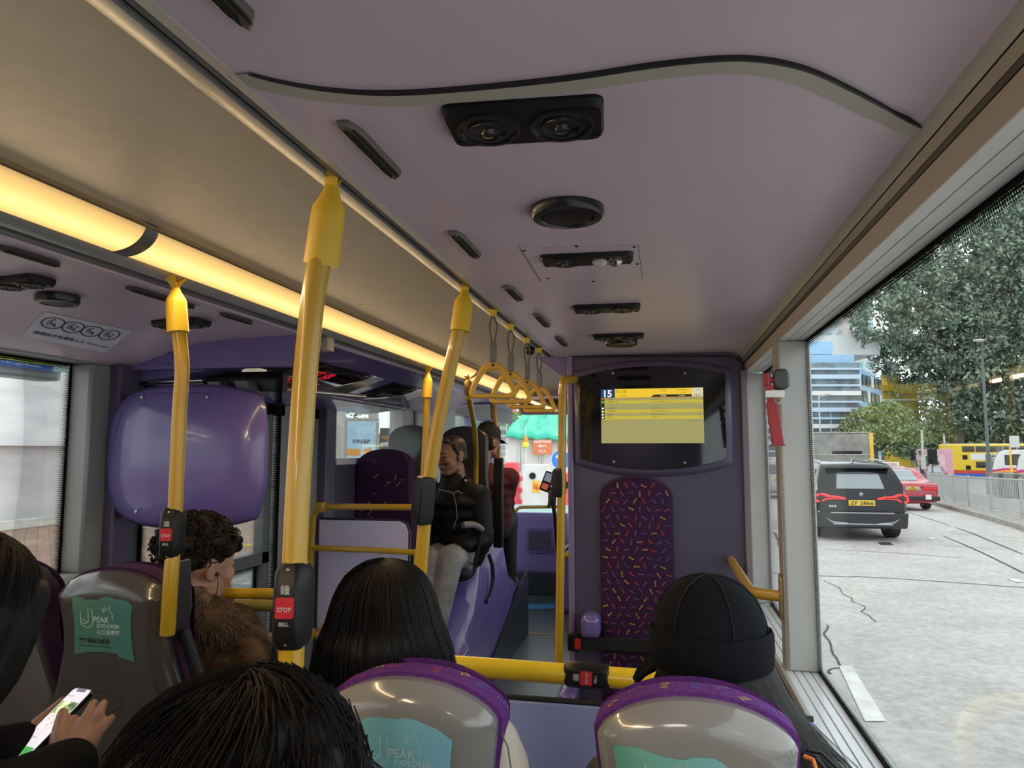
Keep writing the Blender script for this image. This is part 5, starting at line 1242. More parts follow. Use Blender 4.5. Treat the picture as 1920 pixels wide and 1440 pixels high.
b = MB(); b.lathe([(.04, 0), (.04, -.012), (.01, -.016)], (0, .028, .985), 'Y', 20); bd = b.build('round_badge', rimm, t)
b = MB(); write(b, 'iX3', lambda u, v: (u, -.008, v), (-.58, .73), w=.14, h=.045, bold=.02); b.build('lettering', white_p, t)
b = MB(); b.prism([(-.02, 1.66), (.02, 1.66), (0, 1.735)], .55, .70, lambda u, v, w: (u, w, v)); b.build('roof_fin', blkp, t)
wheels(t, (-.80, .80), (.95, 3.75), .36, .25)
t.location = (4.08, 16.35, -1.9); t.rotation_euler = (0, 0, math.radians(0))
# --- red taxi with a silver roof
car = Car(4.69, 1.70, [(0, .55), (.03, .86), (.12, .93), (.75, .97), (1.0, 1.10), (1.45, 1.43), (2.2, 1.47), (2.8, 1.44), (3.4, 1.02), (4.5, .86), (4.69, .5)], [(0, .86), (.8, .93), (3.4, .92), (4.69, .6)], [(0, .93), (.2, .99), (4.4, .97), (4.69, .85)], .5, [(0, .30), (.3, .22), (4.69, .3)], .80)
redp = mat('taxi_red_paint', (.42, .012, .03), .2, coat=.8); slr = mat('taxi_silver_roof', (.55, .57, .60), .25, metal=.4)
def taxi(label, lab2=True):
    t = thing('red_taxi', label, 'taxi', (0, 0, 0))
    car.body(redp, t, [0, .03, .12, .4, .75, 1.0, 1.2, 1.45, 1.8, 2.2, 2.8, 3.1, 3.4, 4.0, 4.5, 4.69])
    b = MB(); b.grid([[(x*(.985), y, interp(car.top, y)+.018-.05*abs(x/.62)**4) for x in [-.64, -.5, -.3, 0, .3, .5, .64]] for y in (1.40, 1.8, 2.2, 2.6, 2.85)]); o = b.build('roof_skin', slr, t); so = o.modifiers.new('t', 'SOLIDIFY'); so.thickness = .03
    rear_quad(t, 'rear_window', vgl2, 1.0, 1.37, .70, .60, lambda z: interp([(.97, .75), (1.10, 1.0), (1.43, 1.45)], z), .02)
    for s in (-1, 1):
        car.patch('side_window', vgl, t, 1.3, 3.1, s*6.1, s*6.85, 6, 3)
        b = MB(); b.bx(s*.56-.22, s*.56+.24, -.02, .10, .70, .83); b.build('tail_light', tail_glow, t, bevel=.01)
    b = MB(); b.bx(.24, .78, -.025, .02, .835, .845); b.bx(-.24, .24, -.028, .02, .70, .83) ; b.build('chrome_strip', slv, t)
    plate(t, (0, -.032, .765), .30, .13, 'WS', None, '9393')
    b = MB(); b.loft([[(x, y, z) for x, z in ((-.84, .36), (.84, .36), (.84, .50), (-.84, .50))] for y in (-.06, .15)]); b.build('rear_bumper', blk_tr, t, bevel=.02)
    b = MB(); b.bx(.38, .56, -.07, -.05, .40, .56); b.build('small_sticker', white_pl, t)
    b = MB(); b.bx(-.30, .30, 2.0, 2.14, 1.49, 1.62); sg_ = b.build('taxi_sign', white_pl, t, bevel=.02)
    b = MB(); write(b, 'TAXI 的士', lambda u, v: (u, 1.995, v), (0, 1.555), w=.46, h=.08, bold=.02); b.build('lettering', red_bt, sg_)
    wheels(t, (-.73, .73), (.95, 3.6), .31, .19); return t
tx = taxi('red taxi with silver roof and white roof sign right behind the black SUV')
tx.location = (8.25, 26.6, road_z(27)); tx.rotation_euler = (0, 0, math.radians(2))
# second, darker taxi-like saloon further on
q = at(1757, 905, d=58)
t2 = dup(tx, (q.x, q.y, road_z(q.y)), 'dark red saloon car further on, beyond the end of the railing'); t2.name = 'red_car'; t2['category'] = 'car'; t2.rotation_euler = (0, 0, math.radians(-12))
for c in list(t2.children):
    if c.name.startswith('body'): c.data = c.data.copy(); c.data.materials[0] = mat('dark_maroon_paint', (.13, .02, .03), .2, coat=.8)
    if c.name.startswith('taxi_sign') or c.name.startswith('number_plate'):
        for g in list(c.children): bpy.data.objects.remove(g)
        bpy.data.objects.remove(c)
# --- silver people carrier between the pillars
car = Car(4.6, 1.78, [(0, .6), (.05, 1.05), (.25, 1.55), (.5, 1.74), (2.5, 1.78), (3.4, 1.55), (4.0, 1.05), (4.6, .7)], [(0, 1.05), (4, 1.0), (4.6, .7)], [(0, .92), (.2, 1), (4.2, .97), (4.6, .8)], .7, [(0, .35), (.3, .22), (4.6, .3)], .84)
t = thing('silver_people_carrier', 'silver people carrier with lit tail light seen between the two right pillars', 'car', (0, 0, 0))
silv = mat('silver_car_paint', (.42, .42, .41), .25, metal=.4, coat=.6)
car.body(silv, t, [0, .05, .15, .25, .5, 1.2, 2.5, 3.0, 3.4, 4.0, 4.6])
rear_quad(t, 'rear_window', vgl, 1.12, 1.55, .72, .66, lambda z: interp([(1.05, .05), (1.55, .25), (1.74, .5)], z), .02)
for s in (-1, 1):
    b = MB(); b.prism([(s*.62, .98), (s*.90, 1.03), (s*.90, 1.18), (s*.80, 1.12), (s*.66, 1.02)], -.01, .12, lambda u, v, w: (u, w+.02, v)); b.build('tail_light', tail_on, t)
    car.patch('side_window', vgl, t, .6, 3.2, s*6.1, s*6.85, 6, 3)
b = MB(); b.bx(-.1, .1, .36, .42, 1.66, 1.69); b.build('brake_light', tail_on, t)
b = MB(); b.bx(-.8, .8, -.04, .12, .38, .62); b.build('rear_bumper', silv, t, bevel=.04)
plate(t, (0, -.0, .9), .45, .11, 'WV 318')
wheels(t, (-.76, .76), (.9, 3.7), .32, .2); t.location = (5.15, 34.5, road_z(34.5)-.0)
# --- lorry with a grey rear wall and yellow sides
t = thing('dump_lorry', 'large yellow sided lorry with a grey tail wall ahead of the black SUV', 'lorry', (0, 0, 0))
ys_ = mat('lorry_yellow', (.78, .47, .04), .4, var=.08, vs=2); gs = mat('dusty_grey_steel', (.23, .23, .215), .5, var=.25, vs=3)
b = MB(); b.bx(-1.10, 1.10, .02, .10, 1.25, 2.95); b.build('tail_wall', gs, t, bevel=.02)
b = MB(); b.bx(-1.1, 1.1, .02, .2, 2.9, 3.0); b.bx(-1.1, 1.1, .0, .1, 1.95, 2.02); b.build('tail_ribs', mat('worn_steel_edge', (.35, .33, .30), .5, var=.4, vs=6), t)
b = MB(); b.bx(-.3, .8, -.02, .05, 2.02, 2.14); b.build('latch_bar', blk, t, bevel=.02)
for s in (-1, 1):
    b = MB(); b.bx(s*1.16-.07, s*1.16+.07, 0, 5.8, 1.15, 2.95); b.build('side_wall', ys_, t, bevel=.02)
b = MB(); b.prism(rounded(.75, 1.0, .05, cx=.55, cy=2.3), -1.245, -1.235, lambda u, v, w: (w, u, v)); b.build('side_poster', white_pl, t)
b = MB(); b.bx(-1.1, 1.1, .1, 5.8, 1.15, 1.3); b.build('deck', gs, t)
b = MB(); b.bx(-1.15, 1.15, -.05, .1, .85, 1.10); b.build('tail_beam', blk_tr, t)
b = MB()
for k in range(7): x = -.62+k*.07; b.prism([(x, .88), (x+.035, .88), (x+.075, 1.06), (x+.04, 1.06)], -.065, -.055, lambda u, v, w: (u, w, v))
for k in range(7): x = .20+k*.07; b.prism([(x, .88), (x+.035, .88), (x+.075, 1.06), (x+.04, 1.06)], -.065, -.055, lambda u, v, w: (u, w, v))
b.build('hazard_stripes', plate_y, t)
for s in (-1, 1):
    b = MB(); b.bx(s*.78-.07, s*.78+.07, -.08, -.04, .95, 1.30); b.build('marker_board', tail_on, t)
b = MB(); b.bx(-1.2, 1.2, 6.0, 8.0, .7, 2.7); b.build('cab', ys_, t, bevel=.08)
wheels(t, (-1.0, 1.0), (1.2, 2.4, 6.9), .5, .3); t.location = (7.75, 34.2, road_z(34)+.02); t.scale = (1.12, 1, 1)
# --- pink box lorry
t = thing('pink_box_lorry', 'pale pink box lorry waiting beyond the taxi', 'lorry', (0, 0, 0))
pk = mat('faded_pink_paint', (.58, .30, .36), .5, var=.08, vs=2)
b = MB(); b.bx(-1.1, 1.1, 0, 5.0, .75, 2.9); b.build('box_body', pk, t, bevel=.03)
b = MB(); b.bx(-.95, .55, -.04, 0, .85, 2.5); b.build('shutter', mat('pale_pink_shutter', (.62, .42, .46), .5, var=.1, vs=3), t, bevel=.01)
b = MB(); b.bx(-1.05, 1.05, 5.2, 7.2, .55, 2.4); b.build('cab', pk, t, bevel=.08)
b = MB(); b.bx(-1.1, 1.1, -.02, .1, .5, .72); b.build('tail_beam', blk_tr, t)
wheels(t, (-.9, .9), (1.2, 6.3), .42, .25); t.location = (24.6, 72.2, road_z(72)-.25); t.scale = (1.15, 1.15, 1.15); t.rotation_euler = (0, 0, math.radians(-14))
# --- yellow double decker
t = thing('yellow_double_decker', 'yellow double decker bus crossing far behind the railing', 'bus', (0, 0, 0))
yb_ = mat('bus_yellow', (.86, .58, .02), .35, coat=.4); rb_ = mat('bus_red_stripe', (.70, .05, .05), .4); bb_2 = mat('bus_blue_stripe', (.03, .12, .55), .4); wb_ = mat('bus_white', (.78, .78, .76), .4)
b = MB(); b.bx(0, 11.5, 0, 2.5, .95, 4.35); b.build('body', yb_, t, bevel=.18, seg=3)
b = MB(); b.bx(0, 11.5, .0, 2.5, .62, .97); b.build('red_stripe', rb_, t, bevel=.03)
b = MB(); b.bx(0, 11.5, .0, 2.5, .28, .64); b.build('blue_skirt', bb_2, t, bevel=.03)
b = MB(); b.bx(.3, 11.2, .2, 2.3, 4.28, 4.40); b.build('white_roof', wb_, t, bevel=.05)
b = MB(); b.bx(3.5, 10.8, -.02, .02, 2.35, 3.15); ad = b.build('side_banner', wb_, t)
b = MB(); write(b, '香港海洋公園', lambda u, v: (u, -.03, v), (6.0, 2.9), w=1.8, h=.3, bold=.03); write(b, '全港最大型樂園', lambda u, v: (u, -.03, v), (6.0, 2.55), w=1.8, h=.25); b.build('lettering', ink, ad)
for k in range(6):
    b = MB(); b.bx(2.6+k*1.45, 3.95+k*1.45, -.02, .02, 3.35, 4.1); b.build('upper_window', vgl, t, bevel=.02)
for k in range(5):
    b = MB(); b.bx(4.0+k*1.15, 5.1+k*1.15, -.02, .02, 1.35, 2.15); b.build('lower_window', vgl, t, bevel=.02)
for x, z in ((2.6, 2.4), (2.9, 1.1)):
    b = MB(); b.bx(x, x+.55, -.02, .02, z, z+.55); b.build('engine_grille', blk, t)
b = MB(); b.bx(-.02, .02, .2, 2.3, 3.3, 4.1); b.build('rear_upper_window', vgl, t, bevel=.02)
b = MB(); b.bx(-.02, .02, .1, 2.4, 1.3, 2.0); b.build('rear_panel', blk, t, bevel=.02)
b = MB(); b.bx(-.03, .0, .1, 2.4, 2.1, 3.1); b.build('rear_banner', mat('salmon_white_banner', (.80, .52, .42), .5, var=.3, vs=2), t, bevel=.02)
for x in (5.9, 9.9):
    b = MB(); b.lathe([(.26, -.05), (.48, -.05), (.48, .3), (.1, .3)], (x, 0, .50), 'Y', 22); w_ = b.build('wheel', tyre, t); b = MB(); b.lathe([(.26, -.06), (.1, -.02), (.01, -.04), (.01, 0)], (x, 0, .5), 'Y', 16); b.build('rim', rimm, w_)
q = at(1757, 885, d=92); t.location = (q.x+.3, q.y, -3.52); t.rotation_euler = (0, 0, math.radians(-24))
# --- white coach at the right edge and another one
def coach(label, loc, rz, L=10.5):
    t = thing('white_coach', label, 'coach', (0, 0, 0))
    prof = [(0, .35), (-.05, 1.1), (.15, 2.2), (.75, 3.1), (1.3, 3.35), (L, 3.35), (L, .35)]
    b = MB(); b.prism(prof, 0, 2.45, lambda u, v, w: (u, w, v)); b.build('body', mat('coach_white', (.68, .68, .67), .3, coat=.5), t, bevel=.12, seg=3)
    b = MB(); b.grid([[(x-.04, .15, z), (x-.04, 2.3, z)] for x, z in ((-.02, 1.3), (.13, 2.15), (.62, 2.85))]); o = b.build('windscreen', vgl2, t); so = o.modifiers.new('t', 'SOLIDIFY'); so.thickness = .02
    b = MB(); b.bx(1.2, L-.4, -.02, .02, 1.55, 2.75); b.build('side_window', vgl, t, bevel=.03)
    b = MB(); b.grid([[(-.06+k*1.1, -.025, .75+.25*math.sin(k*.9)), (-.06+k*1.1, -.025, 1.0+.28*math.sin(k*.9))] for k in range(10)]); o = b.build('magenta_swoosh', mat('coach_magenta', (.62, .05, .25), .4), t); so = o.modifiers.new('t', 'SOLIDIFY'); so.thickness = .01
    b = MB(); b.grid([[(-.06+k*1.1, -.025, .5+.25*math.sin(k*.9)), (-.06+k*1.1, -.025, .75+.25*math.sin(k*.9))] for k in range(10)]); o = b.build('orange_swoosh', mat('coach_orange', (.85, .33, .03), .4), t); so = o.modifiers.new('t', 'SOLIDIFY'); so.thickness = .01
    b = MB(); b.bx(-.42, -.25, -.35, -.05, 1.7, 2.5); b.bx(-.35, .3, -.12, -.05, 2.5, 2.6); b.build('wing_mirror', blk, t, bevel=.03)
    for x in (2.2, 7.8):
        b = MB(); b.lathe([(.25, -.03), (.48, -.03), (.48, .3), (.1, .3)], (x, 0, .5), 'Y', 20); b.build('wheel', tyre, t)
    t.location = loc; t.rotation_euler = (0, 0, rz); return t
q = at(1862, 885, d=84); coach('white coach with orange and magenta swooshes behind the lamp post', (q.x, q.y, -3.25), math.radians(-20))
q = at(1908, 892, d=70); coach('second white coach cut by the right picture edge', (q.x, q.y, -2.95), math.radians(-30))
# ------------------------------------------------------------------ foliage
def leaf_mat(name, c1, c2, c3=None):
    m, N, L, b = _new(name); g = N.new('ShaderNodeNewGeometry'); r = N.new('ShaderNodeValToRGB')
    L.new(g.outputs['Random Per Island'], r.inputs['Fac']); r.color_ramp.elements[0].color = (*c1, 1); r.color_ramp.elements[1].color = (*c2, 1)
    if c3: e = r.color_ramp.elements.new(.93); e.color = (*c3, 1); r.color_ramp.elements[1].position = .9
    L.new(r.outputs['Color'], b.inputs['Base Color']); b.inputs['Roughness'].default_value = .6; b.inputs['Specular IOR Level'].default_value = .3
    b.inputs['Transmission Weight'].default_value = 0.0
    return m
lf_dark = leaf_mat('dark_banyan_leaves', (.06, .10, .065), (.16, .24, .15), (.32, .40, .30))
lf_mid = leaf_mat('mid_green_leaves', (.07, .12, .055), (.19, .28, .12), (.34, .42, .22))
lf_yel = leaf_mat('yellow_green_leaves', (.22, .30, .04), (.50, .55, .10), (.6, .6, .3))
bark = mat('grey_brown_bark', (.12, .10, .08), .9, var=.3, vs=4, stretch=(1, 1, .3), bump=.6, bs=12)
def leaves(name, blobs, n, size, m, par, seed=1, droop=0.):
    """leaf clusters spread over the shells of blob volumes: centre, radii"""
    rs = np.random.RandomState(seed); vol = np.array([b_[1][0]*b_[1][1]*b_[1][2] for b_ in blobs])**(2/3.); pr = vol/vol.sum()
    V = []; F = []; cnt = 0
    for (c, r), p in zip(blobs, pr):
        k = int(n*p); nc = max(6, k//26)
        d = rs.normal(size=(nc, 3)); d /= np.linalg.norm(d, axis=1)[:, None]; rad = .62+.42*rs.rand(nc)
        cc = d*rad[:, None]*np.array(r)+np.array(c)
        idx = rs.randint(0, nc, k); P = cc[idx]+rs.normal(size=(k, 3))*np.array(r)*.085
        P[:, 2] -= droop*rs.rand(k)**2
        a = rs.normal(size=(k, 3)); a /= np.linalg.norm(a, axis=1)[:, None]; q = rs.normal(size=(k, 3)); q[:, 2] += .0; q -= (q*a).sum(1)[:, None]*a; q /= np.linalg.norm(q, axis=1)[:, None]
        s = size*(.6+.8*rs.rand(k))[:, None]
        A = P-a*s; B2 = P+q*s*.45; C2 = P+a*s; D2 = P-q*s*.45
        V.append(np.stack([A, B2, C2, D2], 1).reshape(-1, 3)); cnt += k
    V = np.concatenate(V); L = wloc(par) if par else Vector((0, 0, 0)); V = V-np.array(L)
    me = bpy.data.meshes.new(name); nf = len(V)//4
    me.vertices.add(len(V)); me.vertices.foreach_set('co', V.ravel()); me.loops.add(nf*4); me.loops.foreach_set('vertex_index', np.arange(nf*4))
    me.polygons.add(nf); me.polygons.foreach_set('loop_start', np.arange(nf)*4); me.update(calc_edges=True); me.materials.append(m); me.validate()
    o = bpy.data.objects.new(name, me); COL.objects.link(o)
    if par: o.parent = par
    return o
def pblob(px, py, d, rx, rz, ry=None):
    c = at(px, py, d=d); k = d/FPX; return ((c.x, c.y, c.z), (rx*k, (ry or rx)*k, rz*k))
def tree(label, base, blobs, n, size, m, trunk, seed=1, name='tree', droop=0., branches=True):
    t = thing(name, label, 'tree', tuple(base)); b = MB(); B = Vector(base); T = Vector(trunk[0])
    b.tube([B, B*.5+T*.5+Vector((.1, 0, 0)), T], [trunk[1], trunk[1]*.8, trunk[1]*.7], 12)
    if branches:
        for c, r in blobs[::2]: b.tube([T-Vector((0, 0, .3)), T*.45+Vector(c)*.55-Vector((0, 0, .2)), Vector(c)], [trunk[1]*.45, trunk[1]*.25, trunk[1]*.08], 7)
    b.build('trunk', bark, t); leaves('foliage', blobs, n, size, m, t, seed, droop); return t
# great banyan
D0 = 108
bl = [pblob(1700, 540, D0, 75, 55), pblob(1650, 600, D0-3, 55, 42), pblob(1800, 470, D0, 110, 75), pblob(1900, 420, D0, 110, 80), pblob(1760, 620, D0, 95, 70), pblob(1880, 560, D0, 110, 90), pblob(1830, 690, D0+1, 100, 65), pblob(1930, 700, D0, 90, 90), pblob(1700, 665, D0, 60, 45), pblob(1900, 780, D0+2, 75, 55), pblob(1990, 480, D0-2, 120, 120), pblob(2000, 350, D0, 150, 90), pblob(2050, 650, D0, 110, 120), pblob(1740, 750, D0+3, 75, 50), pblob(1810, 770, D0+3, 80, 40), pblob(1850, 620, D0, 90, 80), pblob(1750, 560, D0, 80, 60), pblob(1920, 500, D0, 90, 90)]
bs_ = at(1790, 880, d=D0+1)
tree('huge dark green banyan tree filling the near right window', (bs_.x, bs_.y, road_z(D0)), bl, 92000, .37, lf_dark, (at(1796, 735, d=D0+1), 1.2), 3, droop=.9)
# lower trees behind the lorry
bl = [pblob(1625, 800, 90, 42, 38), pblob(1590, 815, 90, 20, 26), pblob(1680, 815, 90, 50, 40), pblob(1660, 775, 92, 40, 22)]
q = at(1640, 880, d=90); tree('round mid green tree above the yellow lorry', (q.x, q.y, road_z(90)), bl, 12000, .26, lf_mid, (at(1640, 830, d=90), .4), 5)
bl = [pblob(1740, 830, 112, 55, 34), pblob(1800, 838, 112, 55, 28), pblob(1850, 826, 112, 60, 28), pblob(1910, 812, 112, 60, 34), pblob(1780, 805, 112, 60, 22)]
q = at(1780, 885, d=112); tree('low spreading green trees behind the far buses', (q.x, q.y, road_z(112)), bl, 14000, .28, lf_mid, (at(1780, 840, d=112), .4), 6)
bl = [pblob(1724, 862, 61, 14, 18), pblob(1745, 865, 61, 14, 14)]
q = at(1725, 880, d=61); tree('small dark bush beside the pink lorry', (q.x, q.y, road_z(61)), bl, 900, .15, lf_dark, (at(1725, 872, d=61), .1), 7)

# ------------------------------------------------------------------ buildings
def grid_facade(name, wall, glass, sx, sz, fx=.62, fz=.5):
    """wall colour with rows of window panes set in it (far blocks)"""
    m, N, L, b = _new(name); t = N.new('ShaderNodeTexCoord'); s = N.new('ShaderNodeSeparateXYZ'); L.new(t.outputs['Object'], s.inputs[0])
    def M(op, a, c=None):
        n = N.new('ShaderNodeMath'); n.operation = op
        for i, q in enumerate((a, c)):
            if q is None: continue
            if isinstance(q, (int, float)): n.inputs[i].default_value = q
            else: L.new(q, n.inputs[i])
        return n.outputs[0]
    u = M('FRACT', M('DIVIDE', M('ADD', s.outputs[0], s.outputs[1]), sx)); v = M('FRACT', M('DIVIDE', s.outputs[2], sz))
    k = M('MULTIPLY', M('LESS_THAN', u, fx), M('LESS_THAN', v, fz)); mx = N.new('ShaderNodeMixRGB'); L.new(k, mx.inputs[0])
    mx.inputs[1].default_value = (*wall, 1); mx.inputs[2].default_value = (*glass, 1); L.new(mx.outputs[0], b.inputs['Base Color']); b.inputs['Roughness'].default_value = .5
    return m
lb = mat('light_blue_render', (.33, .53, .74), .7, var=.05, vs=.3); lb2 = mat('pale_blue_slab', (.50, .62, .76), .7); wr = mat('white_render', (.72, .72, .70), .7, var=.05, vs=.3); bgl = mat('grey_green_window_band', (.16, .22, .25), .2, var=.5, vs=.8)
t = thing('blue_building', 'long light blue and white office block with banded windows', 'building', tuple(at(1560, 900, d=95)))
D = 95
def fb(name, px0, py0, px1, py1, m, dep, d=D, par=None):
    a = at(px0, py1, d=d); c = at(px1, py0, d=d); b = MB(); r_ = Vector(_r); f_ = Vector((-r_.y, r_.x, 0)); w = (c-a).dot(r_); h = c.z-a.z
    P = [a, a+r_*w, a+r_*w+f_*dep, a+f_*dep]; b.add([tuple(p) for p in P]+[(p.x, p.y, p.z+h) for p in P], [(0, 1, 5, 4), (1, 2, 6, 5), (2, 3, 7, 6), (3, 0, 4, 7), (4, 5, 6, 7), (3, 2, 1, 0)])
    return b.build(name, m, par, smooth=False)
fb('main_body', 1440, 662, 1612, 900, lb, 20, D, t)
fb('roof_house', 1500, 640, 1562, 664, lb, 12, D+3, t)
fb('white_upper_block', 1532, 628, 1650, 665, wr, 25, D+12, t)
for k in range(6):
    y = 680+k*31
    fb('window_band', 1440, y, 1612, y+10, bgl, 1, D-.6, t); fb('window_band', 1440, y+13, 1612, y+22, bgl, 1, D-.6, t); fb('floor_slab', 1438, y+9.5, 1615, y+13, lb2, 2.2, D-1.4, t); fb('floor_parapet', 1438, y+22, 1615, y+30, wr if k % 2 else lb2, 2.2, D-1.4, t)
for x in (1560, 1597): fb('pier', x, 680, x+2.5, 860, lb2, 1, D-1.2, t)
# receding side wing
a = at(1612, 900, d=D); r_ = Vector(_r); f_ = Vector((-r_.y, r_.x, 0)); dr_ = (r_*.82+f_*1.0)
wing = MB(); e2 = a+dr_*12; zt1 = at(1612, 680, d=D).z
P = [a, e2, e2+Vector((0, 0, zt1-a.z-1)), a+Vector((0, 0, zt1-a.z))]; wing.add([tuple(p) for p in P]+[tuple(p-r_*3+f_*1) for p in P], [(0, 1, 2, 3), (7, 6, 5, 4), (3, 2, 6, 7), (1, 5, 6, 2)]); wing.build('side_wing', lb, t, smooth=False)
for k in range(6):
    for j in range(6):
        u0 = .06+j*.155; z0_ = a.z+(zt1-a.z)*(.93-k*.145); p0 = a+dr_*12*u0+r_*.05; p1 = a+dr_*12*(u0+.11)+r_*.05
        b = MB(); b.add([(p0.x, p0.y, z0_-1.5), (p1.x, p1.y, z0_-1.5), (p1.x, p1.y, z0_), (p0.x, p0.y, z0_)]+[(p0.x+.1, p0.y-.1, z0_-1.5), (p1.x+.1, p1.y-.1, z0_-1.5), (p1.x+.1, p1.y-.1, z0_), (p0.x+.1, p0.y-.1, z0_)], [(0, 1, 2, 3), (4, 5, 6, 7)]); b.build('side_window', wr if (k+j) % 3 == 0 else bgl, t, smooth=False)
yb2 = mat('golden_yellow_render', (.78, .50, .05), .7, var=.08, vs=.4)
t = thing('yellow_building', 'golden yellow building partly hidden by trees', 'building', tuple(at(1680, 900, d=80)))
fb('main_body', 1662, 720, 1730, 900, yb2, 2, 112, t); fb('white_ledge', 1661, 748, 1732, 751, wr, 2, 111.5, t); fb('upper_block', 1664, 700, 1690, 722, yb2, 2, 112.5, t)
hr1 = grid_facade('pale_tower_facade', (.50, .55, .57), (.30, .37, .40), 3.0, 3.1); hr2 = grid_facade('pinkish_tower_facade', (.50, .42, .40), (.30, .33, .36), 3.4, 3.1, .5, .45); hr3 = grid_facade('green_glass_tower_facade', (.52, .56, .56), (.22, .42, .42), 2.6, 3.1, .6, .6)
for x0, y0, x1, d_, m, lab in ((1535, 598, 1582, 200, hr1, 'pale grey high rise tower, leftmost above the blue block'), (1583, 580, 1614, 210, hr2, 'pinkish high rise tower in the middle of the towers'), (1610, 556, 1650, 215, hr3, 'green glazed high rise tower, rightmost and tallest')):
    t = thing('high_rise_tower', lab, 'building', tuple(at((x0+x1)/2, 900, d=d_))); fb('tower_body', x0, y0, x1, 870, m, 20, d_, t); fb('roof_parapet', x0-1, y0-3, x1+1, y0+2, wr, 20, d_-.5, t)
# grey-beige block behind the coaches
t = thing('low_beige_block', 'low pinkish beige block behind the double decker and coaches', 'building', tuple(at(1890, 890, d=110))); fb('wall', 1868, 818, 1960, 900, mat('pinkish_beige_render', (.48, .42, .38), .7), 10, 110, t); fb('window_strip', 1872, 840, 1955, 850, bgl, 1, 109.5, t)
# hillside behind everything (green-grey)
b = MB(); rows = []
for k in range(13):
    az = math.radians(-62+k*11.5); r0_ = 260; rows.append([(math.sin(az)*r0_, math.cos(az)*r0_, -9), (math.sin(az)*(r0_+60), math.cos(az)*(r0_+60), 10+8*math.sin(k*1.7))])
b.grid(rows); o = b.build('far_hillside', mat('hazy_green_hillside', (.16, .21, .15), .9, var=.3, vs=.05)); o['kind'] = 'structure'

# ------------------------------------------------------------------ street furniture on the right
lampm = mat('dark_green_grey_pole', (.10, .13, .12), .5)
def lpost(label, px, ytop, ybot, d, r, m, cat='lamp post', name='lamp_post', arm=None):
    p = at(px, ybot, d=d); q = at(px+1, ytop, d=d); t = thing(name, label, cat, tuple(p)); b = MB(); b.tube([p, (p.x, p.y, q.z)], [r*1.2, r*.8], 12); b.build('post', m, t)
    b = MB(); b.tube([p, (p.x, p.y, p.z+1.1)], r*1.9, 12); b.build('base_sleeve', m, t)
    if arm:
        e = at(*arm, d=d-1); e2_ = at(arm[0]+(arm[0]-px)*.5, arm[1]-2, d=d-1.2); b = MB(); b.tube([(p.x, p.y, q.z-.2), (e.x, e.y, e.z), e2_], [r*.6, r*.5, r*.4], 8); b.build('arm', m, t)
        b = MB(); b.ell(tuple(e2_), (.35, .18, .08), 12, 8); b.build('lantern', cream_pl, t)
    return t
lpost('dark green lamp post standing right of the double decker bus', 1855, 660, 885, 44, .085, lampm, arm=(1842, 640))
lpost('thin pale grey pole between the pink lorry and double decker', 1732, 806, 880, 58, .10, mat('pale_pole', (.42, .42, .40), .5), 'pole', 'street_pole')
lpost('very thin far grey pole above the double decker rear', 1771, 812, 836, 78, .05, mat('pale_pole_far', (.42, .42, .40), .5), 'pole', 'street_pole')
lpost('slender pale street lamp in front of the blue building', 1540, 740, 860, 70, .07, mat('pale_pole_b', (.45, .48, .5), .5), arm=(1548, 741))
p = at(1897, 888, d=38); t = thing('sign_post', 'slim yellow sign post with blank pale board by the right edge', 'sign', tuple(p)); b = MB(); q = at(1897, 832, d=38); b.tube([p, (p.x, p.y, q.z)], .05, 10); b.build('post', yb2, t); c0 = at(1902, 828, d=38); b = MB(); b.box(tuple(c0), (.45, .05, .62)); b.build('board', mat('pale_grey_board', (.55, .55, .54), .6), t)
def tlight(label, px, py, d, w=.42, h=1.0):
    c = at(px, py, d=d); t = thing('traffic_light', label, 'traffic light', (c.x, c.y, road_z(c.y))); b = MB(); b.tube([(c.x, c.y+.1, road_z(c.y)), (c.x, c.y+.1, c.z)], .06, 10); b.build('post', lampm, t)
    b = MB(); b.box(tuple(c), (w, .25, h)); b.build('housing', blk, t, bevel=.04)
    b = MB(); b.lathe([(.15, 0), (.16, -.16)], (c.x, c.y-.12, c.z-h*.28), 'Y', 16); b.build('visor', blk, t)
    b = MB(); b.lathe([(.15, 0), (.10, -.05), (.01, -.06)], (c.x, c.y-.125, c.z-h*.28), 'Y', 16); b.build('green_lamp', mat('lit_green_lamp', (.05, .4, .3), .3, emit=(.05, .9, .55), es=1.4), t)
tlight('lit green traffic light just left of the yellow double decker', 1748, 856, 52, .62, 1.1)
tlight('lit green traffic light in front of the pink lorry', 1710, 853, 50, .3, .7)
# concrete planter
p = at(1848, 905, d=36); q = at(1925, 905, d=33); t = thing('planter_box', 'long grey concrete planter box behind the railing at right', 'planter', tuple(p))
zb_ = road_z(36); zt_ = at(1850, 886, d=36).z; dv = (q-p).normalized(); nv = Vector((-dv.y, dv.x, 0)); e3 = p+dv*4.5
b = MB(); P = [p, e3, e3+nv*1.2, p+nv*1.2]; b.add([(v.x, v.y, zb_) for v in P]+[(v.x, v.y, zt_) for v in P], [(0, 1, 5, 4), (1, 2, 6, 5), (2, 3, 7, 6), (3, 0, 4, 7), (4, 5, 6, 7)]); b.build('wall', mat('streaked_concrete', (.20, .20, .19), .85, var=.3, vs=2), t, bevel=.03)
for k in range(3): b = MB(); c0 = p+dv*(1.3+k*1.1); b.box((c0.x, c0.y-.03, (zb_+zt_)/2), (.35, .06, zt_-zb_)); b.build('buttress', mat('dark_streak_concrete', (.12, .12, .115), .85), t, bevel=.02)

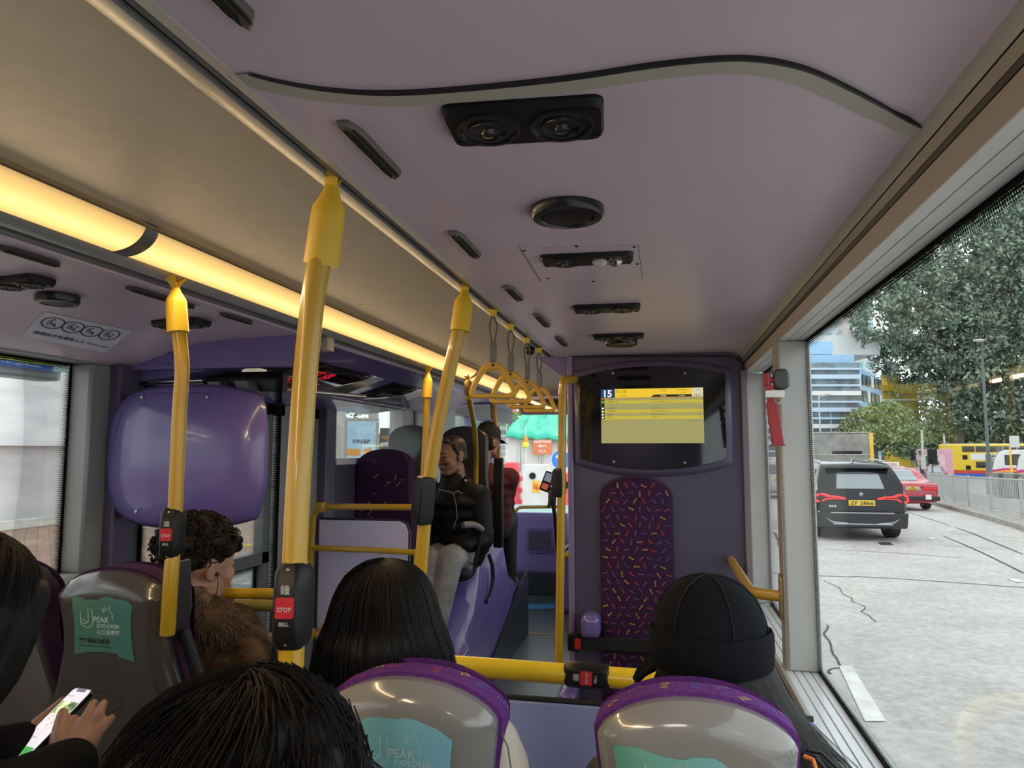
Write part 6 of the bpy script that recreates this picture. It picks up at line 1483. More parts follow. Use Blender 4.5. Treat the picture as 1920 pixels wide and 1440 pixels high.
# ------------------------------------------------------------------ left side of the street
def brick_mat():
    m, N, L, b = _new('red_brown_brick_paving'); t = N.new('ShaderNodeTexCoord'); mp = N.new('ShaderNodeMapping'); mp.inputs['Rotation'].default_value = (0, 0, .78); br = N.new('ShaderNodeTexBrick')
    L.new(t.outputs['Object'], mp.inputs[0]); L.new(mp.outputs[0], br.inputs['Vector']); br.inputs['Scale'].default_value = 1.0; br.inputs['Brick Width'].default_value = .42; br.inputs['Row Height'].default_value = .21; br.inputs['Mortar Size'].default_value = .008
    br.inputs['Color1'].default_value = (.36, .22, .16, 1); br.inputs['Color2'].default_value = (.46, .30, .22, 1); br.inputs['Mortar'].default_value = (.22, .15, .11, 1)
    L.new(br.outputs['Color'], b.inputs['Base Color']); b.inputs['Roughness'].default_value = .85; return m
bkm = brick_mat()
b = MB(); b.bx(-40, -6.3, -20, 60, -2.2, -1.78); o = b.build('pavement_left', bkm, smooth=False); o['kind'] = 'structure'
b = MB(); b.bx(-6.32, -6.05, -20, 40, -2.2, -1.77); o = b.build('kerb_left', mat('pale_kerbstone', (.50, .49, .46), .8, var=.1, vs=3), smooth=False); o['kind'] = 'structure'
yl = mat('worn_yellow_road_paint', (.80, .55, .06), .7, var=.3, vs=4)
b = MB(); b.bx(-7.0, -6.88, -5, 30, -1.785, -1.772); o = b.build('yellow_line', yl, smooth=False); tag(o, 'thick yellow painted line along the brick pavement seen through the exit door', 'road marking')
b = MB()
for k in range(24): b.bx(-7.75, -7.62, 3+k*.8, 3.6+k*.8, -1.785, -1.772)
o = b.build('dashed_yellow_line', yl, smooth=False); tag(o, 'broken yellow line further across the brick pavement', 'road marking')
asl = mat('grey_blue_asphalt', (.17, .18, .185), .8, var=.2, vs=5)
b = MB(); b.bx(-6.05, -2.2, 3, 9.3, -1.899, -1.893); o = b.build('asphalt_patch', asl, smooth=False); o['kind'] = 'structure'
for k in range(4):
    y = 5.0+k*1.15; b = MB(); b.bx(-6.0, -2.4, y, y+.58, -1.90, -1.886); o = b.build('crossing_stripe', wm, smooth=False); tag(o, ('nearest', 'second', 'third', 'farthest')[k]+' white crossing stripe on the asphalt outside the exit door', 'road marking', 'white crossing stripes')
# white boarded concrete wall
def board_mat(name, c, sp=.28):
    m, N, L, b = _new(name); t = N.new('ShaderNodeTexCoord'); s = N.new('ShaderNodeSeparateXYZ'); L.new(t.outputs['Object'], s.inputs[0])
    n = N.new('ShaderNodeTexNoise'); n.inputs['Scale'].default_value = .7; n.inputs['Detail'].default_value = 8; mp = N.new('ShaderNodeMapping'); mp.inputs['Scale'].default_value = (1, 1, 3.5); L.new(t.outputs['Object'], mp.inputs[0]); L.new(mp.outputs[0], n.inputs['Vector'])
    d1 = N.new('ShaderNodeMath'); d1.operation = 'DIVIDE'; d1.inputs[1].default_value = sp; L.new(s.outputs[2], d1.inputs[0]); f = N.new('ShaderNodeMath'); f.operation = 'FRACT'; L.new(d1.outputs[0], f.inputs[0]); lt = N.new('ShaderNodeMath'); lt.operation = 'LESS_THAN'; lt.inputs[1].default_value = .09; L.new(f.outputs[0], lt.inputs[0])
    r = N.new('ShaderNodeValToRGB'); r.color_ramp.elements[0].color = (*[x*.82 for x in c], 1); r.color_ramp.elements[1].color = (*c, 1); r.color_ramp.elements[0].position = .35; r.color_ramp.elements[1].position = .6; L.new(n.outputs['Fac'], r.inputs[0])
    bp = N.new('ShaderNodeBump'); bp.inputs['Strength'].default_value = .6; bp.inputs['Distance'].default_value = .03; bp.invert = True; L.new(lt.outputs[0], bp.inputs['Height']); L.new(bp.outputs[0], b.inputs['Normal'])
    L.new(r.outputs[0], b.inputs['Base Color']); b.inputs['Roughness'].default_value = .85; return m
wx = -14.4
z_led = at(60, 836, X=wx).z; z_b2 = at(60, 990, X=wx).z
t = thing('boarded_wall', 'white painted board marked concrete wall across the left pavement', 'wall', (wx, 10, -1.78))
b = MB(); b.bx(wx-.5, wx, -6, 19.5, -1.78, z_led); b.build('lower_wall', board_mat('grey_white_board_concrete', (.66, .66, .65)), t, smooth=False)
b = MB(); b.bx(wx-.6, wx+.22, -6, 19.5, z_led, z_led+6); b.build('upper_wall', board_mat('bright_white_board_concrete', (.86, .87, .88), .42), t, smooth=False)
b = MB(); b.bx(wx, wx+.12, -6, 19.5, -1.78, -1.55); b.build('footing', mat('pale_footing', (.62, .60, .56), .9, var=.2, vs=3, bump=.6, bs=10), t, bevel=.03)
# street display seen in the top of the left window
c0, c1 = at(8, 662, X=-2.35), at(128, 706, X=-2.35)
t = thing('street_display', 'grey cased lit display with yellow and blue bands outside the left window top', 'display', (-2.4, (c0.y+c1.y)/2, c0.z))
ya, yb_2 = c0.y-.02, c1.y-.02; za = c0.z+.05; zb2 = c1.z
b = MB(); b.bx(-2.46, -2.36, ya-.35, yb_2, zb2-.022, za+.2); b.build('case', mat('pale_grey_casing', (.50, .51, .52), .5), t, bevel=.012)
def sb(name, y0, y1, z0, z1, m, k=1): b = MB(); b.bx(-2.358-.0, -2.358+.002*k, y0, y1, z0, z1); return b.build(name, m, t, smooth=False)
sb('screen_field', ya-.2, at(124, 700, X=-2.36).y, zb2+.015, za+.1, em('pale_cyan_screen', (.50, .72, .74), .9)); sb('yellow_field', ya-.2, at(96, 690, X=-2.36).y, zb2+.035, za+.1, em('lime_yellow_screen', (.62, .68, .04), .95), 2); sb('blue_band', ya-.2, at(97, 700, X=-2.36).y, zb2+.015, zb2+.035, em('blue_screen', (.03, .12, .45), .9), 3)
b = MB(); fn = lambda u, v: (-2.35, u, v); write(b, 'remember to vote in the LegCo Elections', fn, (yb_2-.27, zb2+.025), w=.32, h=.011); b.build('lettering', e_w, t); b = MB(); write(b, '10', fn, (yb_2-.075, zb2+.05), h=.02); b.build('lettering', ink, t)
# foliage, columns and posters outside the front left window
bl = [((-14.5, 22.5, .6), (1.2, 2.2, 2.6)), ((-15, 26, .8), (1.5, 2.5, 2.6)), ((-15.5, 31, 1.2), (1.5, 3.5, 3.0)), ((-15.0, 20.6, -.2), (.8, .8, 1.6))]
tree('leafy green hedge tree behind the street posters at left', (-15, 25, -1.78), bl, 9000, .12, lf_mid, ((-15, 25, .5), .2), 11)
colm = mat('pale_stone_column', (.50, .49, .46), .7, var=.12, vs=2)
for px, w_, d_, lab in ((634, .30, 17.5, 'pale square column nearest, left of the blue poster'), (700, .26, 22.5, 'second pale square column right of the blue poster')):
    c = at(px, 800, d=d_); b = MB(); b.bx(c.x-w_/2, c.x+w_/2, c.y-w_/2, c.y+w_/2, -1.78, 3.5); o = b.build('street_column', colm, bevel=.03); tag(o, lab, 'column')
q0, q1 = at(652, 790, d=15), at(704, 860, d=15.0)
t = thing('poster_case', 'pale blue and orange poster in a grey frame outside the front left window', 'poster', (q0.x, q0.y, -1.78)); zt_ = q0.z; zb_ = zt_-1.55
dv = Vector((q1.x-q0.x, q1.y-q0.y, 0)); Lp = dv.length; dv.normalize(); nv = Vector((dv.y, -dv.x, 0)); pf = lambda u, v, w=0: tuple(Vector((q0.x, q0.y, 0))+dv*u+nv*w+Vector((0, 0, v)))
b = MB(); b.add([pf(u, v, w) for w in (-.1, 0) for u, v in ((-.06, zb_-.1), (Lp+.06, zb_-.1), (Lp+.06, zt_+.07), (-.06, zt_+.07))], [(0, 1, 2, 3), (7, 6, 5, 4), (0, 4, 5, 1), (1, 5, 6, 2), (2, 6, 7, 3), (3, 7, 4, 0)]); b.build('frame', mat('pale_poster_frame', (.38, .37, .34), .5), t, smooth=False)
def pq(name, u0, u1, v0, v1, m, w): b = MB(); b.add([pf(u0, v0, w), pf(u1, v0, w), pf(u1, v1, w), pf(u0, v1, w)]+[pf(u0, v0, w-.003), pf(u1, v0, w-.003), pf(u1, v1, w-.003), pf(u0, v1, w-.003)], [(0, 1, 2, 3), (7, 6, 5, 4)]); return b.build(name, m, t, smooth=False)
pq('poster_sheet', 0, Lp, zb_, zt_, mat('pale_blue_poster', (.45, .68, .82), .5, var=.15, vs=3), .004)
for u0, u1 in ((.0, .26), (.32, .50)): pq('orange_block', u0*1.05, u1*1.05, zt_-.72, zt_-.58, mat('orange_print', (.80, .35, .08), .6), .008)
b = MB(); write(b, '城中心營房', lambda u, v: pf(u, v, .012), (Lp*.5, zt_-.42), w=Lp*.62, h=.09, bold=.03); b.build('lettering', ink_b, t)
q0 = at(714, 812, d=17); t = thing('dark_signboard', 'dark signboard with orange and white characters right of the blue poster', 'sign', (q0.x, q0.y, -1.78))
b = MB(); b.bx(q0.x-.02, q0.x+.45, q0.y-.0, q0.y+.06, -1.78, q0.z+.12); b.build('board', mat('dark_grey_board', (.07, .065, .06), .5), t)
b = MB(); write(b, '攜手', lambda u, v: (u, q0.y-.01, v), (q0.x+.14, q0.z-.12), w=.24, h=.1, bold=.03); b.build('lettering', mat('orange_letters', (.8, .35, .06), .6), t)
b = MB(); write(b, '向夢想', lambda u, v: (u, q0.y-.01, v), (q0.x+.16, q0.z-.27), w=.30, h=.11, bold=.04); b.build('lettering', white_p, t)

# ------------------------------------------------------------------ road works seen through the windscreen
DB = 24.
wp_ = mat('dirty_white_plastic', (.72, .72, .70), .55, var=.1, vs=2)
def Fq(px, py, d=DB): return at(px, py, d=d)
zg = -1.92
def hoard(px0, px1, label, d):
    a = at(px0, 880, d=d); c = at(px1, 880, d=d); zt_ = at((px0+px1)/2, 814, d=d).z; t = thing('site_hoarding', label, 'hoarding', (a.x, a.y, zg), 'white hoarding panels')
    dv = Vector((c.x-a.x, c.y-a.y, 0)); L_p = dv.length; dv.normalize(); nv = Vector((dv.y, -dv.x, 0)); f = lambda u, v, w=0: tuple(Vector((a.x, a.y, 0))+dv*u+nv*w+Vector((0, 0, v)))
    b = MB(); b.add([f(u, v, w) for w in (-.08, 0) for u, v in ((0.01, zg), (L_p-.01, zg), (L_p-.01, zt_), (0.01, zt_))], [(0, 1, 2, 3), (7, 6, 5, 4), (0, 4, 5, 1), (1, 5, 6, 2), (2, 6, 7, 3), (3, 7, 4, 0)]); b.build('panel', wp_, t, smooth=False)
    for s0, s1, w in ((.08, .92, .02), (.16, .84, .035)):
        b = MB(); zq0, zq1 = zg+1.0+(s0-.08)*1.2, zt_-.1-(s0-.08)*1.2; pts = [(L_p*s0, zq0), (L_p*s1, zq0), (L_p*s1, zq1), (L_p*s0, zq1), (L_p*s0, zq0)]
        for (u0, v0), (u1, v1) in zip(pts[:-1], pts[1:]): b.tube([f(u0, v0, w*.3), f(u1, v1, w*.3)], .018, 6)
        b.build('moulded_frame', wp_, t)
    return t
hoard(903, 936, 'white hoarding panel at the left, partly behind the capped person', DB)
hoard(936, 975, 'white hoarding panel left of the orange warning lamp', DB)
hoard(977, 1014, 'white hoarding panel between the orange lamp and pedestrian sign', DB)
hoard(1015, 1052, 'white hoarding panel behind the orange pedestrian sign', DB)
hoard(1053, 1092, 'white hoarding panel behind the blue round sign', DB)
# tarpaulin roof
t = thing('green_tarpaulin', 'bright green tarpaulin tent roof over the white hoarding', 'tarpaulin', tuple(at(1000, 815, d=DB+1)))
rows = []
A0, A1 = at(948, 814, d=DB-.2), at(1095, 822, d=DB-.2); B0, B1 = at(992, 765, d=DB+3.5), at(1095, 762, d=DB+3.5)
for i in range(9):
    v = i/8; row = []
    for j in range(33):
        u = j/32; p = (A0*(1-u)+A1*u)*(1-v)+(B0*(1-u)+B1*u)*v; p = p+Vector((0, 0, .10*math.sin(u*26+2*math.sin(v*3))*math.sin(PI*min(1, v+.1))+.06*math.sin(u*61+v*9)*(.3+v))); row.append(tuple(p))
    rows.append(row)
tarp = mat('green_tarp', (.04, .50, .33), .5, var=.12, vs=1.5)
b = MB(); b.grid(rows); b.grid([[(p[0], p[1], p[2]-.12) for p in rows[0]], rows[0]]); o = b.build('sheet', tarp, t); so = o.modifiers.new('t', 'SOLIDIFY'); so.thickness = .02
# second far green netting fence
q0, q1 = at(925, 782, d=DB+4), at(968, 806, d=DB+4); t = thing('green_mesh_fence', 'green slatted fence left of the tarpaulin roof', 'fence', tuple(q0)); b = MB()
for k in range(16): x = q0.x+(q1.x-q0.x)*k/15; b.tube([(x, q0.y, q1.z-.25), (x+.22, q0.y, q0.z+.05)], .014, 5)
b.tube([tuple(q0+Vector((-.1, 0, .05))), (q1.x+.1, q0.y, q0.z+.05)], .03, 6); b.tube([(q0.x-.1, q0.y, q1.z-.25), (q1.x, q0.y, q1.z-.25)], .03, 6); [b.tube([(x, q0.y, q1.z-.25), (x, q0.y, zg)], .03, 6) for x in (q0.x, q1.x)]; b.build('slats', mat('dark_green_slats', (.02, .26, .17), .5), t)
bl = [pblob(970, 782, DB+9, 26, 12), pblob(1000, 770, DB+9, 22, 9), pblob(945, 770, DB+10, 24, 14), pblob(900, 775, DB+10, 40, 14)]
q = at(965, 850, d=DB+9); tree('yellow green bush behind the green tarpaulin', (q.x, q.y, zg), bl, 3500, .09, lf_yel, (at(965, 800, d=DB+9), .1), 13)
b = MB(); q = at(950, 783, d=DB+2); b.lathe([(.13, 0), (.13, -.03), (.01, -.06)], tuple(q), 'Y', 20); b.tube([tuple(q), (q.x, q.y, zg)], .02, 6); o = b.build('round_mirror', mat('dull_white_disc', (.55, .54, .50), .5)); tag(o, 'pale round disc on a stick left of the tarpaulin roof', 'traffic mirror')
# warning lamp, pedestrian sign, round sign
q = at(986, 828, d=DB-.6); t = thing('warning_lamp', 'orange and yellow road works lamp on a thin stick', 'warning lamp', (q.x, q.y, zg))
b = MB(); b.tube([(q.x, q.y, zg+.4), (q.x-.01, q.y, q.z+.50)], .012, 8); b.build('stick', wp_, t); b = MB(); b.lathe([(.03, .20), (.06, .12), (.085, -.02), (.085, -.03)], tuple(q), 'Z', 14); b.build('orange_top', mat('fluorescent_orange', (.95, .28, .02), .5), t); b = MB(); b.lathe([(.095, -.02), (.10, -.16), (.06, -.20)], tuple(q), 'Z', 14); b.build('yellow_base', mat('fluorescent_yellow', (.85, .80, .04), .5), t)
c = at(1017, 838, d=DB-.25); t = thing('pedestrian_sign', 'orange PEDESTRIANS sign with white arrow on the white hoarding', 'sign', tuple(c))
b = MB(); b.prism(rounded(.64, .50, .02, cx=c.x, cy=c.z), c.y-.02, c.y, lambda u, v, w: (u, w, v)); b.build('plate', mat('dull_orange_sign', (.72, .22, .09), .5), t)
b = MB(); fn = lambda u, v: (u, c.y-.026, v); write(b, 'PEDESTRIANS', fn, (c.x, c.z+.175), w=.56, h=.075, bold=.03); write(b, '行人', fn, (c.x, c.z-.145), w=.27, h=.11, bold=.03)
b.add([fn(c.x+x, c.z+z) for x, z in ((-.15, .03), (-.05, .085), (-.05, .045), (.13, .045), (.13, .015), (-.05, .015), (-.05, -.025))], [tuple(range(7))]); b.build('lettering', white_p, t)
c = at(1052, 862, d=DB-3); t = thing('keep_left_sign', 'round blue road sign with white arrow behind the upright pole', 'sign', (c.x, c.y, zg)); rr = 19.5*c.length/FPX*.97
b = MB(); b.lathe([(rr, 0), (rr, -.02)], tuple(c), 'Y', 40); b.build('rim', white_pl, t); b = MB(); b.lathe([(rr*.93, -.015), (rr*.93, -.026)], tuple(c), 'Y', 40); b.build('disc', mat('sign_blue', (.03, .22, .75), .4), t)
b = MB(); ca, sa = math.cos(-2.3), math.sin(-2.3); b.prism([((x*ca-z*sa)*rr+c.x, (x*sa+z*ca)*rr+c.z) for x, z in ((-.14, -.6), (.14, -.6), (.14, .1), (.42, .1), (0, .62), (-.42, .1), (-.14, .1))], c.y-.032, c.y-.028, lambda u, v, w: (u, w, v)); b.build('arrow', white_p, t)
b = MB(); b.tube([(c.x, c.y+.03, c.z), (c.x, c.y+.03, zg)], .03, 8); b.build('post', galv, t)
# water-filled barriers
def wbar(px0, px1, py0, d, m, label, sticker=None, mm=None):
    a = at(px0, 890, d=d); c = at(px1, 890, d=d); zt_ = at((px0+px1)/2, py0, d=d).z; t = thing('water_barrier', label, 'barrier', (a.x, a.y, zg)); w = c.x-a.x
    b = MB(); P = [(a.x, zg), (c.x, zg), (c.x, zg+.35), (c.x-.04, zt_), (a.x+.04, zt_), (a.x, zg+.35)]; b.prism(P, a.y-.25, a.y+.2, lambda u, v, w_: (u, w_, v)); b.build('shell', m, t, bevel=.05)
    b = MB(); b.prism(rounded(w*.5, .10, .045, cx=a.x+w*.5, cy=zt_-.35) if w > 1 else circle2((a.x+w*.4, zt_-.35), .10, 18)[:-1], a.y-.30, a.y-.24, lambda u, v, w_: (u, w_, v)); b.build('hole', blk, t)
    for k in range(3):
        b = MB(); b.bx(c.x-.02, c.x+.08, a.y-.15, a.y+.1, zg+.25+k*.36, zg+.40+k*.36); b.build('coupling_lug', m, t, bevel=.02)
    if sticker: b = MB(); b.bx(a.x+w*.38, a.x+w*.66, a.y-.262, a.y-.25, zt_-.85, zt_-.5); s_ = b.build('warning_sticker', mat('orange_yellow_sticker', (.9, .48, .03), .5), t); b = MB(); write(b, '小心', lambda u, v: (u, a.y-.27, v), (a.x+w*.52, zt_-.68), w=w*.2, h=.22, bold=.03); b.build('lettering', red_bt, s_)
    return t
wbar(940, 976, 867, DB-1.5, mat('red_barrier_plastic', (.80, .07, .09), .5, var=.06, vs=2), 'red water barrier next to the capped person')
wbar(981, 1034, 870, DB-2.2, wp_, 'white water barrier with orange sticker left of the upright pole', True)
wbar(1048, 1090, 886, DB-3, mat('bright_red_barrier', (.85, .10, .10), .5), 'red water barrier right of the upright pole, below the blue sign')
# yellow hatching on the road by the works
b = MB(); on_road(b, [at(955, 925, Z=-1.9), at(1000, 920, Z=-1.9)], .3, .01); on_road(b, [at(950, 935, Z=-1.9), at(1040, 938, Z=-1.9)], .25, .01); o = b.build('yellow_road_line', yl, smooth=False); tag(o, 'yellow painted lines on the road before the water barriers', 'road marking')
# green glazed backdrop building left of the works
t = thing('grey_shopfront', 'pale grey building front beyond the front door', 'building', tuple(at(850, 860, d=40))); fb('wall', 740, 700, 945, 900, mat('pale_grey_green_render', (.50, .55, .53), .7, var=.1, vs=.5), 3, 42, t); fb('green_glass', 870, 770, 930, 800, mat('teal_glass', (.12, .40, .33), .2), .3, 41.7, t)
# ================================================================== PEOPLE
def skin_m(name, c): return mat(name, c, .5, var=.08, vs=30, bump=.05, bs=300)
sk_b = skin_m('tan_skin', (.25, .125, .075)); sk_l = skin_m('light_brown_skin', (.42, .22, .145)); sk_d = skin_m('shaded_skin', (.33, .17, .11))
hair_k = mat('black_hair', (.007, .006, .006), .55, spec=.2, var=.3, vs=60, stretch=(1, 1, .1), bump=.6, bs=300); hair_b = mat('dark_brown_hair', (.030, .017, .011), .45, var=.4, vs=80, bump=.5, bs=200); hair_d = mat('very_dark_hair', (.006, .004, .0035), .6, spec=.2, var=.3, vs=60)
def pose(c, yaw=0, pitch=0, roll=0): return Matrix.Translation(Vector(c)) @ Matrix.Rotation(yaw, 4, 'Z') @ Matrix.Rotation(pitch, 4, 'X') @ Matrix.Rotation(roll, 4, 'Y')
HS = 1.0
def head(b, M, s=1.0, jaw=1.0):
    S = M @ Matrix.Scale(s, 4)
    b.ell((0, -.012, .030), (.074, .094, .088), M=S); b.ell((0, .020, .005), (.066, .074, .080), M=S)
    b.ell((0, .030, -.050), (.056*jaw, .058, .060), M=S); b.ell((0, .062, -.096), (.026, .024, .020), M=S)
    b.ell((0, .080, .030), (.046, .016, .014), M=S)
    b.cap_((0, .092, .014), (0, .112, -.026), .008, .0135, M=S)
    for q in (-1, 1):
        b.ell((q*.013, .098, -.032), (.009, .010, .008), 10, 8, M=S); b.ell((q*.036, .062, -.028), (.026, .028, .026), M=S)
        b.ell((q*.033, .079, .006), (.016, .012, .010), 10, 8, M=S); b.ell((q*.074, -.008, -.012), (.009, .022, .034), 12, 8, M=S); b.ell((q*.080, -.018, .004), (.006, .016, .022), 10, 8, M=S)
        b.cap_((q*.05, .01, -.075), (q*.022, .06, -.098), .02*jaw, .018, M=S)
    b.ell((0, .088, -.060), (.024, .012, .0055), 12, 8, M=S); b.ell((0, .086, -.071), (.020, .012, .0065), 12, 8, M=S)
    b.cap_((0, -.022, -.05), (0, -.035, -.17), .054, .056, M=S)
def face_marks(t, M, s=1., m=None):
    S = M @ Matrix.Scale(s, 4); fn = lambda y: (lambda u, v: tuple(S @ Vector((u, y-abs(u)*.30, v))))
    for q in (-1, 1):
        b = MB(); b.tube([tuple(S @ Vector((q*(.014+.012*k), .0965-.010*k-.004*k*k*.6, .030+.003*math.sin(k*1.0)))) for k in range(4)], [.002, .0035, .003, .0015], 6); b.build('eyebrow', hair_d, t)
        b = MB(); b.tube([tuple(S @ Vector((q*(.020+.009*k), .0905-.0035*k-.0005*k*k, .0035-.002*math.sin(k*1.05)))) for k in range(4)], [.0008, .0014, .0014, .0008], 6); b.build('closed_eye', hair_d, t)
    b = MB(); b.tube([tuple(S @ Vector((x, .0985-abs(x)*.35, -.0655))) for x in (-.024, -.012, 0, .012, .024)], [.0006, .0012, .0014, .0012, .0006], 6); b.build('lip_line', mat('dark_lip_line', (.10, .04, .03), .6), t)
def hand(b, w, d, up, side, curl=.5, s=1.0):
    """w wrist, d pointing direction, up back-of-hand normal, side +1/-1 thumb side"""
    w, d, up = Vector(w), Vector(d).normalized(), Vector(up).normalized(); up = (up-d*up.dot(d)).normalized(); x = d.cross(up)*side
    T = lambda a, f, h: w+(x*a+d*f+up*h)*s
    b.chain([(T(0, -.03, 0), .024*s), (T(0, .02, 0), .024*s)]); 
    for a in (-.028, -.010, .010, .028): b.cap_(T(a*.6, .02, 0), T(a, .085, 0), .015*s, .012*s)
    for a, L in ((.030, .072), (.010, .080), (-.010, .074), (-.029, .058)):
        p = T(a, .088, 0); ang = curl*.5; q = p
        r0 = .0092*s
        for k, f in enumerate((.45, .32, .25)):
            dd = (d*math.cos(ang)-up*math.sin(ang)); n = q+dd*L*f*s; b.cap_(q, n, r0, r0*.9); q = n; r0 *= .9; ang += curl*1.0
    th = T(.030, .02, -.006); m_ = th+(x*.032+d*.028-up*.01)*s; e_ = m_+(d*.032+x*.006-up*.012*curl)*s; b.chain([(th, .014*s), (m_, .012*s), (e_, .0095*s)])
def person(name, label, H, face, hip=None, fd=None, skin=sk_d, jacket=None, trousers=None, vox=.007, hpitch=0., hroll=0., scale=1., legs=None, arms=None, sh_dir=None, jaw=1., puffy=1., collar=.0, neck_down=.235, feet_z=None, torso_w=1.):
    t = thing(name, label, 'person', (H[0], H[1], H[2]-1.0)); H = Vector(H); fd = Vector(fd or (0, 1, 0)); sd = Vector((fd.y, -fd.x, 0)) if sh_dir is None else Vector(sh_dir)
    M = pose(H, math.atan2(-Vector(face).x, Vector(face).y), hpitch, hroll)
    Nk = H+Vector((0, 0, -neck_down))-fd*.03; hip = Vector(hip) if hip else Nk+Vector((0, 0, -.48))-fd*.02
    kneeC = hip+fd*.44+Vector((0, 0, .02)); fz = feet_z if feet_z is not None else hip.z-.45
    SL, SR = Nk+sd*(-.155*torso_w)-Vector((0, 0, .035)), Nk+sd*(.155*torso_w)-Vector((0, 0, .035))
    arms = arms or {}
    def arm(side):
        S_ = SL if side < 0 else SR; A = arms.get(side)
        if A: return [S_]+[Vector(p) for p in A[:2]]
        e = S_+sd*side*.05+Vector((0, 0, -.27))+fd*.04; return [S_, e, hip+sd*side*.12+fd*.26+Vector((0, 0, .10))]
    b = MB(); head(b, M, 1.0*scale, jaw)
    b.chain([(Nk+Vector((0, 0, .03)), .052), (Nk-Vector((0, 0, .06)), .075), (Nk*.5+hip*.5, .095), (hip, .105)]); b.cap_(SL, SR, .05, .05)
    for s in (-1, 1):
        a = arm(s); b.chain([(a[0], .045), (a[1], .037), (a[2], .026)]); A = arms.get(s)
        if A and len(A) > 2 and A[2] == 'custom': pass
        elif A and len(A) > 2: hand(b, a[2]+(a[2]-a[1]).normalized()*.03, A[2], A[3], A[4], A[5] if len(A) > 5 else .6)
        else: hand(b, a[2]+(a[2]-a[1]).normalized()*.03, fd*.9-Vector((0, 0, .2)), (0, 0, 1), s*-1, .5)
        h0 = hip+sd*s*.09; k0 = kneeC+sd*s*.10; f0 = Vector((k0.x, k0.y, fz+.08))-fd*.03
        if legs: k0, f0 = legs[s]
        b.chain([(h0, .075), (k0, .05), (f0, .035)])
    t['_'] = 0; del t['_']
    body = (b, M)
    b2 = MB()
    if jacket:
        p = puffy
        b2.chain([(Nk+Vector((0, 0, .012+collar)), .066*p), (Nk-Vector((0, 0, .07)), .115*p), (Nk*.6+hip*.4, .135*p), (hip+Vector((0, 0, .02)), .140*p)])
        for k in (-1, 1): b2.chain([(Nk+sd*k*.05-Vector((0, 0, .09)), .10*p), (hip+sd*k*.06+Vector((0, 0, .03)), .12*p)])
        b2.cap_(SL, SR, .070*p, .070*p)
        for s in (-1, 1): a = arm(s); b2.chain([(a[0], .070*p), (a[1], .056*p), (a[2], .044*p)]); 
        if p > 1.05:
            for s in (-1, 1):
                a = arm(s)
                for (u, v) in ((a[0], a[1]), (a[1], a[2])):
                    for k in range(1, 4): q = u*(1-k/3.6)+v*(k/3.6); b2.ell(tuple(q), (.064*p, .064*p, .05*p))
            for k in range(5): q = (Nk-Vector((0, 0, .07)))*(1-k/4.5)+hip*(k/4.5); b2.ell(tuple(q), (.165*p*torso_w, .135*p, .062))
        remesh(b2.build('jacket', jacket, t), vox*1.1, 5)
    if trousers:
        b3 = MB()
        for s in (-1, 1): h0 = hip+sd*s*.08; k0 = kneeC+sd*s*.10; b3.chain([(h0, .098), (k0, .072), (Vector((k0.x, k0.y, fz+.14))-fd*.03, .055)])
        b3.cap_(hip-sd*.07, hip+sd*.07, .12, .12); remesh(b3.build('trousers', trousers, t), vox*1.2, 4)
        for s in (-1, 1):
            k0 = kneeC+sd*s*.10; f0 = Vector((k0.x, k0.y, fz+.055))-fd*.03; b3 = MB(); b3.chain([(f0-fd*.04, .045), (f0+fd*.08, .045), (f0+fd*.17-Vector((0, 0, .012)), .035)]); remesh(b3.build('shoe', rubber, t), .01, 3)
    return t, b, M, dict(Nk=Nk, hip=hip, SL=SL, SR=SR, fd=fd, sd=sd)
def finish(t, b, skin, vox=.006, it=4): return remesh(b.build('body', skin, t), vox, it)
def strands(b, M, n, start, path, r=.0012, seed=1, seg=7):
    rr = random.Random(seed)
    for i in range(n):
        P = spline(path(rr, start(rr)), 2); P = [tuple(M @ Vector(p)) for p in P]; b.tube(P, [r*(1-.6*k/(len(P)-1)) for k in range(len(P))], 3, cap=False)

# --- woman with a black bob at the centre, seat in front
H = at(725, 1190, d=1.42)
t, b, M, J = person('person', 'person with straight black bob haircut and beige coat in the seat at bottom centre', H, (0, 1), fd=(0, 1, 0), jacket=mat('beige_cotton_coat', (.42, .36, .28), .7, var=.06, vs=10, bump=.3, bs=40), trousers=blk, puffy=1.08, hip=(H.x, H.y+.05, -1.02), feet_z=ZR)
finish(t, b, sk_l); M = M @ Matrix.Scale(1.12, 4)
hb = MB(); hb.ell((0, -.012, .036), (.088, .106, .094), 24, 16, M); 
for k in range(17):
    a = math.radians(-205+k*230/16-0+0); 
    # panels of hair falling round the sides and back
    x, y = .086*math.cos(a), -.012+.098*math.sin(a)
    hb.chain([((x*.6, y*.7, .07), .030), ((x*1.0, y, .0), .026), ((x*1.10, y*1.02, -.07), .024), ((x*1.16, y*1.0, -.135), .013)], M)
o = hb.build('hair', hair_k, t); remesh(o, .006, 8)
hs_ = MB()
def st(r): a = math.radians(r.uniform(-200, 20)); return a
def pa(r, a):
    x, y = math.cos(a), math.sin(a); j = r.uniform(.98, 1.05); e = r.uniform(-.18, -.13)
    return [(x*.005, -.01+y*.005, .136), (x*.035*j, -.012+y*.042*j, .130), (x*.065*j, -.012+y*.078*j, .108), (x*.084*j, -.012+y*.100*j, .072), (x*.096*j, -.012+y*.110*j, .03), (x*.116*j, -.012+y*.122*j, -.02), (x*.124*j, -.012+y*.126*j, -.08), (x*(.126+r.uniform(-.006, .02)), -.012+y*.122, e)]
strands(hs_, M, 900, st, pa, .0011, 3); hs_.build('hair_strands', hair_k, t)
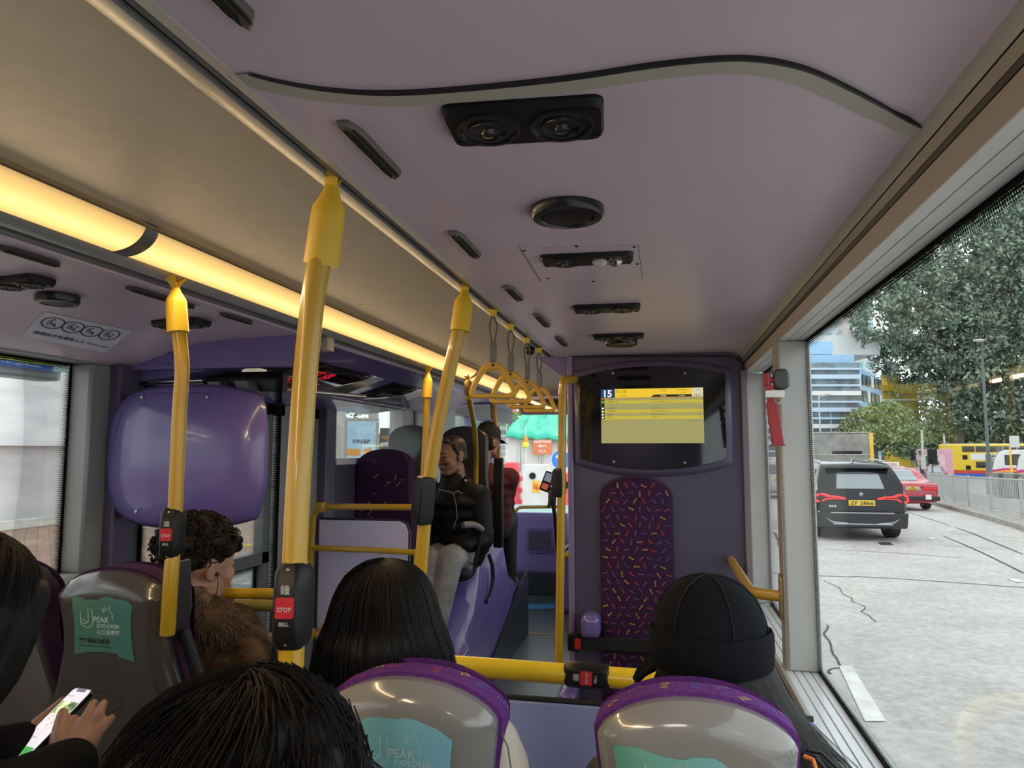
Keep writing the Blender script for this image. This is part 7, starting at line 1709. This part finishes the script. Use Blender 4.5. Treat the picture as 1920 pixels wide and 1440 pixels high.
# the coat's hood and shoulder puffed out to the right of the seat
hd = MB(); c = at(925, 1395, d=1.22); hd.chain([(at(885, 1335, d=1.27), .036), (c, .047), (at(935, 1440, d=1.22), .055), (at(930, 1520, d=1.22), .06)]); hd.chain([(at(905, 1350, d=1.30), .03), (at(945, 1390, d=1.28), .03), (at(962, 1450, d=1.26), .03)]); remesh(hd.build('coat_sleeve', mat('beige_sleeve', (.60, .53, .43), .7, var=.06, vs=12, bump=.5, bs=30), t), .007, 3)
sm_ = MB(); sm_.tube([at(908, 1338, d=1.19), at(935, 1365, d=1.17), at(952, 1400, d=1.165), at(958, 1440, d=1.16)], .0013, 6); sm_.build('seam', mat('seam_brown', (.16, .12, .09), .8), t)

# --- woman with a black hat, right
H = at(1330, 1212, d=1.37)
dkj = mat('black_nylon_jacket', (.022, .022, .025), .5, var=.2, vs=14, bump=.3, bs=30)
t, b, M, J = person('person', 'person in a black rolled brim cap with long dark hair in the lower right seat', H, (-.15, 1), fd=(0, 1, 0), jacket=dkj, trousers=blk, puffy=1.12, torso_w=1.1, hip=(H.x, H.y+.05, -1.02), feet_z=ZR)
finish(t, b, sk_l); M = M @ Matrix.Scale(1.06, 4)
hatm = mat('charcoal_felt', (.0065, .0075, .010), .85, spec=.1, var=.15, vs=120, bump=.3, bs=500)
hm = MB()
prof = [(.0, .128)]+[(p.x, p.y) for p in spline([Vector((.004, .1285)), Vector((.030, .126)), Vector((.058, .113)), Vector((.080, .090)), Vector((.094, .058)), Vector((.099, .028))], 4)]
rings = [[tuple(M @ Vector((r*math.cos(2*PI*k/36), -.008+r*1.12*math.sin(2*PI*k/36), z))) for k in range(36)] for r, z in prof[1:]]
hm.loft([[tuple(M @ Vector((.001*math.cos(2*PI*k/36), -.008, .129))) for k in range(36)]]+rings); hat = hm.build('cap', hatm, t, angle=60)
br = MB(); prof = [(.099, .030), (.106, .034), (.109, .028), (.110, .0), (.107, -.030), (.102, -.036), (.098, -.030), (.097, .0)]
br.loft([[tuple(M @ Vector((r*math.cos(2*PI*k/40), -.008+r*1.10*math.sin(2*PI*k/40), z-.010*math.sin(2*PI*k/40)*1.0+.004*math.cos(4*PI*k/40)))) for k in range(40)] for r, z in prof], cap=False); br.build('rolled_brim', hatm, hat, angle=60)
for a in (-80, -20, 40, 100, 160, 220):
    s_ = MB(); A = math.radians(a); s_.tube([tuple(M @ Vector((r*math.cos(A)*1.012, -.008+r*1.12*math.sin(A)*1.012, z+.001))) for r, z in ((.004, .130), (.030, .127), (.058, .115), (.080, .092), (.094, .060), (.099, .034))], .0013, 6); s_.build('seam', mat('cap_seam', (.008, .008, .01), .9), hat)
vb = MB(); vb.chain([((-.095, .02, -.03), .012), ((-.118, .05, -.055), .008), ((-.128, .085, -.085), .005)], M); vb.chain([((-.095, -.01, -.03), .010), ((-.115, .03, -.06), .006), ((-.126, .07, -.09), .005)], M); remesh(vb.build('brim_peak', hatm, hat), .005, 3)
hb = MB()
for k in range(15):
    a = math.radians(-165+k*14); x, y = math.cos(a), math.sin(a); ox = .07 if x > 0 else .01
    hb.chain([((x*.080, -.008+y*.090, -.01), .022), ((x*.090+ox*.3, -.012+y*.10, -.08), .022), ((x*.10+ox, -.02+y*.10, -.16), .020), ((x*.09+ox*1.6, -.02+y*.10, -.26), .014)], M)
remesh(hb.build('hair', hair_k, t), .006, 8)
hs_ = MB()
def st(r): return math.radians(r.uniform(-170, 30))
def pa(r, a):
    x, y = math.cos(a), math.sin(a); ox = .08*max(0, x+.25)*r.uniform(.7, 1.3); j = r.uniform(1.0, 1.1); l = r.uniform(.9, 1.15)
    return [(x*.092, -.008+y*.10, -.02), (x*.102*j, -.012+y*.115*j, -.06*l), (x*.108*j+ox*.35, -.02+y*.125*j, -.12*l), (x*.11*j+ox*.8, -.025+y*.125*j, -.18*l), (x*.10*j+ox*1.35, -.025+y*.12*j, -.24*l), (x*.09+ox*1.8, -.02+y*.12, -.29*l)]
strands(hs_, M, 700, st, pa, .0010, 9); hs_.build('hair_strands', mat('dark_ash_hair', (.020, .019, .020), .42, spec=.3), t)
zp = MB(); zp.tube([at(1503, 1412, d=1.22), at(1530, 1420, d=1.20), at(1556, 1452, d=1.2)], .0035, 6); zp.tube([at(1500, 1405, d=1.24), at(1540, 1412, d=1.22), at(1570, 1440, d=1.2)], .003, 6); zp.build('cord', rubber, t)
zp = MB(); zp.tube([at(1508, 1418, d=1.19), at(1524, 1424, d=1.18), at(1530, 1445, d=1.18)], .004, 8); zp.build('orange_toggle', mat('orange_cord', (.85, .25, .05), .5), t)

# --- dark haired head right in front of the viewer, bottom
H = at(455, 1545, d=.72)
t, b, M, J = person('person', 'person with thick dark wavy hair, large and close at the bottom edge', H, (-.2, 1), fd=(0, 1, 0), jacket=dkj, trousers=blk, puffy=1.1, hip=(H.x, H.y+.05, -1.10), feet_z=ZR)
finish(t, b, sk_d)
hb = MB(); hb.ell((0, -.012, .030), (.098, .116, .100), 24, 16, M); rr = random.Random(2)
for k in range(46):
    a = rr.uniform(0, 2*PI); e = rr.uniform(-.5, 1.3); x, y, z = math.cos(a)*math.cos(e), math.sin(a)*math.cos(e), math.sin(e); hb.ell((x*.098, -.012+y*.114, .030+z*.096), (.032, .032, .028), 10, 8, M)
for k in range(14):
    a = math.radians(-200+k*230/13); x, y = math.cos(a), math.sin(a); hb.chain([((x*.10, y*.11, .0), .032), ((x*.135, y*.13, -.08), .036), ((x*.15, y*.14, -.17), .032)], M)
remesh(hb.build('hair', hair_d, t), .007, 4)
hs_ = MB()
def st(r): return (r.uniform(0, 2*PI), r.uniform(.2, 1.57))
def pa(r, ae):
    a, e = ae; P = []; f = r.uniform(6, 14); ph = r.uniform(0, 6); am = r.uniform(.003, .010)
    for k in range(9):
        ee = e-.26*k; q = .125+.010*math.sin(ph)+(.012 if ee < -.2 else 0)*k; aa = a+.05*math.sin(k*1.3+ph)
        P.append((math.cos(aa)*math.cos(ee)*q*.93+am*math.sin(k*1.1+ph), -.012+math.sin(aa)*math.cos(ee)*q*1.07+am*math.cos(k*1.1+ph), .030+math.sin(ee)*q*.95))
    return P
strands(hs_, M, 1500, st, pa, .0011, 12); hs_.build('hair_strands', mat('dark_brown_strands', (.0055, .0035, .0028), .65, spec=.15), t)

# --- curly haired person in a brown fur coat behind the slim pole
H = at(372, 1058, d=2.0)+Vector((0, 0, .0)); fx = Vector((.45, .9, 0)).normalized()
fur = mat('brown_mottled_fur', (.060, .036, .021), .95, var=.8, vs=13, bump=1.0, bs=90, spec=.1)
Nk = H+Vector((0, 0, -.235)); 
t, b, M, J = person('person', 'curly dark haired person in a brown fur coat resting a hand on the mouth', H, (.32, .95), fd=(0, 1, 0), jacket=fur, trousers=blk, puffy=1.18, collar=.02, hip=(-1.27, 1.82, -.98), feet_z=ZR, hpitch=-.12,
    arms={1: (at(462, 1215, d=2.05), at(430, 1160, d=2.14), (at(416, 1110, d=2.06)-at(430, 1160, d=2.14)), (.5, -.8, .1), -1, 1.25)})
finish(t, b, sk_l, .005)
hb = MB(); hb.ell((0, -.020, .045), (.086, .100, .080), 20, 14, M); rr = random.Random(8)
for k in range(60):
    a = rr.uniform(0, 2*PI); e = rr.uniform(-.1, 1.4); r_ = rr.uniform(.95, 1.12); x, y, z = math.cos(a)*math.cos(e), math.sin(a)*math.cos(e), math.sin(e); hb.ell((x*.088*r_, -.010+y*.105*r_, .045+z*.082*r_), (.018, .018, .017), 8, 6, M)
for k in range(30): a = math.radians(rr.uniform(-150, -30)); z = rr.uniform(-.08, .03); hb.ell((math.cos(a)*.070, -.015+math.sin(a)*.085, z), (.018, .018, .018), 8, 6, M)
remesh(hb.build('hair', hair_d, t), .005, 2)
hs_ = MB(); rr = random.Random(5)
for k in range(420):
    a = rr.uniform(0, 2*PI); e = rr.uniform(-.05, 1.4) if rr.random() < .8 else rr.uniform(-.5, .2); c0 = Vector((math.cos(a)*math.cos(e)*.094, -.012+math.sin(a)*math.cos(e)*.112, .045+math.sin(e)*.09)); n = c0.normalized(); u = n.orthogonal().normalized(); v = n.cross(u); ph = rr.uniform(0, 6); R_ = rr.uniform(.007, .012); P = [tuple(M @ (c0+n*(.003*j-.004)+(u*math.cos(ph+j*.75)+v*math.sin(ph+j*.75))*R_)) for j in range(8)]
    if c0.y > .02 and c0.z < .085: continue
    hs_.tube(P, .0019, 4, cap=False)
hs_.build('curls', mat('brown_curl_strands', (.012, .007, .005), .55, spec=.2), t)
co = MB(); co.chain([(at(335, 1135, d=1.92), .045), (at(365, 1132, d=1.90), .045), (at(392, 1145, d=1.95), .04)]); remesh(co.build('collar', mat('tan_fleece_collar', (.12, .085, .055), .9, bump=.6, bs=120), t), .006, 3)
co = MB(); co.chain([(at(330, 1175, d=1.90), .085), (at(385, 1170, d=1.92), .08), (at(432, 1190, d=1.98), .065), (at(455, 1240, d=1.98), .06)]); co.chain([(at(350, 1230, d=1.92), .10), (at(400, 1240, d=1.94), .09)]); remesh(co.build('fur_shoulder', fur, t), .008, 3)
fz_ = MB(); rr = random.Random(31); cs_ = [(at(330, 1175, d=1.90), .085), (at(357, 1173, d=1.91), .083), (at(385, 1170, d=1.92), .08), (at(410, 1180, d=1.95), .073), (at(432, 1190, d=1.98), .065), (at(445, 1215, d=1.98), .063), (at(455, 1240, d=1.98), .06), (at(350, 1230, d=1.92), .10), (at(400, 1240, d=1.94), .09), (at(365, 1132, d=1.90), .045), (at(392, 1145, d=1.95), .04)]
for k in range(4200):
    c_, r_ = rr.choice(cs_); n = Vector((rr.gauss(0, 1), rr.gauss(-.5, 1), rr.gauss(.3, 1))).normalized(); p = c_+n*r_*1.0; q_ = p+n*.007+Vector((rr.gauss(0, .003), rr.gauss(0, .003), -.006)); q2 = q_+n*.003+Vector((rr.gauss(0, .004), 0, -.011)); fz_.mi = 0 if rr.random() < .6+.4*noise.noise(p*14) else 1; fz_.tube([p-n*.006, q_, q2], [.0016, .0012, .0004], 3, cap=False)
fz_.build('fur_tufts', [mat('tan_fur', (.13, .078, .042), .9), mat('dark_fur', (.05, .028, .017), .9)], t)
ear = M @ Vector((.086, .0, -.02)); eb = MB(); eb.tube(spline([ear, ear+Vector((.006, -.004, -.03)), ear+Vector((.0, -.01, -.07)), ear+Vector((-.01, -.02, -.10))], 5), .0012, 6); eb.ell(tuple(ear), (.006, .006, .006), 8, 6); eb.build('earphone', rubber, t)

# --- man in black jacket facing back
H = at(846, 855, d=4.72); jb = mat('black_padded_jacket', (.006, .006, .007), .6, spec=.2, var=.3, vs=10, bump=.5, bs=22)
jn = mat('faded_grey_jeans', (.22, .22, .23), .8, var=.45, vs=7, bump=.5, bs=60)
kn1, kn0 = at(832, 1045, d=4.32), at(800, 1050, d=4.3)
t, b, M, J = person('person', 'older man in a black padded jacket and grey jeans seated facing back, eyes closed', H, (-.52, -.85), fd=(-.08, -1, 0), jacket=jb, trousers=None, puffy=1.25, torso_w=1.15, collar=.075, hip=(at(855, 1040, d=4.75)), hpitch=-.10, hroll=.05, vox=.009, scale=1.08, jaw=1.12, legs={-1: (at(838, 1052, d=4.36), at(808, 1225, d=4.11)), 1: (at(803, 1055, d=4.36), at(778, 1225, d=4.11))})
finish(t, b, sk_b, .0045, 2)
M = M @ Matrix.Scale(1.08, 4); face_marks(t, M, 1.0)
tr_ = MB(); hp = J['hip']
tr_.chain([(hp+Vector((.07, 0, 0)), .11), (at(842, 1050, d=4.34), .088), (at(830, 1120, d=4.22), .070), (at(818, 1185, d=4.15), .058), (at(806, 1235, d=4.1), .056)])
tr_.chain([(hp+Vector((-.09, 0, 0)), .10), (at(803, 1052, d=4.34), .080), (at(795, 1120, d=4.22), .066), (at(786, 1190, d=4.15), .058), (at(776, 1235, d=4.1), .056)])
remesh(tr_.build('jeans', jn, t), .008, 2)
for x in (806, 776): p = at(x, 1252, d=4.05); sh = MB(); sh.chain([(p+Vector((0, .05, 0)), .045), (p+Vector((0, -.10, -.02)), .045), (p+Vector((0, -.18, -.03)), .034)]); remesh(sh.build('shoe', rubber, t), .01, 3)
hb = MB(); hb.ell((0, -.022, .050), (.079, .090, .078), 22, 14, M); hb.ell((0, -.055, .0), (.070, .055, .075), 18, 12, M)
for q in (-1, 1): hb.chain([((q*.064, .018, .052), .020), ((q*.073, .006, .018), .012), ((q*.076, .004, .0), .006)], M)
hb.chain([((-.03, .052, .098), .016), ((.03, .052, .098), .016)], M); remesh(hb.build('hair', hair_b, t), .005, 4)
cl_ = MB(); cN = J['Nk']; cl_.chain([(cN+Vector((.0, .03, .02)), .085), (cN+Vector((.02, .03, .085)), .078)]); cl_.chain([(cN+Vector((.07, .06, .0)), .055), (cN+Vector((.055, .06, .10)), .045)]); cl_.chain([(cN+Vector((-.02, .09, .0)), .055), (cN+Vector((.0, .085, .10)), .045)]); cl_.chain([(cN+Vector((-.09, -.02, .0)), .06), (cN+Vector((.09, .0, .03)), .065)]); remesh(cl_.build('collar', jb, t), .008, 4)
dd = MB(); P = [at(822, 918, d=4.42), at(838, 921, d=4.40), at(850, 925, d=4.40), at(858, 920, d=4.40), at(867, 926, d=4.42)]; dd.tube(P, .0045, 6); dd.tube([at(850, 924, d=4.41), at(855, 945, d=4.38), at(857, 970, d=4.36), at(850, 992, d=4.36)], .003, 6); dd.build('drawcord', mat('grey_drawcord', (.16, .155, .16), .7), t)
lg = MB(); lg.ell(tuple(at(873, 901, d=4.45)), (.008, .006, .008), 8, 6); lg.build('small_badge', mat('pale_yellow_badge', (.7, .65, .2), .5), t)
# --- person in red top and black cap, facing forward
H = at(916, 828, d=5.35); rdj = mat('dark_red_sweatshirt', (.085, .006, .013), .8, var=.15, vs=12, bump=.3, bs=60)
t, b, M, J = person('person', 'person in a dark red top and black cap sitting forward beyond the charcoal seat', H, (.55, .83), fd=(-.06, 1, 0), jacket=rdj, trousers=mat('black_trousers', (.012, .012, .014), .8), puffy=1.12, torso_w=1.05, hip=at(915, 985, d=5.45), hpitch=-.15, vox=.009, feet_z=-1.35,
    arms={1: (at(950, 930, d=5.5), at(948, 975, d=5.75))})
finish(t, b, sk_d, .006)
hb = MB(); hb.ell((0, -.025, -.01), (.078, .085, .085), 18, 12, M); remesh(hb.build('hair', hair_k, t), .007, 3)
cp = MB(); pr = [(.0005, .150), (.035, .147), (.066, .128), (.085, .090), (.090, .045), (.091, .030)]
cp.loft([[tuple(M @ Vector((r*math.cos(2*PI*k/28), -.010+r*1.12*math.sin(2*PI*k/28), z))) for k in range(28)] for r, z in pr]); cap_o = cp.build('cap', mat('black_cap_cloth', (.010, .010, .011), .85), t, angle=60)
cp = MB(); cp.grid([[tuple(M @ Vector((u*.075, .085+v*.075*(1-.35*u*u), .034-v*.02-.015*u*u))) for u in (-1, -.6, -.2, .2, .6, 1)] for v in (0, .5, 1)]); vs_ = cp.build('cap_peak', hatm, cap_o); so = vs_.modifiers.new('t', 'SOLIDIFY'); so.thickness = .004
cp = MB(); ring_pt = lambda u, v: tuple(M @ Vector((-.055+u*.8, -.088-.02*u*0, .075+v))); ribbon(cp, rounded(.026, .032, .008)+[rounded(.026, .032, .008)[0]], .005, lambda u, v: tuple(M @ Vector((-.048+u*.85, -.095+ -u*.5, .068+v)))); cp.build('cap_emblem', grey_p, cap_o)
pz = at(934, 858, d=4.95); b4 = MB(); b4.bx(pz.x-.035, pz.x+.03, pz.y, pz.y+.05, pz.z-.62, pz.z); o = b4.build('black_partition', blk, bevel=.008); tag(o, 'tall narrow black partition post beside the person in red', 'partition')

# --- person with a phone, left edge
H = at(-82, 1168, d=1.05); ph = 1.30
TL = at(141, 1288, d=1.36); TR = at(188, 1294, d=1.307)
wv = (TR-TL).normalized(); L0 = at(84, 1370, d=1.27)-TL; lv = (L0-wv*L0.dot(wv)).normalized(); nv = wv.cross(lv).normalized()
if nv.dot(-TL) < 0: nv = -nv
PW, PL_ = .072, .148; PC = TL+wv*PW/2+lv*PL_/2
def PT(u, v, w): return tuple(PC+wv*u-lv*v+nv*w)     # v up the screen
t = thing('smartphone', 'lit smartphone held by the passenger at the left edge', 'smartphone', tuple(PC))
b = MB(); b.prism(rounded(PW, PL_, .010), -.008, 0, PT); b.build('case', blk_gl, t, bevel=.0012)
b = MB(); b.prism(rounded(PW-.006, PL_-.006, .008), 0, .0005, PT); scn = b.build('screen', em('white_phone_screen', (.92, .84, .90), 1.0), t)
def pr_(name, u0, u1, v0, v1, m, w=.0009): b = MB(); b.prism([(u0, v0), (u1, v0), (u1, v1), (u0, v1)], w-.0003, w, PT); return b.build(name, m, scn)
b = MB(); b.prism(rounded(.034, .007, .003, cy=PL_/2-.0055), .0006, .0009, PT); b.build('notch', blk_gl, scn)
gm, N, L, bs_ = _new('garden_photo'); n_ = N.new('ShaderNodeTexNoise'); n_.inputs['Scale'].default_value = 70; n_.inputs['Detail'].default_value = 4; tc_ = N.new('ShaderNodeTexCoord'); L.new(tc_.outputs['Object'], n_.inputs[0]); r = N.new('ShaderNodeValToRGB'); L.new(n_.outputs['Fac'], r.inputs[0]); r.color_ramp.elements[0].position = .4; r.color_ramp.elements[0].color = (.03, .06, .02, 1); r.color_ramp.elements[1].position = .62; r.color_ramp.elements[1].color = (.75, .72, .35, 1); e = r.color_ramp.elements.new(.5); e.color = (.25, .33, .10, 1); L.new(r.outputs[0], bs_.inputs['Emission Color']); bs_.inputs['Emission Strength'].default_value = .9; bs_.inputs['Base Color'].default_value = (.02, .02, .02, 1)
pm, N, L, bs_ = _new('pink_sketch_picture'); n_ = N.new('ShaderNodeTexNoise'); n_.inputs['Scale'].default_value = 55; n_.inputs['Distortion'].default_value = 1.5; tc_ = N.new('ShaderNodeTexCoord'); L.new(tc_.outputs['Object'], n_.inputs[0]); r = N.new('ShaderNodeValToRGB'); L.new(n_.outputs['Fac'], r.inputs[0]); r.color_ramp.elements[0].position = .47; r.color_ramp.elements[0].color = (.75, .50, .48, 1); r.color_ramp.elements[1].position = .52; r.color_ramp.elements[1].color = (.75, .52, .5, 1); e = r.color_ramp.elements.new(.495); e.color = (.12, .04, .06, 1); L.new(r.outputs[0], bs_.inputs['Emission Color']); bs_.inputs['Emission Strength'].default_value = .9; bs_.inputs['Base Color'].default_value = (.02, .02, .02, 1)
pr_('picture', -.030, .033, .017, .044, gm); pr_('picture', -.030, .033, -.014, .014, pm); pr_('green_button', -.026, .030, -.062, -.046, em('phone_green', (.10, .50, .12), .9))
b = MB(); fn = lambda u, v: PT(u, v, .0011); write(b, 'shop item', fn, (-.018, .055), w=.022); write(b, 'view more', fn, (-.012, -.028), w=.03); b.build('lettering', e_dt, scn)
jk = mat('black_wool_coat', (.004, .004, .005), .9, spec=.1, var=.3, vs=20, bump=.2, bs=80)
q = lambda x, y, d: at(x, y, d=d)
eR, wR = at(20, 1500, d=1.05), at(128, 1438, d=1.16)
eL, wL = at(-120, 1450, d=1.15), at(50, 1400, d=1.30)
t, b, M, J = person('person', 'person in dark coat at the left edge looking down at a phone', H, (.1, 1), fd=(.1, 1, 0), jacket=jk, trousers=blk, puffy=1.03, collar=.07, hpitch=-.45, hip=(-1.02, .80, -1.02), feet_z=ZR,
    arms={1: (eR, wR, 'custom'), -1: (eL, wL, 'custom')})
# right hand over the screen, back of the hand to us
off = nv*.014
W0 = wR
pal = [(q(110, 1385, 1.19), .017), (q(134, 1364, 1.22), .0125)]
for kx, ky, kd in ((136, 1364, 1.225), (156, 1361, 1.225), (170, 1367, 1.22), (178, 1380, 1.215)): b.chain([(W0, .024), (q((128+kx)/2, (1438+ky)/2, (1.16+kd)/2), .019), (q(kx, ky, kd), .0125)])
b.chain([(q(136, 1364, 1.225), .0105), (q(138, 1350, 1.24), .0098), (q(141, 1353, 1.265), .0085)])
b.chain([(q(156, 1361, 1.225), .0105), (q(166, 1338, 1.245), .0095), (q(176, 1318, 1.275), .0078)])
b.chain([(q(170, 1367, 1.22), .0100), (q(185, 1342, 1.235), .0092), (q(194, 1319, 1.26), .0075)])
b.chain([(q(178, 1380, 1.215), .0095), (q(195, 1362, 1.225), .0082), (q(210, 1346, 1.24), .0068)])
b.chain([(q(120, 1415, 1.18), .019), (q(110, 1385, 1.20), .0145), (q(113, 1358, 1.225), .0110), (q(118, 1336, 1.25), .0092)])
# left hand under the phone, fingers along its left edge
lb_ = -nv*.018
for k in range(4):
    p0 = Vector(PT(-.050, -.052+.020*k, -.020)); p1 = Vector(PT(-.030, -.050+.022*k, -.020)); p2 = Vector(PT(.020, -.046+.022*k, -.019)); p3 = Vector(PT(.044, -.044+.021*k, -.012))
    b.chain([(wL, .022), (p0, .013), (p1, .0105), (p2, .0095), (p3, .008)])
b.chain([(wL, .024), (q(72, 1362, 1.31), .017), (q(95, 1338, 1.34), .0125), (q(118, 1314, 1.352), .0088)])
finish(t, b, sk_b, .0038, 3)
hb = MB(); hb.ell((0, -.018, .036), (.086, .104, .092), 22, 14, M); hb.ell((0, -.05, -.02), (.078, .060, .080), 18, 12, M); hb.chain([((-.04, .060, .085), .022), ((.04, .060, .085), .022)], M)
for s_ in (-1, 1):
    for yy in (-.06, -.03, 0, .03, .052): hb.chain([((s_*.062, yy, .06), .022), ((s_*.079, yy, .0), .019), ((s_*.080, yy, -.06), .018), ((s_*.074, yy*.9, -.115), .012)], M)
remesh(hb.build('hair', hair_k, t), .006, 5)
hs_ = MB()
def st(r): return r.uniform(0, 2*PI)
def pa(r, a): j = r.uniform(.99, 1.03); return [(math.cos(a)*s_*.093*j, -.015+math.sin(a)*s_*.112*j, .036+c_*.098*j) for s_, c_ in ((.15, .99), (.5, .87), (.8, .6), (.97, .25), (1, -.1))]
strands(hs_, M, 500, st, pa, .0010, 21); hs_.build('hair_strands', hair_k, t)

# ------------------------------------------------------------------ small fixings: every screw and support its own mesh
def islands(me):
    n = len(me.vertices); par = list(range(n))
    def f(a):
        while par[a] != a: par[a] = par[par[a]]; a = par[a]
        return a
    for e in me.edges:
        a, b_ = f(e.vertices[0]), f(e.vertices[1])
        if a != b_: par[a] = b_
    g = {}
    for p in me.polygons: g.setdefault(f(p.vertices[0]), []).append(p)
    return list(g.values())
for o in list(bpy.data.objects):
    base = o.name.split('.')[0]
    if o.type == 'MESH' and base in ('screws', 'screw') and o.data.users == 1:
        me = o.data; gs_ = islands(me)
        for ps in gs_:
            vs = sorted({v for p in ps for v in p.vertices}); ix = {v: i for i, v in enumerate(vs)}
            m2 = bpy.data.meshes.new('screw'); m2.from_pydata([me.vertices[v].co[:] for v in vs], [], [[ix[v] for v in p.vertices] for p in ps])
            for m in me.materials: m2.materials.append(m)
            q = bpy.data.objects.new('screw', m2); COL.objects.link(q); q.parent = o.parent; q.matrix_local = o.matrix_local
        bpy.data.objects.remove(o)
